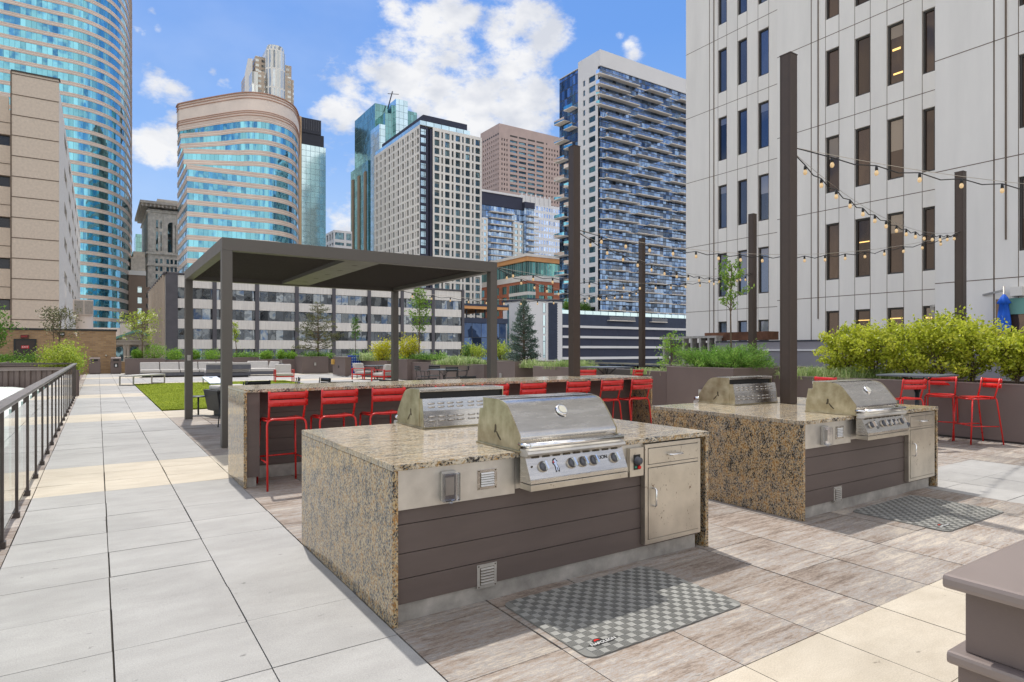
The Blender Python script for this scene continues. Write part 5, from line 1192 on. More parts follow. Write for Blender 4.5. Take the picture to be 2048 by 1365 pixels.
def brick_building():
    Y = 48.9; x1 = onY(232,Y); zt = 2.77; r = bthing('brick_building', 'low tan brick building with a dark exit door at the end of the walk', x1-40, Y)
    m, t, bs = newmat('tan_brick'); L = t.links.new
    uv = NN(t,'ShaderNodeUVMap', uv_map='UV'); bk = NN(t,'ShaderNodeTexBrick'); L(uv.outputs[0], bk.inputs['Vector']); bk.inputs['Scale'].default_value = 1; bk.inputs['Brick Width'].default_value=.30; bk.inputs['Row Height'].default_value=.10; bk.inputs['Mortar Size'].default_value=.008
    bk.inputs['Color1'].default_value=(.42,.27,.14,1); bk.inputs['Color2'].default_value=(.30,.185,.095,1); bk.inputs['Mortar'].default_value=(.26,.20,.15,1)
    L(bk.outputs['Color'], bs.inputs['Base Color']); bs.inputs['Roughness'].default_value=.85
    b = MB(); b.box(x1-40,Y,-8,x1,Y+8,zt); b.box(x1+.002,Y+.1,-8,onY(251,Y),Y+.5,HZ(onY(245,Y),Y,724)); b.build('wall', m, r)
    b = MB(); b.box(x1-40.1,Y-.06,zt+.002,x1+.06,Y+8.1,zt+.12); b.build('coping', M['blackm'], r)
    xa, xb = onY(31,Y), onY(69.5,Y); zd = HZ(onY(50,Y),Y,681)
    b = MB(); b.box(xa-.09,Y-.06,0,xa,Y-.001,zd+.09); b.box(xb,Y-.06,0,xb+.09,Y-.001,zd+.09); b.box(xa,Y-.06,zd,xb,Y-.001,zd+.09); b.build('door_frame', M['blackm'], r)
    b = MB(); b.box(xa+.002,Y-.04,0,xb-.002,Y-.002,zd-.002); d = b.build('door', mat('dark_bronze_door',(.035,.022,.018),.35), r)
    xs = onY(50.5,Y); zs = HZ(xs,Y,694.5); red = mat('sign_red',(.65,.03,.03),.5)
    b = MB(); b.box(xs-.19,Y-.05,zs-.085,xs+.19,Y-.041,zs+.085); s = b.build('exit_sign', red, d); 
    def txt(s_, size, par, x, y, z, m_):
        o = text_mesh(s_, size, 'lettering', m_, par, (0,0,0), (R(90),0,0), .002); rt = par; off = Vector((0,0,0))
        while rt is not None: off += Vector(rt.location); rt = rt.parent
        o.location = Vector((x,y,z))-off; return o
    txt('EXIT', .15, s, xs, Y-.054, zs, M['white'])
    xs = onY(49.5,Y); zs = HZ(xs,Y,673.5); b = MB(); b.box(xs-.20,Y-.12,zs-.10,xs+.20,Y-.001,zs+.10); s = b.build('exit_light', mat('dark_red_sign',(.08,.012,.01),.4), r)
    txt('EXIT', .15, s, xs, Y-.124, zs, red)
    xs = onY(123,Y); zs = HZ(xs,Y,668.5); b = MB(); b.box(xs-.16,Y-.1,zs-.12,xs+.16,Y-.001,zs+.12); o = b.build('camera_box', M['blackm'], r); b = MB(); b.box(xs-.13,Y-.105,zs-.03,xs+.13,Y-.101,zs+.01); b.build('label_strip', M['white'], o)
    xs = onY(212,Y); zs = HZ(xs,Y,711.5); b = MB(); b.lathe([(.07,0),(.07,.10),(.03,.16),(.0001,.16)], (xs,Y,zs), 14, 0, 'y'); b.build('wall_tap', M['clip'], r)
    # two litter bins
    for u0, u1, sign in ((178,201,False),(221,243,True)):
        Yb = 47.6; xa, xb = onY(u0,Yb), onY(u1,Yb); cx = (xa+xb)/2; w = xb-xa
        r2 = thing('litter_bin', 'brown metal recycling bin with a white bottle symbol, right of the other bin' if sign else 'plain brown metal litter bin left of the one with a symbol', 'bin', (cx,Yb,0), 0, 'bins against the brick wall')
        b = MB(); b.box(cx-w/2,Yb,.05,cx+w/2,Yb+.6,.78); b.box(cx-w/2+.04,Yb+.04,0,cx+w/2-.04,Yb+.56,.05); b.build('body', M['planter'], r2, bevel=.01)
        b = MB(); b.prism([(Yb-.0,.79),(Yb+.02,1.0),(Yb+.6,1.08),(Yb+.6,.79)], cx-w/2+.02, cx+w/2-.02); b.build('hood', M['planter'], r2, bevel=.008)
        b = MB(); b.box(cx-w*.27,Yb-.012,.84,cx+w*.27,Yb+.03,.94); b.build('opening', M['black'], r2)
        if sign:
            b = MB(); b.box(cx-.12,Yb-.012,.42,cx+.12,Yb-.001,.68); s = b.build('label_plate', M['black'], r2)
            b = MB(); b.prism([(cx-.05,.46),(cx-.05,.56),(cx-.015,.60),(cx-.015,.64),(cx+.015,.64),(cx+.015,.60),(cx+.05,.56),(cx+.05,.46)], Yb-.016, Yb-.0125, 'y'); b.build('bottle_symbol', M['white'], s)
brick_building()
# ---------------- low strip-window office behind the planters
def strip_office():
    cx, cy, zt = corner(331.5, 112, 545.5); x1 = onY(927.5,cy); y1 = onX(298,cx)
    r = bthing('strip_window_office', 'long low office block with warped mirror window strips and beige spandrels', cx, cy)
    fh = 41.4*112/FPX; gh = fh*.53; us = [331.5,429,514,593.5,667.5,738,804,866,925]; pw = .95
    zz = zt-1.5; beige = MB(); 
    lev = []
    z = zt-2.55
    while z > -12: lev.append(z); z -= fh
    def pil(xa, xb): b = MB(); b.box(xa,cy-.25,ZB,xb,cy+.5,zt-.2); b.build('pilaster', B_['grey'], r)
    xs = [onY(u,cy) for u in us]
    pil(cx, cx+1.9)
    for x in xs[1:-1]: pil(x-.35,x+.35)
    pil(x1-.55,x1+.05)
    for i in range(len(xs)-1):
        xa = xs[i]+(.36 if i else 1.91); xb = xs[i+1]-.36
        b = MB(); b.box(xa,cy-.05,zt-2.5,xb,cy+.5,zt-.3); b.build('spandrel', B_['conc'], r)
        for z in lev:
            b = MB(); b.box(xa,cy+.15,z-gh,xb,cy+.5,z-.02,0,(random.random(),random.random(),0,1)); b.build('window_strip', GL['strip'], r, fix=False)
            b = MB(); b.box(xa,cy-.05,z-fh+.02,xb,cy+.5,z-gh-.02); b.build('spandrel', B_['conc'], r)
    b = MB(); b.box(cx,cy-.3,zt-.19,x1,cy+.6,zt+.1); b.box(cx-.3,cy-.3,zt-.19,cx+.2,y1,zt+.1); b.build('coping', B_['grey'], r)
    b = MB(); b.box(cx+.01,cy+.51,ZB,x1,y1,zt-.2); b.build('side_wall', B_['tan2'], r)
    b = MB(); n = 9
    for k in range(n):
        y = cy+2+(y1-cy-3)*k/n; b.box(cx-.4,y,ZB,cx-.001,y+.5,zt-.25)
    b.build('side_fins', B_['tan'], r)
    # roof rail and plant
    b = MB(); 
    for zz in (zt+.5,zt+.9,zt+1.3): b.box(cx+1,cy+1.2,zz,cx+14,cy+1.25,zz+.05)
    for k in range(8): b.box(cx+1+k*1.85,cy+1.2,zt,cx+1.06+k*1.85,cy+1.26,zt+1.35)
    b.build('roof_rail', M['graymetal'], r)
    b = MB(); xa = onY(700,cy); b.box(xa,cy+8,zt,xa+14,cy+16,zt+4.6); b.build('roof_plant', B_['tan2'], r)
    b = MB(); b.box(cx+12,cy+6,zt,cx+20,cy+14,zt+3.6); b.build('roof_plant', B_['navy'], r)
strip_office()
# ---------------- distant towers
def simple_tower(name, label, u, d, v, ul, ur, gm, wm=None, grid=None, top=None, zb=ZB):
    cx, cy, zt = corner(u, d, v); x1 = onY(ur,cy); y1 = onX(ul,cx) if ul is not None else cy+(x1-cx)*.8
    r = bthing(name, label, cx, cy)
    b = MB(); b.box(cx,cy,zb,x1,y1,zt); b.build('glass_wall', gm, r, fix=False)
    return r, cx, cy, x1, y1, zt
def green_tower():
    r, cx, cy, x1, y1, zt = simple_tower('green_glass_tower', 'sea green glass skyscraper with stepped tops and a tilted antenna', 750, 372, 206.5, 709.5, 775, GL['green'])
    y2 = onX(704.5,cx-1); z2 = HZ(cx,y2,346); b = MB(); b.box(cx-2,cy+6,ZB,cx-.01,y2,z2); b.build('side_wing', GL['green'], r, fix=False)
    def bx(ua, ub, v, dy, dep, m, nm):
        yy = cy+dy; xa, xb = onY(ua,yy), onY(ub,yy); z = HZ(xa,yy,v); b = MB(); b.box(xa,yy,ZB,xb,yy+dep,z); b.build(nm, m, r, fix=False); return xa, xb, yy, z
    bx(759,771,248,-14,13.9,GL['bluet'],'low_wing'); bx(770,785,225,-9,30,GL['green'],'mid_wing')
    q = bx(792,815.5,197.5,-6,40,GL['bluet'],'tall_wing'); bx(816,834,222,4,30,GL['green'],'rear_wing'); bx(783,791.8,210,-3,30,GL['green'],'link_wing')
    b = MB(); b.tube([(q[0]-4,q[2]+3,q[3]-6),(q[0]-1,q[2]+3,q[3]+5)], .35, 6); b.tube([(q[0]-4,q[2]+3,q[3]+3),(q[0]+3,q[2]+3,q[3]+4.2)], .2, 5); b.build('antenna', B_['black'], r)
    b = MB(); 
    for k in range(3): b.box(cx-2.6,cy+9+k*11,ZB,cx-2.01,cy+12+k*11,z2-6)
    b.build('bronze_pilaster', bmat('bronze_strip',(.30,.22,.15)), r)
green_tower()
def crown_tower():
    d = 500; Yc = None
    cx, cy = UD(500, d); r = bthing('crown_tower', 'tall stepped tower with a rounded ribbed crown, behind the rounded beige building', cx, cy)
    def blk(ua, ub, v, dy, dep, m, nm):
        yy = cy+dy; xa, xb = onY(ua,yy), onY(ub,yy); z = HZ((xa+xb)/2,yy,v); b = MB(); b.box(xa,yy,-10,xb,yy+dep,z); b.build(nm, m, r, fix=False); return xa, xb, yy, z
    blk(511,568,118.5,0,60,GL['crownb'],'shaft'); blk(504,516,143.5,-12,11.9,GL['crown'],'front_pier'); blk(516.5,530,142.5,-9,8.9,GL['crownb'],'shoulder'); blk(566,570,112.5,-4,50,GL['crown'],'side_pier')
    blk(570.3,583,131.5,-5,50,GL['crownb'],'side_wing'); blk(560,583,152.5,-10,4.9,GL['crownb'],'shoulder'); blk(583.3,587.6,160.5,-8,48,GL['crownb'],'side_step')
    # tan flank to the left
    x0 = onY(505,cy); b = MB(); yl = onX(490,x0-1)
    b.prism([(cy,-10),(yl,-10),(yl,HZ(x0,yl,150)),(cy+12,HZ(x0,cy+12,118)),(cy,HZ(x0,cy,118))], x0-1.2, x0-.02); b.build('stone_flank', B_['cream'], r)
    # half-round bay, stepped at the top
    xm = onY(545.5,cy); rad = (onY(563,cy)-onY(528.5,cy))/2
    for k, (rr, v) in enumerate(((rad*1.12,104),(rad,96),(rad*.9,92.3))):
        z = HZ(xm,cy-12,v); b = MB(); n = 22; P = []
        for i in range(n+1): a = math.pi+math.pi*i/n; P.append(Vector((xm+rr*math.cos(a), cy-9+rr*.75*math.sin(a)-k*0)))
        ring(b, P, -10, z); b.face([(p.x,p.y,z) for p in P]); b.build('crown_bay', GL['crown'], r, fix=False)
    b = MB(); b.box(xm-rad*.9,cy-8.5,-10,xm+rad*.9,cy+20,HZ(xm,cy-12,94)); b.build('crown_core', GL['crown'], r, fix=False)
crown_tower()
def black_top():
    r, cx, cy, x1, y1, zt = simple_tower('black_topped_tower', 'pale blue glass tower with a black louvred top', 600, 420, 287, 599, 651.5, GL['bluet'])
    z1 = HZ(cx,cy,233); b = MB(); b.box(cx+1,cy+1,zt+.01,x1-1,y1+30,z1-10); b.build('black_crown', B_['black'], r); b = MB(); b.box(cx+.5,cy+.5,z1-9.9,x1-3,y1+30,z1); b.build('black_crown', B_['black'], r)
    b = MB()
    for k in range(9): xx = cx+1.2+k*(x1-cx-3)/9; b.box(xx,cy+.3,z1-8,xx+.25,cy+.49,z1-1)
    b.build('louvre_fins', M['graymetal'], r)
    cx, cy = UD(597.5,400); z = HZ(cx,cy,232); x2 = onY(603,cy); r = bthing('slim_stone_shaft', 'slim tan stone shaft wedged between the rounded tower and the black topped tower', cx, cy)
    b = MB(); b.box(cx,cy,ZB,x2,cy+12,z); b.build('shaft', B_['orange'] and bmat('tan_shaft',(.62,.42,.24)), r)
black_top()
def small_white():
    cx, cy, zt = corner(668, 330, 460); x1 = onY(704,cy); y1 = onX(651.5,cx); r = bthing('small_white_block', 'small white block with dark windows peeking over the pergola roof', cx, cy)
    wall = MB(); pan = []; fh = 3.8; rows = [(zt-4.8,zt-1.2)]+floors(zt, fh, 6.4, 1.5, 20)
    W = x1-cx; facade(wall, (cx,cy), (1,0), (0,-1), W, 0, zt, rows, [(W*.06,W*.56),(W*.68,W*.97)], .6, pan); W = y1-cy
    facade(wall, (cx,cy), (0,1), (-1,0), W, 0, zt, rows, [(W*.1,W*.28),(W*.4,W*.58),(W*.7,W*.9)], .6, pan); shell(wall, cx, cy, x1, y1, zt, 'RBT', zb=0); wall.box(cx,cy,ZB,x1,y1,-.1)
    wall.build('wall', B_['whitep'], r, fix=False); emit_panes(r, pan, GL['punch'])
small_white()
def balcony_mid():
    d = 300; cx, cy, zt = corner(958, d, 379); x1 = onY(1044,cy); x2 = onY(1068,cy-2)
    r = bthing('mid_rise_apartments', 'dark topped mid-rise apartments with narrow balconies below the pink tower', cx, cy)
    b = MB(); b.box(cx,cy,ZB,x1,cy+30,zt-7); b.build('glass_wall', GL['res2'], r, fix=False)
    b = MB(); b.box(cx-.2,cy-.6,zt-7,x1,cy+30,zt-1); b.build('roof_band', B_['navy2'], r)
    b = MB(); b.box(cx-.2,cy-1.2,zt-.99,x1+.2,cy+30.2,zt); b.build('roof', B_['whitep'], r)
    zt2 = HZ(x2,cy-2,407); b = MB(); b.box(x1+.1,cy-2,ZB,x2,cy+25,zt2-3); b.build('glass_wall', GL['res2'], r, fix=False); b = MB(); b.box(x1+.1,cy-2.4,zt2-2.99,x2+.3,cy+25,zt2); b.build('roof_band', B_['navy2'], r)
    for ua, ub, v in ((958,976,434),(1027,1049,444)):
        xa, xb = onY(ua,cy-1), onY(ub,cy-1); z1 = HZ(xa,cy-1,v); w = MB(); pan = []
        W = xb-xa; cols = [(W*.15,W*.42),(W*.58,W*.85)] if W > 5 else [(W*.3,W*.7)]
        facade(w, (xa,cy-.8), (1,0), (0,-1), W, 0, z1, floors(z1,3.0,.9,1.9,2), cols, .3, pan); w.face([(xa,cy-.8,z1),(xb,cy-.8,z1),(xb,cy,z1),(xa,cy,z1)]); w.face([(xa,cy-.8,0),(xa,cy,0),(xa,cy,z1),(xa,cy-.8,z1)]); w.build('cream_pier', B_['cream'], r, fix=False); emit_panes(r, pan, GL['bluet'])
    z = zt-10
    while z > 2:
        for ua, ub, yy in ((978,1026,cy),(1050,1070,cy-2)):
            if ua > 1040 and z > zt2-5: continue
            xa, xb = onY(ua,cy), onY(ub,cy); b = MB(); b.box(xa,yy-1.8,z-.25,xb,yy-.01,z+.12); o = b.build('balcony', B_['slab'], r); b = MB(); b.box(xa,yy-1.75,z+.13,xb,yy-1.7,z+1.1); b.build('balcony_rail', B_['black'] if False else GL['balc'], o, fix=False)
        z -= 3.0
balcony_mid()
def white_glass():
    cx, cy, zt = corner(1043, 350, 389.5); x1 = onY(1103,cy); x2 = onY(1124,cy); r = bthing('white_finned_office', 'white finned glass office block left of the balcony tower', cx, cy)
    b = MB(); b.box(cx,cy,ZB,x1,cy+30,zt-4.5); b.build('glass_wall', GL['whitev'], r, fix=False)
    b = MB(); b.box(cx,cy+.5,zt-4.49,x1,cy+30,zt); k = cx
    while k < x1-1: b.box(k,cy-.2,zt-5.5,k+.6,cy+.49,zt+1); k += 3.2
    b.build('fin_crown', B_['whitep'], r, fix=False)
    b = MB(); b.box(x1+.1,cy+.5,ZB,x2,cy+30,HZ(x1,cy,412)); b.build('lower_wing', GL['whitev'], r, fix=False)
white_glass()
def brick_office():
    d = 228; cx, cy, zt = corner(1055, d, 508.5); x1 = onY(1130,cy); y1 = onX(955,cx)
    r = bthing('orange_brick_office', 'orange brick office building with a glass top floor and an orange eave', cx, cy)
    b = MB(); b.box(cx-1.5,cy-1.5,zt-1.0,x1,y1,zt); b.build('eave', B_['cream'], r); b = MB(); b.box(cx-1,cy-1,zt-2.6,x1,y1,zt-1.01); b.build('eave_band', B_['orange'], r)
    b = MB(); b.box(cx,cy,zt-7.6,x1,y1,zt-2.61); b.build('top_glass', GL['teal'], r, fix=False)
    b = MB(); b.box(cx-.3,cy-.3,zt-9.6,x1,y1,zt-7.61); b.build('cream_band', B_['cream'], r)
    wall = MB(); pan = []; z1 = zt-9.61; rows = floors(z1, 4.1, 1.1, 2.9, 0); W = x1-cx; p0 = 3.2
    facade(wall, (cx,cy), (1,0), (0,-1), W, -2, z1, rows, [(5.2+k*3.9,5.2+k*3.9+2.7) for k in range(int((W-6)/3.9))], .4, pan); W = y1-cy
    facade(wall, (cx,cy), (0,1), (-1,0), W, -2, z1, rows, [(14+k*5.5,14+k*5.5+3.4) for k in range(int((W-14)/5.5))], .4, pan)
    shell(wall, cx, cy, x1, y1, z1, 'RB', zb=-2); wall.box(cx+.5,cy+.5,ZB,x1,y1,-2.1); wall.build('wall', B_['brick'], r, fix=False); emit_panes(r, pan, GL['teal'])
    for za, zb in rows:
        b = MB(); b.box(cx-.12,cy-.12,za,cx+3.5,cy-.001,zb); b.box(cx-.12,cy,za,cx-.001,cy+12,zb); b.build('corner_glass', GL['teal'], r, fix=False)
        b = MB(); b.box(cx-.15,cy-.15,za-1.2,cx+3.6,cy-.001,za-.01); b.box(cx-.15,cy,za-1.2,cx-.001,cy+12.2,za-.01); b.build('cream_band', B_['cream'], r)
brick_office()
def lobby_block():
    x0, y0 = UD(926,150); x1 = onY(1012,y0); r = bthing('glass_lobby_block', 'low dark navy glass block with a slatted roof, between the office strip and stair tower', x0, y0)
    z1 = HZ(x0,y0,636); z2 = HZ(x0,y0,612)
    b = MB(); b.box(x0,y0,ZB,x1,y0+20,z1-1.2); b.build('glass_wall', GL['garage'], r, fix=False)
    b = MB(); b.box(x0-1,y0-1,z1-1.19,x1,y0+20,z1); b.build('fascia', B_['navy'], r)
    b = MB(); b.box(x0-1,y0-1.2,z2,x1,y0+18,z2+.5); b.build('slatted_roof', B_['navy'], r); b = MB(); b.box(x0-1,y0-1.1,z2-.7,x1,y0+18,z2-.01); b.build('soffit', B_['orange'], r)  # warm light under the roof is put into the soffit's orange colour
    for k in range(4): x = x0+1+k*2.6; b = MB(); b.box(x,y0+.2,z1,x+.25,y0+.45,z2-.71); b.build('roof_post', B_['black'], r)
    b = MB(); b.box(x0-2.5,y0+1,ZB,x0-.1,y0+10,HZ(x0,y0,652)); b.build('white_pier', B_['whitep'], r)
lobby_block()
def ornate():
    cx, cy, zt = corner(295.6, 285, 404); x1 = onY(372,cy); y1 = onX(283.5,cx); r = bthing('ornate_stone_tower', 'old carved stone tower with a deep bracketed cornice and arched windows', cx, cy)
    wall = MB(); pan = []; z1 = zt-3
    rows = [(z1-11,z1-7.6),(z1-19.5,z1-12.5)]+[(a,c) for a,c in floors(z1-20, 3.55, 2.6, 2.1, 0)]
    W = x1-cx; us = [(311,316),(320,325),(333,338),(341,346),(349,354)]
    facade(wall, (cx,cy), (1,0), (0,-1), W, -4, z1, rows[2:], [(onY(a,cy)-cx,onY(c,cy)-cx) for a,c in us], .5, pan)
    facade(wall, (cx,cy), (0,1), (-1,0), y1-cy, -4, z1, rows[2:], [(3,5),(9,11),(15,17)], .5, pan)
    shell(wall, cx, cy, x1, y1, z1, 'RB', zb=-4); wall.box(cx+.5,cy+1,ZB,x1,y1,-4.1)
    for z, h, o in ((z1-20.6,.8,.7),(z1-26,.6,.5),(z1-1.5,.7,.6)): wall.box(cx-o,cy-o,z,x1,cy-.01,z+h); wall.box(cx-o,cy,z,cx-.01,y1,z+h)
    for u in (301,307,318.5,329.5,347.5,356): x = onY(u,cy); wall.box(x-.5,cy-.4,z1-19.5,x+.5,cy-.01,z1-2)
    wall.build('wall', B_['stone'], r, fix=False); emit_panes(r, pan, GL['punch'])
    for u0, u1 in ((312,323),): 
        for za, zb in ((z1-8.6,z1-5),(z1-19,z1-10.2)): xa, xb = onY(u0,cy), onY(u1,cy); b = MB(); b.box(xa,cy-.12,za,xb,cy-.01,zb); b.build('window', GL['punch'], r, fix=False)
    for u0, u1 in ((335.5,351),(358,372)):
        xa, xb = onY(u0,cy), onY(u1,cy); xc = (xa+xb)/2; rr = (xb-xa)/2; P = [(xa,z1-19.3),(xb,z1-19.3)]+[(xc+rr*math.cos(R(a)), z1-7+rr*math.sin(R(a))) for a in range(0,181,15)]
        b = MB(); b.prism(P, cy-.15, cy-.01, 'y'); w = b.build('arched_window', GL['punch'], r, fix=False)
        b = MB(); b.box(xa,cy-.3,z1-13.4,xb,cy-.16,z1-12.4); b.box(xc-.15,cy-.25,z1-19,xc+.15,cy-.16,z1-6); b.build('mullion', B_['win'], w)
    b = MB(); b.box(cx-3.2,cy-3.2,zt-1.2,x1,y1,zt); b.box(cx-2,cy-2,zt-2,x1,y1,zt-1.21); k = 0
    while cx-2.6+k*1.6 < x1: b.box(cx-2.6+k*1.6,cy-2.8,zt-2.4,cx-1.9+k*1.6,cy-.6,zt-1.22); k += 1
    b.build('cornice', B_['cornice'], r, fix=False); b = MB(); b.box(cx+4,cy+3,zt+.01,x1,y1-3,zt+2.5); b.build('parapet', B_['stone2'], r)
ornate()
def more_left():
    cx, cy, zt = corner(262, 460, 466); x1 = onY(290,cy); r = bthing('teal_glass_block', 'small distant teal glass block between the rounded tower and the ornate tower', cx, cy)
    b = MB(); b.box(cx,cy,ZB,x1,cy+30,zt-14); b.build('glass_wall', GL['cyan'], r, fix=False); b = MB(); b.box(cx+3,cy+3,zt-13.99,onY(284,cy),cy+28,zt); b.build('upper_glass', GL['green'], r, fix=False)
    cx, cy, zt = corner(257, 255, 541); x1 = onY(292,cy); r = bthing('brown_brick_block', 'brown brick block with small windows and a white parapet', cx, cy); wall = MB(); pan = []
    facade(wall, (cx,cy), (1,0), (0,-1), x1-cx, -4, zt-1.8, floors(zt,4.4,6.5,2.4,0), [(3.2,4.8),(5.4+2.2,5.4+3.6)], .3, pan); wall.box(cx,cy+.4,ZB,x1,cy+30,zt-1.9); wall.build('wall', B_['brown'], r, fix=False); emit_panes(r, pan, GL['bluet'])
    b = MB(); b.box(cx-.2,cy-.3,zt-1.79,x1,cy+30,zt); b.build('parapet', B_['whitep'], r); b = MB(); b.box(cx+1,cy+4,zt,x1,cy+30,zt+6); b.box(cx+2,cy+8,zt+6,x1,cy+30,zt+9); b.build('penthouse', B_['cornice'], r)
    # classical bank front
    x0, y0 = UD(222,138); x1 = onY(306,y0); r = bthing('classical_building', 'pale classical stone building with a green edged pediment and columns', x0, y0)
    zz = lambda v: HZ(onY(262,y0),y0,v); ze = zz(690)
    b = MB(); b.box(x0,y0+1.2,ZB,x1,y0+30,ze); b.build('wall', B_['stone2'], r); b = MB(); b.box(x0-.5,y0-.6,ze+.01,x1,y0+30,zz(683)); b.box(x0-.8,y0-.9,zz(683),x1,y0+30,zz(681)); b.build('entablature', B_['stone2'], r)
    xa, xb, xc = onY(226,y0), onY(318,y0), onY(272,y0); b = MB(); b.prism([(xa,zz(680.8)),(xb,zz(680.8)),(xc,zz(664))], y0-.3, y0+30, 'y'); b.build('pediment', B_['stone2'], r)
    b = MB(); b.bar((xa-.5,y0-.6,zz(680.5)),(xc,y0-.6,zz(662)),.9,.5); b.bar((xb+.5,y0-.6,zz(680.5)),(xc,y0-.6,zz(662)),.9,.5); b.build('green_eave', B_['teal'], r)
    for u in (250,256.5,281,287.5): x = onY(u,y0); b = MB(); b.lathe([(.42,ZB),(.42,ZB+1),(.34,ZB+1.1),(.30,ze-1),(.42,ze-.6),(.42,ze)], (x,y0+.2,0), 12); b.build('column', B_['stone2'], r)
    for u in (239.5,269): 
        x = onY(u,y0); w = .85; P = [(x-w,zz(722)),(x+w,zz(722))]+[(x+w*math.cos(R(a)),zz(701)+w*math.sin(R(a))) for a in range(0,181,20)]
        b = MB(); b.prism(P, y0+1.05, y0+1.19, 'y'); b.build('arched_window', GL['punch'], r, fix=False)
    # limestone shoulder block beneath the rounded tower
    x0, y0 = UD(160,185); x1 = onY(262,y0); r = bthing('limestone_podium', 'low pale limestone block at the foot of the round cyan tower', x0, y0); z = HZ(x0,y0,655)
    b = MB(); b.box(x0,y0,ZB,x1,y0+20,z); b.build('wall', B_['ring'], r); b = MB(); b.box(onY(240,y0),y0-2,ZB,x1,y0-.01,HZ(x1,y0,648)); b.build('white_block', B_['stone2'], r)
more_left()
# ================================================================== PLANTERS
def planter(name, label, x0, y0, x1, y1, z, group='taupe metal planters', z0=0.0, fill=True):
    r = thing(name, label, 'planter', (x0,y0,z0), 0, group)
    b = MB(); t = .05
    b.box(x0,y0,z0+.03,x1,y0+t,z-.02); b.box(x0,y1-t,z0+.03,x1,y1,z-.02); b.box(x0,y0+t,z0+.03,x0+t,y1-t,z-.02); b.box(x1-t,y0+t,z0+.03,x1,y1-t,z-.02); b.build('wall', M['planter'], r)
    b = MB(); b.box(x0+.03,y0+.03,z0,x1-.03,y1-.03,z0+.029); b.build('base', M['louvre'], r)
    b = MB(); w = .07
    for q in ((x0-.006,y0-.006,x1+.006,y0+w),(x0-.006,y1-w,x1+.006,y1+.006),(x0-.006,y0+w+.0005,x0+w,y1-w-.0005),(x1-w,y0+w+.0005,x1+.006,y1-w-.0005)): b.box(q[0],q[1],z-.0195,q[2],q[3],z)
    b.build('rim', M['plantcap'], r)
    b = MB(); b.box(x0+t,y0+t,z-.14,x1-t,y1-t,z-.07); b.build('soil', M['soil'], r)
    return r
PZ = {}
planter('planter', 'long taupe planter by the brick building with a blossoming tree in it', 1.42, 45.3, onY(330.5,45.3), 46.6, 1.01)
planter('planter', 'low taupe planter with round clipped shrubs, behind the grey sofas', onY(330.8,45.6), 45.6, onY(463.5,45.6), 46.7, .90)
planter('planter', 'taupe planter with a thin sapling, just left of the double shrub planter', onY(464,44.6), 44.6, onY(518.5,44.6), 45.9, 1.06)
planter('planter', 'low taupe planter with three round shrubs, behind the lone red armchair', onY(519,43.0), 43.0, onY(604,43.0), 44.1, .93)
planter('planter', 'square taupe planter holding the wide sparse conifer', onY(604.5,41.2), 41.2, onY(657,41.2), 43.0, 1.11)
planter('planter', 'short low taupe planter link between the conifer planter and the grill cabinet', onY(657.5,42), 42, onY(700,42), 43.2, .97)
# utility cabinet
def cabinet():
    x0, y0 = 11.75, 35.0; x1 = onY(702.5,y0); y1 = onX(665.5,x0); z = HZ(x0,y0,715.5)
    r = thing('utility_cabinet', 'taupe utility cabinet with a yellow box, left of the blue game board', 'cabinet', (x0,y0,0))
    b = MB(); b.box(x0,y0,.05,x1,y1,z); b.build('body', M['planter'], r, bevel=.01); b = MB(); b.box(x0-.03,y0-.03,z+.001,x1+.03,y1+.03,z+.03); b.build('lid', M['plantcap'], r)
    b = MB(); ym = (y0+y1)/2; b.box(x0-.02,ym-.05,.48,x0-.001,ym+.05,.62); b.build('lock', M['black'], r)
    b = MB(); b.box(x0-.12,y1-.35,z-.42,x0-.001,y1-.1,z-.12); b.build('yellow_box', mat('yellow_box',(.65,.38,.08),.5), r)
cabinet()
planter('planter', 'taupe planter with trailing grass and yellow bushes behind the blue game board', 12.9, 31.6, 14.6, onX(722,12.9), .96)
X6 = 12.95; Y6 = onX(814.6,X6); planter('planter', 'tall taupe planter with a leafy young tree, right of the back pergola post', X6, Y6, X6+1.9, onX(797,X6), HZ(X6,Y6,719))
Y7 = onX(968,13.2); planter('planter', 'long low taupe planter with spilling grass behind the black cafe chairs', 13.2, Y7, 14.4, Y6-.02, HZ(13.2,Y7,729.5))
X8 = 12.55; Y8 = onX(1030,X8); planter('planter', 'taupe planter holding the blue spruce', X8, Y8, X8+2.2, onX(990,X8), HZ(X8,Y8,723.7))
X9 = 12.45; Y9 = onX(1160,X9); planter('planter', 'low taupe planter with a grass clump, in front of the spruce planter', X9, Y9, X9+1.3, onX(1066,X9), HZ(X9,onX(1100,X9),733.5))
X10 = 11.15; Y10 = onX(1333,X10); planter('planter', 'small taupe planter past the right end of the bar', X10, Y10, X10+1.2, onX(1294,X10), HZ(X10,onX(1300,X10),742))
X11 = 11.0; Y11 = 8.3; Z11 = HZ(X11,Y11,736.5); planter('planter', 'tall taupe planter full of juniper with a small tree', X11, Y11, 13.6, onX(1332,X11)-.02, Z11)
Z12 = .962; planter('planter', 'long taupe planter along the right edge holding the yellow green hedge', 12.3, -4, 13.55, 8.28, Z12)
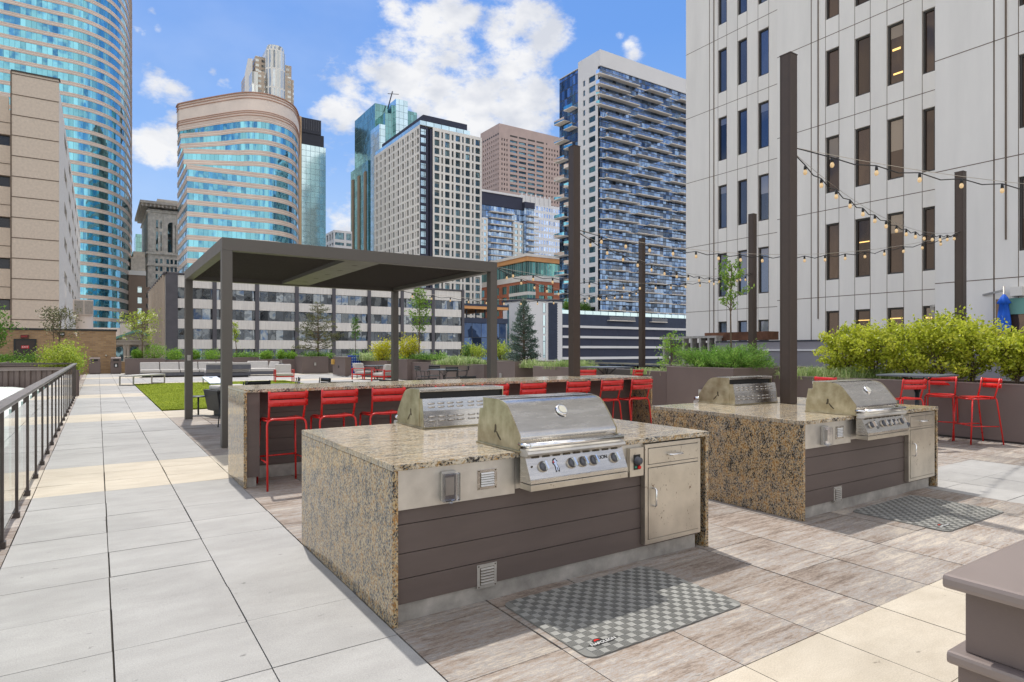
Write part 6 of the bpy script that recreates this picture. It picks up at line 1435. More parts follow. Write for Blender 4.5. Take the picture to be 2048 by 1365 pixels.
# planter lights
for u, v, X in ((1470,.35,13.2),):
    pass
def wall_light(x, y, z, label, ax='y'):
    b = MB()
    if ax == 'y': b.box(x-.06,y-.05,z-.10,x+.06,y-.001,z+.10)
    else: b.box(x-.05,y-.06,z-.10,x-.001,y+.06,z+.10)
    o = b.build('outlet_box', M['plinth'], None); tag(o, label, 'outlet box', 'outlet boxes on planters')
wall_light(onY(577+0,41.2)*0+onY(630,41.2), 41.19, .62, 'small grey outlet box on the conifer planter')
wall_light(onY(562,43.0), 42.99, .75, 'small grey outlet box behind the lone red armchair')
wall_light(X8-.007, Y8+.9, .55, 'small grey outlet box on the spruce planter', 'x')
wall_light(X11-.007, 9.1, .55, 'small grey outlet box on the juniper planter behind the grill', 'x')
# left side: corrugated wall, side planters, back rail
def left_side():
    r = thing('corrugated_planter', 'brown corrugated metal planter wall beyond the end of the glass railing', 'planter', (-12,25.2,-.6))
    b = MB(); x = -12.; P = []
    while x < -.75: P += [(x,25.2),(x+.10,25.2),(x+.14,25.26),(x+.24,25.26),(x+.28,25.2)]; x += .28
    for i in range(len(P)-1): b.face([(P[i][0],P[i][1],-.6),(P[i+1][0],P[i+1][1],-.6),(P[i+1][0],P[i+1][1],.86),(P[i][0],P[i][1],.86)])
    b.build('corrugated_sheet', M['planter'], r, fix=False)
    b = MB(); b.box(-12,25.15,.861,-.72,25.32,.90); b.build('rim', M['plantcap'], r); b = MB(); b.box(-12,25.32,-.6,-.8,29.5,.78); b.build('soil', M['soil'], r)
    r = thing('metal_rail', 'thin dark metal rail above the corrugated planter', 'railing', (-12,25.05,0)); b = MB(); b.box(-12,25.03,1.05,-.70,25.09,1.10); b.build('top_bar', M['railm'], r)
    for x in (-3.1,-6.3,-9.5): b = MB(); b.box(x-.04,25.03,-.55,x+.04,25.09,1.049); b.build('post', M['railm'], r)
    for k, (ya, yb, z, xl, lb) in enumerate(((25.4,31.0,.92,-.78,'taupe planter side wall just past the end of the railing'),(31.3,41.0,1.02,-.80,'taupe planter side wall nearest the brick building on the left'))):
        planter('planter', lb, -3.2, ya, xl, yb, z)
    planter('planter', 'grey planter holding the small bushes in front of the exit door', -9, 33, -3.4, 36, .88)
left_side()
# deck edge rail (right and back)
def edge_rail():
    r = thing('edge_railing', 'silver topped glass railing along the far right edge of the deck', 'railing', (15.2,6,0)); X = 15.3
    b = MB(); b.box(X-.04,5.5,1.02,X+.04,46.9,1.07); b.build('handrail', M['clip'], r)
    y = 5.6
    while y < 46.8:
        b = MB(); b.box(X-.02,y-.03,-.6,X+.02,y+.03,1.019); b.build('post', M['railm'], r); y += 1.75
    b = MB(); b.box(X+.0,5.6,.1,X+.012,46.8,.98); b.build('glass_panel', M['glassr'], r, fix=False)
    r = thing('back_railing', 'silver topped glass railing behind the back row of planters', 'railing', (-.5,47.4,0)); b = MB(); b.box(1.4,47.36,1.10,15.2,47.44,1.15); b.build('handrail', M['clip'], r)
    x = 1.5
    while x < 15.2: b = MB(); b.box(x-.03,47.38,0,x+.03,47.42,1.099); b.build('post', M['railm'], r); x += 1.8
    b = MB(); b.box(1.5,47.395,.1,15.1,47.405,1.06); b.build('glass_panel', M['glassr'], r, fix=False)
    b = MB(); b.box(13.85,4,-3,17,46.9,-.05); struct(b.build('edge_ledge', M['planter']))
edge_rail()
# foreground pedestal
def pedestal():
    x, y, z = 2.209, .896, .80
    r = thing('metal_pedestal', 'taupe metal clad pedestal corner in the lower right foreground', 'pedestal', (x,y,0)); W, D = 1.3, 1.7
    b = MB(); b.box(x,y-D,z-.045,x+W,y,z); b.build('cap', M['plantcap'], r, bevel=.014)
    b = MB(); b.box(x+.095,y-D+.02,.541,x+W-.1,y-.03,z-.046); b.build('body', M['planter'], r, bevel=.004)
    b = MB(); b.box(x+.055,y-D,.50,x+W-.05,y+.01,.54); b.build('ledge', M['plantcap'], r, bevel=.012)
    b = MB(); b.box(x+.08,y-D+.02,0,x+W-.08,y-.015,.499); b.build('body', M['planter'], r, bevel=.004)
pedestal()
# ================================================================== PLANTS
LM = dict(
 hedge=leafmat('leaf_hedge', (.12,.165,.013),(.38,.43,.036),(.66,.65,.11), .42), green=leafmat('leaf_green', (.035,.085,.014),(.09,.19,.025),(.20,.32,.05)), lime=leafmat('leaf_lime', (.07,.17,.015),(.17,.33,.03),(.34,.48,.07)),
 gold=leafmat('leaf_gold', (.18,.21,.01),(.44,.43,.02),(.68,.63,.05)), spruce=leafmat('needle_blue', (.035,.065,.045),(.09,.15,.115),(.24,.32,.26), .15), conifer=leafmat('needle_green', (.045,.06,.025),(.12,.13,.055),(.26,.25,.11), .2),
 juniper=leafmat('needle_juniper', (.05,.12,.02),(.15,.30,.05),(.34,.50,.11), .3), bloom=leafmat('blossom', (.65,.6,.4),(.8,.75,.55),(.85,.82,.7)), yel=leafmat('leaf_yellow_green', (.14,.20,.02),(.30,.38,.04),(.50,.56,.10)),
 grass=leafmat('grass_blade', (.11,.19,.05),(.27,.38,.11),(.55,.58,.34)), tree=leafmat('leaf_tree', (.05,.10,.015),(.13,.24,.03),(.30,.42,.07)))
def leaf_quads(cent, L, W, up=.3, dirs=None, jit=1.0, fold=.0):
    n = len(cent); d = RNG.normal(0,1,(n,3)); d[:,2] += up*1.5
    if dirs is not None: d = dirs+RNG.normal(0,.45*jit,(n,3))
    d /= np.linalg.norm(d,axis=1,keepdims=True)+1e-9; s = np.cross(d, RNG.normal(0,1,(n,3))); s /= np.linalg.norm(s,axis=1,keepdims=True)+1e-9
    l = L*RNG.uniform(.6,1.25,(n,1)); w = W*RNG.uniform(.7,1.2,(n,1))
    V = np.stack([cent-d*l*.5, cent+s*w*.5-d*l*.05, cent+d*l*.5, cent-s*w*.5-d*l*.05], axis=1); return V.reshape(-1,3)
def branch_tree(name, label, x, y, z0, H, R_, t0, nb, nl, L, W, lm, cat='tree', trunk=.03, elev=(30,60), prof=None, spread=.10, group=None, wig=.04, lean=(0,0), stems=1, bloom=0, droop=0, up=.3, tufts=False, rootz=None, inner=.35):
    r = thing(name, label, cat, (x,y,z0), 0, group); wood = MB(); cents = []; dirs = []
    def trunkpath(a):
        ph = random.random()*6; sp = 0 if stems == 1 else R_*.30
        return lambda t: Vector((x+lean[0]*t*H+wig*H*math.sin(3*t+ph)*t+math.cos(a)*sp*t**1.0, y+lean[1]*t*H+wig*H*math.cos(2.6*t+ph)*t+math.sin(a)*sp*t, z0+H*t))
    prof = prof or (lambda q: math.sin(math.pi*min(1,q*.85+.15))**.6)
    for st_ in range(stems):
        tp = trunkpath(st_*6.28/stems+.7)
        wood.tube([tp(t/8) for t in range(9)], [trunk*(1-.8*t/8)+.003 for t in range(9)], 7)
        for k in range(nb//stems):
            q = (k+.5)/(nb//stems); t = t0+(1-t0)*q; p0 = tp(t); az = k*2.399+random.uniform(-.5,.5)+st_; el = R(random.uniform(*elev)); ln = R_*prof(q)*random.uniform(.75,1.12)
            v = Vector((math.cos(az)*math.cos(el), math.sin(az)*math.cos(el), math.sin(el))); pts = []
            for m_ in range(5):
                f = m_/4; pts.append(p0+v*ln*f+Vector((0,0,-droop*ln*f*f))+Vector((random.gauss(0,.02),random.gauss(0,.02),random.gauss(0,.02)))*ln)
            r0 = trunk*.42*(1-.6*q)+.002; wood.tube(pts, [r0*(1-.75*m_/4) for m_ in range(5)], 5)
            m = max(2, int(nl/nb*ln/R_*1.35)); f = RNG.uniform(inner,1.06,m)**.8; base = np.array([[*(pts[min(4,int(ff*4))].lerp(pts[min(4,int(ff*4)+1)], ff*4-int(ff*4)) if ff < 1 else pts[4])] for ff in np.clip(f,0,1)])
            c = base+RNG.normal(0,spread*(ln**.5 if not tufts else 1),(m,3))*np.array([1,1,.8]); cents.append(c); dd = np.tile(np.array([v.x,v.y,v.z+.35 if tufts else v.z]),(m,1)); dirs.append(dd)
    wood.build('trunk', M['bark'], r, fix=False)
    c = np.concatenate(cents); dd = np.concatenate(dirs); off = np.array([x,y,z0])
    V = leaf_quads(c, L, W, up, dd if tufts else None)-off
    cr = RNG.random(len(c))*.6+.4*np.clip((c[:,2]-c[:,2].min())/(np.ptp(c[:,2])+1e-6)*0+RNG.random(len(c)),0,1)
    # branches share a tone, so light and dark clumps form
    k0 = 0
    for q in cents: cr[k0:k0+len(q)] = np.clip(cr[k0:k0+len(q)]*.6+random.random()*.4,0,1); k0 += len(q)
    raw_mesh('crown', V, 4, lm, cr, r)
    if bloom:
        idx = RNG.choice(len(c), bloom); cc = np.repeat(c[idx],12,axis=0)+RNG.normal(0,.05,(bloom*12,3)); raw_mesh('blossoms', leaf_quads(cc,.07,.05)-off, 4, LM['bloom'], RNG.random(bloom*12), r)
    return r
def shrub(name, label, x, y, z0, rx, ry, h, nl, L, W, lm, cat='shrub', group=None, clump=26, stems=5, round_=False, zc=None):
    r = thing(name, label, cat, (x,y,z0), 0, group); wood = MB(); n = clump; C0 = []
    for k in range(n):
        while True:
            p = RNG.uniform(-1,1,3)
            d = np.linalg.norm(p)
            if .35 < d < 1: break
        if round_: p = p/d*(.80+.2*random.random())
        C0.append(np.array([x+p[0]*rx*.9, y+p[1]*ry*.9, z0+h*(.52+p[2]*.46)]))
    C0 = np.array(C0)
    for k in range(stems*3):
        c = C0[random.randrange(n)]; a = Vector((x+random.uniform(-.12,.12)*rx, y+random.uniform(-.12,.12)*ry, z0)); e = Vector(c); m_ = a.lerp(e,.5)+Vector((random.gauss(0,.05)*rx,random.gauss(0,.05)*ry,.05*h)); wood.tube([a,m_,e], [.014*h+.003,.009*h+.002,.002], 5)
    wood.build('stems', M['bark'], r, fix=False)
    idx = RNG.integers(0,n,nl); sg = (.17 if not round_ else .16)*np.array([rx,ry,h*.55]); c = C0[idx]+RNG.normal(0,1,(nl,3))*sg*1.5; tone = RNG.random(n)
    c[:,2] = np.maximum(c[:,2], z0+.02)
    cr = np.clip(RNG.random(nl)*.65+tone[idx]*.35,0,1); V = leaf_quads(c, L, W, .4)-np.array([x,y,z0]); raw_mesh('foliage', V, 4, lm, cr, r); return r
def grass(name, label, pts, h, rad, n, lm, droop=.85, w=.006):
    """fine arching blades; nobody could count them"""
    m = n; P = np.array(pts); i = RNG.integers(0,len(P),m); b = P[i]+RNG.normal(0,1,(m,3))*np.array([rad,rad,0])*.4; a = RNG.uniform(0,6.28,m); ch = RNG.uniform(.55,1.25,len(P)); l = h*ch[i]*RNG.uniform(.45,1.2,m); o = np.stack([np.cos(a),np.sin(a)],1)
    reach = l*RNG.uniform(.2,1.0,m)*droop*1.4; V = np.zeros((m,2,4,3)); s = np.stack([-o[:,1],o[:,0],np.zeros(m)],1)*w/2
    mid = b.copy(); mid[:,:2] += o*reach[:,None]*.4; mid[:,2] += l*.75; tip = b.copy(); tip[:,:2] += o*reach[:,None]; tip[:,2] += l*(1-droop*RNG.uniform(.1,1.1,m)*.8)
    V[:,0,0]=b-s; V[:,0,1]=b+s; V[:,0,2]=mid+s; V[:,0,3]=mid-s; V[:,1,0]=mid-s; V[:,1,1]=mid+s; V[:,1,2]=tip+s*.2; V[:,1,3]=tip-s*.2
    ob = raw_mesh(name, V.reshape(-1,3), 4, lm, np.repeat(RNG.random(m),2)); tag(ob, label, 'grass', kind='stuff'); return ob
def place(u, X=None, Y=None, d=None):
    if d: return UD(u,d)
    return (X, onX(u,X)) if X is not None else (onY(u,Y), Y)
# hedge along the right planter
labs = ['yellow green hedge shrub farthest left, beside the front lid of the far grill','second hedge shrub from the left, behind the stools of the high table','hedge shrub with dark stems directly behind the high table','tall hedge shrub in front of the hedge pole','hedge shrub just right of the hedge pole','hedge shrub cut off by the right edge, below the blue umbrella','hedge shrub wholly at the right rim of the view']
for k, (u, zt, w) in enumerate(((1690,1.80,.50),(1748,1.86,.50),(1812,1.90,.54),(1880,1.98,.56),(1945,1.90,.5),(2034,1.62,.48),(2105,1.70,.5))):
    X, Y = place(u, X=12.85+.05*(k%2)); z0 = Z12-.07
    branch_tree('hedge_shrub', labs[k], X, Y, z0, (zt-z0)*.88, w*1.08, .07, 52, 3100, .066, .040, LM['hedge'], 'shrub', .013, (15,62), (lambda q: .70+.45*math.sin(math.pi*q)), .078, 'hedge shrubs', .05, stems=4, inner=.25)
# junipers and small tree in the tall planter
for k, (u, X, h, w) in enumerate(((1408,11.5,.40,.50),(1470,11.6,.52,.55),(1440,12.2,.40,.5),(1530,11.9,.36,.45))):
    x, y = place(u, X=X); y = max(y, Y11+.35)
    branch_tree('juniper', ['spreading juniper at the left end of the juniper planter','feathery juniper at the corner of the juniper planter, under the small tree','juniper at the back of the juniper planter','low juniper left of the tallest pole'][k], x, y, Z11-.07, h*.36, w*1.55, .04, 50, 5200, .065, .017, LM['juniper'], 'shrub', .014, (6,42), (lambda q: 1-.35*q), .045, 'junipers', .03, stems=2, tufts=True, inner=.12)
x, y = place(1463, X=11.9); branch_tree('young_tree', 'slender young tree rising from the juniper planter, left of the brown pole', x, y, Z11-.07, HZ(x,y,522)-Z11, .40, .52, 20, 520, .085, .038, LM['tree'], 'tree', .022, (25,65), (lambda q: .55+.75*math.sin(math.pi*min(1,q+.05))), .075, wig=.018)
x, y = place(1340, d=17.5); branch_tree('young_tree', 'pale green young tree behind the small planter, in front of the metal screen', x, y, .2, 1.75, .50, .38, 20, 700, .075, .035, LM['lime'], 'tree', .018, (10,60), None, .11)
grass('grass_clump', 'pale green fescue grass along the planter behind the right grill island', [(12.55+.9*random.random(), 6.3+.16*k, Z12-.07) for k in range(12)], .30, .5, 3800, LM['grass'])
grass('grass_clump', 'fescue grass spilling over the low planter in front of the spruce', [(X9+.25+.6*random.random(), Y9+.2+.32*k, .88) for k in range(12)], .30, .4, 3600, LM['grass'], w=.010)
grass('grass_clump', 'green grass in the small planter past the bar', [(X10+.4, Y10+.3+.2*k, .90) for k in range(5)], .22, .4, 900, LM['grass'])
grass('grass_clump', 'bright grass spilling over the planter behind the black cafe chairs', [(13.25+.4*random.random(), Y7+1.2+.25*k, .86) for k in range(11)], .38, .5, 3600, LM['grass'], w=.013)
grass('grass_clump', 'pale grass trailing over the planter behind the blue game board', [(12.95+.4*random.random(), 33.2+.22*k, .92) for k in range(12)], .42, .5, 3200, LM['grass'], w=.016)
# spruce, conifer, young trees
x, y = place(1048, X=13.5); zt = HZ(x,y,597); branch_tree('blue_spruce', 'dense blue green spruce in a taupe planter before the white stair tower', x, y, .85, zt-.85, .68, .06, 110, 9500, .085, .030, LM['spruce'], 'tree', .05, (2,28), (lambda q: (1-q)**.75*.98+.06), .055, tufts=True, wig=.004, inner=.3)
x, y = place(636, Y=42.0); zt = HZ(x,y,606); branch_tree('conifer', 'wide sparse olive conifer in a square planter beyond the pergola', x, y, 1.0, zt-1.0, 1.75, .14, 70, 6200, .13, .040, LM['conifer'], 'tree', .06, (-4,22), (lambda q: (1-q)**.8+.10), .075, tufts=True, wig=.006, inner=.25)
x, y = place(838, X=14.0); zt = HZ(x,y,580); branch_tree('young_tree', 'leafy young tree beside the back pergola post', x, y, .95, zt-.95, .80, .36, 34, 1150, .13, .07, LM['tree'], 'tree', .035, (25,60), None, .13, wig=.012)
x, y = place(711, Y=42.4); zt = HZ(x,y,636); branch_tree('young_tree', 'thin sapling between the conifer and the blue game board', x, y, .9, zt-.9, .38, .45, 20, 520, .12, .06, LM['green'], 'tree', .025, (30,65), None, .12, wig=.01)
x, y = place(474, Y=45.2); zt = HZ(x,y,646); branch_tree('young_tree', 'thin leaning sapling right of the front pergola post', x, y, 1.0, zt-1.0, .42, .40, 16, 380, .13, .07, LM['yel'], 'tree', .03, (20,60), None, .12, lean=(-.08,0), wig=.03)
x, y = place(285, Y=45.9); zt = HZ(x,y,628); branch_tree('blossoming_tree', 'yellow green tree with cream blossoms in the planter by the brick building', x, y, .95, zt-.95, 1.25, .36, 30, 1100, .13, .065, LM['yel'], 'tree', .045, (8,55), None, .16, bloom=16, wig=.015)
x, y = place(116, d=31); zt = HZ(x,y,622); branch_tree('blossoming_tree', 'multi stemmed tree with a few cream blossoms behind the big bush', x, y, .6, zt-.6, .95, .50, 33, 1000, .11, .055, LM['conifer'], 'tree', .03, (15,60), None, .16, bloom=7, stems=3)
x, y = place(-22, d=25); branch_tree('young_tree', 'green tree half cut off by the left edge', x, y, .6, 2.5, .95, .35, 30, 1600, .12, .06, LM['green'], 'tree', .035, (10,50), None, .15)
# bushes
for u, w, v0, v1, Y, lm, lb in ((351,14.5,699,721,46.0,'lime','round clipped shrub left of the back left pergola post'),(390,9.5,702,721,46.2,'lime','small round shrub between the two left pergola posts'),(424.5,16,700.5,721,46.0,'lime','round clipped shrub just left of the front pergola post'),
  (534,11,702,719,43.6,'lime','leftmost of the three round shrubs behind the red armchair'),(562,10,702,719,43.5,'lime','middle one of the three round shrubs behind the red armchair'),(582,10,703,719,43.5,'lime','rightmost of the three round shrubs behind the red armchair'),
  (310,20,691,718,45.9,'lime','large bright shrub right of the blossoming tree'),(275,9,701,718,45.9,'lime','small bright shrub left of the blossoming tree')):
    x, y = place(u, Y=Y); d = x*S_+y*C_; rr = w*d/FPX; z1 = HZ(x,y,v0); z0 = HZ(x,y,v1)
    shrub('round_shrub', lb, x, y, z0, rr, rr, z1-z0, 1500, .085, .045, LM[lm], group='round shrubs', round_=True, clump=50)
for u, d, w, v0, v1, lm, lb, n in ((122,25,40,684,752,'yel','big bushy green shrub spilling over the end of the railing',3600),(150,27,15,700,745,'lime','bright yellow green shrub right behind the big bush',900),(48,27.5,30,705,738,'green','dome shaped green bush in front of the exit door',1500),(6,27.5,20,708,724,'green','low green bush at the left edge by the brick wall',700),
    (41,25.5,14,722,741,'lime','little bright bush just above the corrugated planter',600),(95,25.8,26,722,745,'yel','loose bush along the rim of the corrugated planter',900),(8,25.5,10,724,738,'lime','tiny bush at the left edge above the corrugated planter',300)):
    x, y = UD(u,d); rr = w*d/FPX; z1 = HZ(x,y,v0); z0 = HZ(x,y,v1); shrub('bush', lb, x, y, z0, rr, rr, z1-z0, n, .085, .05, LM[lm], group='bushes on the left', clump=40)
for u, d, w, v0, v1, lm, lb, n in ((766,34.5,20,682,722,'gold','golden bush left of the back pergola post',1900),(818,33,21,675,716,'gold','golden bush right of the back pergola post',1900),(948,36,24,690,722,'yel','yellow green bush beyond the edge rail, left of the right pergola post',1500),(1000,34,20,686,722,'yel','yellow green bush beyond the edge rail, beside the blue spruce',1500),(933,35,9,690,722,'green','narrow green bush beyond the edge rail',500)):
    x, y = UD(u,d); rr = w*d/FPX; z1 = HZ(x,y,v0); z0 = HZ(x,y,v1); shrub('bush', lb, x, y, z0, rr, rr, z1-z0, n, .11, .05, LM[lm], group='bushes at the deck edge', clump=44)
def cover(label, u0, u1, Y=None, X=None, v0=705, v1=716, lm='juniper', n=1800, L=.12, W=.04):
    pts = []
    for k in range(14):
        u = u0+(u1-u0)*(k+.5)/14; x, y = place(u, X=X, Y=Y); z1 = HZ(x,y,v0); z0 = HZ(x,y,v1); pts.append((x,y+random.uniform(-.25,.25),z0,z1))
    P = np.array(pts); i = RNG.integers(0,len(P),n); c = P[i][:,:3]+RNG.normal(0,1,(n,3))*np.array([.14,.18,0]); c[:,2] += np.abs(RNG.normal(0,.5,n))*(P[i][:,3]-P[i][:,2])
    ob = raw_mesh('ground_cover', leaf_quads(c,L,W,.9), 4, LM[lm], RNG.random(n)); tag(ob, label, 'ground cover', kind='stuff')
cover('low green ground cover under the thin sapling', 467, 517, Y=45.1, v0=706, v1=716)
cover('low green ground cover under the wide conifer', 607, 664, Y=42, v0=705, v1=716)
cover('low green juniper cover beside the golden bushes', 700, 760, Y=42.4, v0=704, v1=720, n=2200)
cover('low green juniper cover under the leafy young tree', 800, 893, X=13.8, v0=708, v1=719, n=2600)
# trees on the garage roof
for k, (u, w, h) in enumerate(((1135,10,4.2),(1165,14,3.6),(1192,16,4.4))):
    x, y = place(u, Y=GY+6); d = x*S_+y*C_; z0 = GZT-1 if False else HZ(x,y,627); shrub('roof_tree', ['small rounded tree on the garage roof, behind the bar pole','low bush on the garage roof right of the bar pole','broad rounded tree on the garage roof beside the balcony tower'][k], x, y, z0, w*d/FPX, 2.0, h*.9, 1400, .38, .22, LM['green'], 'tree', 'trees on the garage roof', clump=34)
# ================================================================== LOUNGE FURNITURE
def cush(b, x0, y0, z0, x1, y1, z1): b.box(x0,y0,z0,x1,y1,z1)
def sofa(label, x, y, rz, W, n, chaise=None, D=.95):
    r = thing('sofa', label, 'sofa', (x,y,0), R(rz), 'grey lounge sofas'); kw = dict(world=False)
    b = MB(); b.box(0,0,.08,W,D,.25); b.build('base', M['graymetal'], r, bevel=.01, **kw)
    b = MB(); b.box(.1,.1,0,W-.1,D-.1,.079); b.build('plinth', M['black'], r, **kw)
    b = MB(); b.bar((.02,D-.02,.2),(.02,D+.10,.72),.03,.04); b.bar((W-.02,D-.02,.2),(W-.02,D+.10,.72),.03,.04); b.box(0,D+.06,.45,W,D+.10,.70); b.build('back_frame', M['graymetal'], r, **kw)
    w = W/n
    for k in range(n):
        b = MB(); b.box(k*w+.015,.0,.26,(k+1)*w-.015,D-.2,.43); b.build('seat_cushion', M['cush'], r, bevel=.045, **kw)
        b = MB(); P = [(D-.27,.40),(D-.10,.83),(D+.05,.83),(D-.03,.40)]; b.prism(P, k*w+.02, (k+1)*w-.02); b.build('back_cushion', M['cush'], r, bevel=.04, **kw)
    return r
sofa('long grey sofa against the low planter, left of the pergola posts', 1.95, 40.0, 0, 4.9, 5)
sofa('grey sofa seen from behind with dark back panel, between the two pergola posts', 7.25, 38.9, 180, 2.3, 2)
def chaise():
    r = thing('chaise_sofa', 'short grey corner sofa with a loose throw pillow, right of the front pergola post', 'sofa', (7.35,39.2,0), R(-8), 'grey lounge sofas'); kw = dict(world=False); W, D = 2.0, 1.5
    b = MB(); b.box(0,0,.08,W,D,.25); b.build('base', M['graymetal'], r, bevel=.01, **kw); b = MB(); b.box(0,0,.26,W,D-.2,.44); b.build('seat_cushion', M['cush'], r, bevel=.05, **kw)
    b = MB(); b.prism([(D-.3,.42),(D-.1,.86),(D+.05,.86),(D,.42)], .02, W*.6); b.build('back_cushion', M['cush'], r, bevel=.05, **kw)
    b = MB(); b.box(W-.09,.1,.3,W-.02,D,.72); b.build('arm_panel', M['graymetal'], r, **kw)
    b = MB(); b.mesh([(1.15,.95,.46),(1.75,1.0,.46),(1.85,1.22,.84),(1.28,1.18,.86),(1.2,1.1,.44),(1.8,1.15,.44),(1.9,1.35,.80),(1.33,1.32,.84)], [(0,1,2,3),(7,6,5,4),(0,4,5,1),(1,5,6,2),(2,6,7,3),(3,7,4,0)]); b.build('throw_pillow', M['cush'], r, bevel=.06, **kw)
chaise()
def bench():
    r = thing('low_table', 'long white top low table with square tube legs at the corner of the lawn', 'table', (1.66,32.1,0), R(51)); kw = dict(world=False); L, W, H = 2.1, .66, .44
    b = MB(); b.box(-L/2,-W/2,H-.06,L/2,W/2,H); b.build('tabletop', M['cush'], r, bevel=.01, **kw)
    for s in (-1,1):
        b = MB(); x = s*(L/2-.03); b.box(x-.025,-W/2,0,x+.025,-W/2+.04,H-.061); b.box(x-.025,W/2-.04,0,x+.025,W/2,H-.061); b.box(x-.025,-W/2+.041,0,x+.025,W/2-.041,.04); b.build('leg_frame', M['plinth'], r, **kw)
bench()
def lounge_chair(label, x, y, rz, group='red framed lounge chairs'):
    r = thing('lounge_chair', label, 'armchair', (x,y,0), R(rz), group); kw = dict(world=False); W, D = .82, .80
    for sx in (-1,1):
        for sy in (-1,1): b = MB(); b.box(sx*W/2-.022,sy*D/2-.022,0,sx*W/2+.022,sy*D/2+.022,.56); b.build('leg', M['redpaint'], r, **kw)
        b = MB(); b.box(sx*W/2-.028,-D/2-.03,.561,sx*W/2+.028,D/2+.03,.59); b.build('armrest', M['redpaint'], r, bevel=.005, **kw)
    b = MB(); b.box(-W/2+.023,-D/2-.015,.24,W/2-.023,-D/2+.015,.285); b.box(-W/2+.023,D/2-.015,.24,W/2-.023,D/2+.015,.285)
    for s in (-1,1): b.box(s*(W/2)-.015,-D/2+.023,.24,s*W/2+.015,D/2-.023,.285)
    b.box(-W/2+.03,D/2-.01,.50,W/2-.03,D/2+.01,.55); b.build('seat_frame', M['redpaint'], r, **kw)
    b = MB(); b.box(-W/2+.04,-D/2,.29,W/2-.04,D/2-.12,.43); b.build('seat_cushion', M['cush'], r, bevel=.05, **kw)
    b = MB(); b.prism([(D/2-.22,.43),(D/2-.10,.84),(D/2+.06,.84),(D/2-.03,.43)], -W/2+.05, W/2-.05); b.build('back_cushion', M['cush'], r, bevel=.05, **kw)
    return r
X, Y = G(570,764.5); lc = lounge_chair('lone red framed lounge chair with grey cushions at the far side of the lawn', X, Y+.2, -8)
for u, v, rz, lb in ((727,757,30,'red framed lounge chair facing the small dark table, near the blue game board'),(768,762,205,'red framed lounge chair seen from behind, beside the back pergola post')):
    X, Y = G(u,v+2); dup(lc, (X,Y,0), R(rz), lb)
X, Y = G(747,760); high_table((X+.2,Y,0), 'small dark table between the two red lounge chairs', 1.1, .74)
def game_board():
    X, Y = G(712,753); r = thing('game_board', 'tall blue four-in-a-row game board with rows of holes', 'game', (X,Y,0), R(25)); kw = dict(world=False)
    blue = mat('blue_plastic',(.01,.06,.50),.35); b = MB(); b.box(-.62,-.04,.18,.62,.04,1.22); bd = b.build('board', blue, r, bevel=.01, **kw)
    hole = mat('pale_hole',(.30,.42,.70),.6); b = MB()
    for i in range(7):
        for j in range(6): b.lathe([(.055,-.0),(.055,.004),(.0001,.004)], (-.50+i*.165,-.041,.30+j*.155), 10, 0, 'y')
    b.build('holes', hole, bd, **kw)
    for s in (-1,1): b = MB(); b.box(s*.66-.03,-.25,0,s*.66+.03,.25,.06); b.box(s*.66-.03,-.03,.061,s*.66+.03,.03,1.15); b.build('stand', M['white'], r, **kw)
    b = MB(); b.lathe([(.0001,0),(.10,.01),(.10,.30),(.03,.36),(.0001,.36)], (0,0,0), 14)
    for k, (u, v) in enumerate(((698,752),(714,756))):
        X, Y = G(u,v); rr = thing('red_canister', ['small upright red canister left of the blue game board','small upright red canister in front of the blue game board'][k], 'canister', (X,Y,0), 0, 'red canisters')
        q = MB(); q.lathe([(.0001,0),(.04,0),(.04,.30),(.0001,.30)], (0,0,0), 10); q.build('stand', M['plinth'], rr, world=False)
        q = MB(); q.lathe([(.0001,.301),(.13,.31),(.14,.40),(.14,.66),(.10,.72),(.0001,.73)], (0,0,0), 14); q.build('body', M['redpaint'], rr, world=False)
game_board()
def cornhole():
    X, Y = G(427,768.5); r = thing('cornhole_board', 'tilted pale blue bean bag toss board with a hole, on the lawn', 'game', (X,Y,0.012), R(8)); kw = dict(world=False)
    b = MB(); b.mesh([(-.32,-.6,.06),(.32,-.6,.06),(.32,.6,.30),(-.32,.6,.30),(-.32,-.6,.02),(.32,-.6,.02),(.32,.6,.26),(-.32,.6,.26)], [(0,1,2,3),(7,6,5,4),(0,4,5,1),(1,5,6,2),(2,6,7,3),(3,7,4,0)]); b.build('board', mat('pale_blue_board',(.55,.62,.72),.5), r, **kw)
    b = MB(); P = [(.085*math.cos(R(a)), .38+.085*math.sin(R(a))) for a in range(0,360,24)]; b.mesh([(p[0],p[1],.065+(p[1]+.6)*.2) for p in P], [tuple(range(len(P)))]); b.build('hole', M['black'], r, **kw)
    for s in (-1,1): b = MB(); b.box(s*.28-.02,.54,0,s*.28+.02,.58,.255); b.build('leg', M['plinth'], r, **kw)
cornhole()
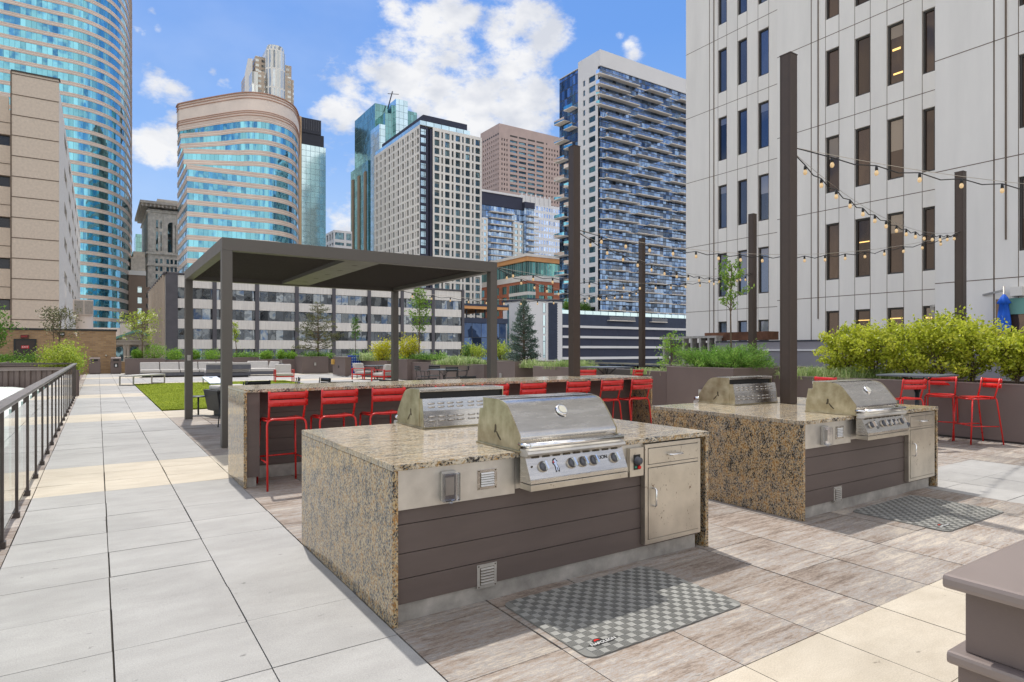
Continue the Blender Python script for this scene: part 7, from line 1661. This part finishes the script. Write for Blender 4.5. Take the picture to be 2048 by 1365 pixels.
def club_chair():
    r = thing('club_chair', 'black woven club chair with a grey cushion at the pergola edge', 'armchair', (2.55,15.75,0), R(12)); kw = dict(world=False)
    m = mat('black_wicker',(.012,.013,.014),.5,var=.3,scale=60,bump=.4,bscale=140)
    b = MB(); b.mesh([(-.36,-.36,.12),(.36,-.36,.12),(.36,.36,.12),(-.36,.36,.12),(-.44,-.42,.60),(.44,-.42,.60),(.44,.42,.60),(-.44,.42,.60)], [(3,2,1,0),(4,5,6,7),(0,1,5,4),(1,2,6,5),(2,3,7,6),(3,0,4,7)]); b.build('shell', m, r, bevel=.01, **kw)
    b = MB(); b.box(-.26,-.26,0,.26,.26,.119); b.build('base', m, r, **kw); b = MB(); b.box(-.36,-.30,.601,.36,.30,.70); b.build('cushion', M['cush'], r, bevel=.04, **kw)
    r2 = thing('side_table', 'little round grey side table beside the black club chair', 'table', (1.95,16.2,0)); b = MB(); b.lathe([(.0001,.42),(.22,.42),(.22,.44),(.0001,.44)], (0,0,0), 20); b.build('tabletop', M['graymetal'], r2, world=False); b = MB(); b.tube([(0,0,0),(0,0,.419)], .02, 8); b.build('pedestal', M['blackm'], r2, world=False)
club_chair()
# black cafe chairs and tables
cc = stool('cafe_chair', M['blackm'], 'x', 'chair', 'black metal chairs under the pergola', seat=.45, back=.88, arms=True, w=.50)
first = True
def cafe(x, y, rz, label, group='black metal chairs under the pergola'):
    global first
    o = cc if first else dup(cc, (0,0,0)); first = False
    o.location = (x,y,0); o.rotation_euler = (0,0,R(rz)); o['label'] = label; o['group'] = group
def sq_table(x, y, h, label, w=.8, d=.8, rz=0):
    high_table((x,y,0), label, w, h, R(rz))
T_ = [(u,d) for u, d in ((508,13.2),(573,14.5),(629,14.2),(678,13.0))]
lb = ['black chair whose long curved back shows over the left part of the bar','black chair peeking over the bar below the lone red armchair','small black chair top over the bar, in front of the utility cabinet','black chair back over the bar below the blue game board']
for k, (u, d) in enumerate(T_): X, Y = UD(u,d); cafe(X, Y, (10,70,100,-10)[k], lb[k])
X, Y = UD(545,13.9); sq_table(X, Y, .74, 'dark table under the pergola, its top hidden just below the bar edge, left one', .9)
X, Y = UD(715,13.6); sq_table(X, Y, .74, 'dark table under the pergola right of the black chair backs', .9)
X, Y = UD(436,12.4); cafe(X+.25, Y, 75, 'black chair half hidden behind the front left pergola post')
X, Y = UD(792,13.8); cafe(X, Y, -60, 'black chair by the back right pergola post')
X, Y = UD(843,14.4); cafe(X, Y, 5, 'blue black chair back over the bar in front of the far cafe table')
X, Y = UD(923,15.6); cafe(X, Y, 10, 'black chair back over the bar left of the right pergola post')
cx_, cy_ = UD(888,25.5)
sq_table(cx_, cy_, .74, 'dark cafe table before the grassy planter, ringed by black chairs', .95, rz=20)
for k, (du, dd, rz) in enumerate(((-42,.2,-70),(-20,1.1,170),(14,-1.0,0),(36,.4,75))):
    X, Y = UD(888+du, 25.5+dd); cafe(X, Y, rz-20, ['black armchair at the left end of the far cafe table','black armchair behind the far cafe table','black armchair at the front of the far cafe table, its back to us','black armchair at the right end of the far cafe table'][k], 'black chairs round the far cafe table')
# black bench-height ledge at the deck edge beyond the bar's right end
b = MB(); xA = 13.3; b.box(xA, onX(1300,xA), 0, xA+.5, Y9-.1, .93); o = b.build('dark_parapet', M['louvre']); tag(o, 'low black parapet beyond the far red stools', 'parapet')
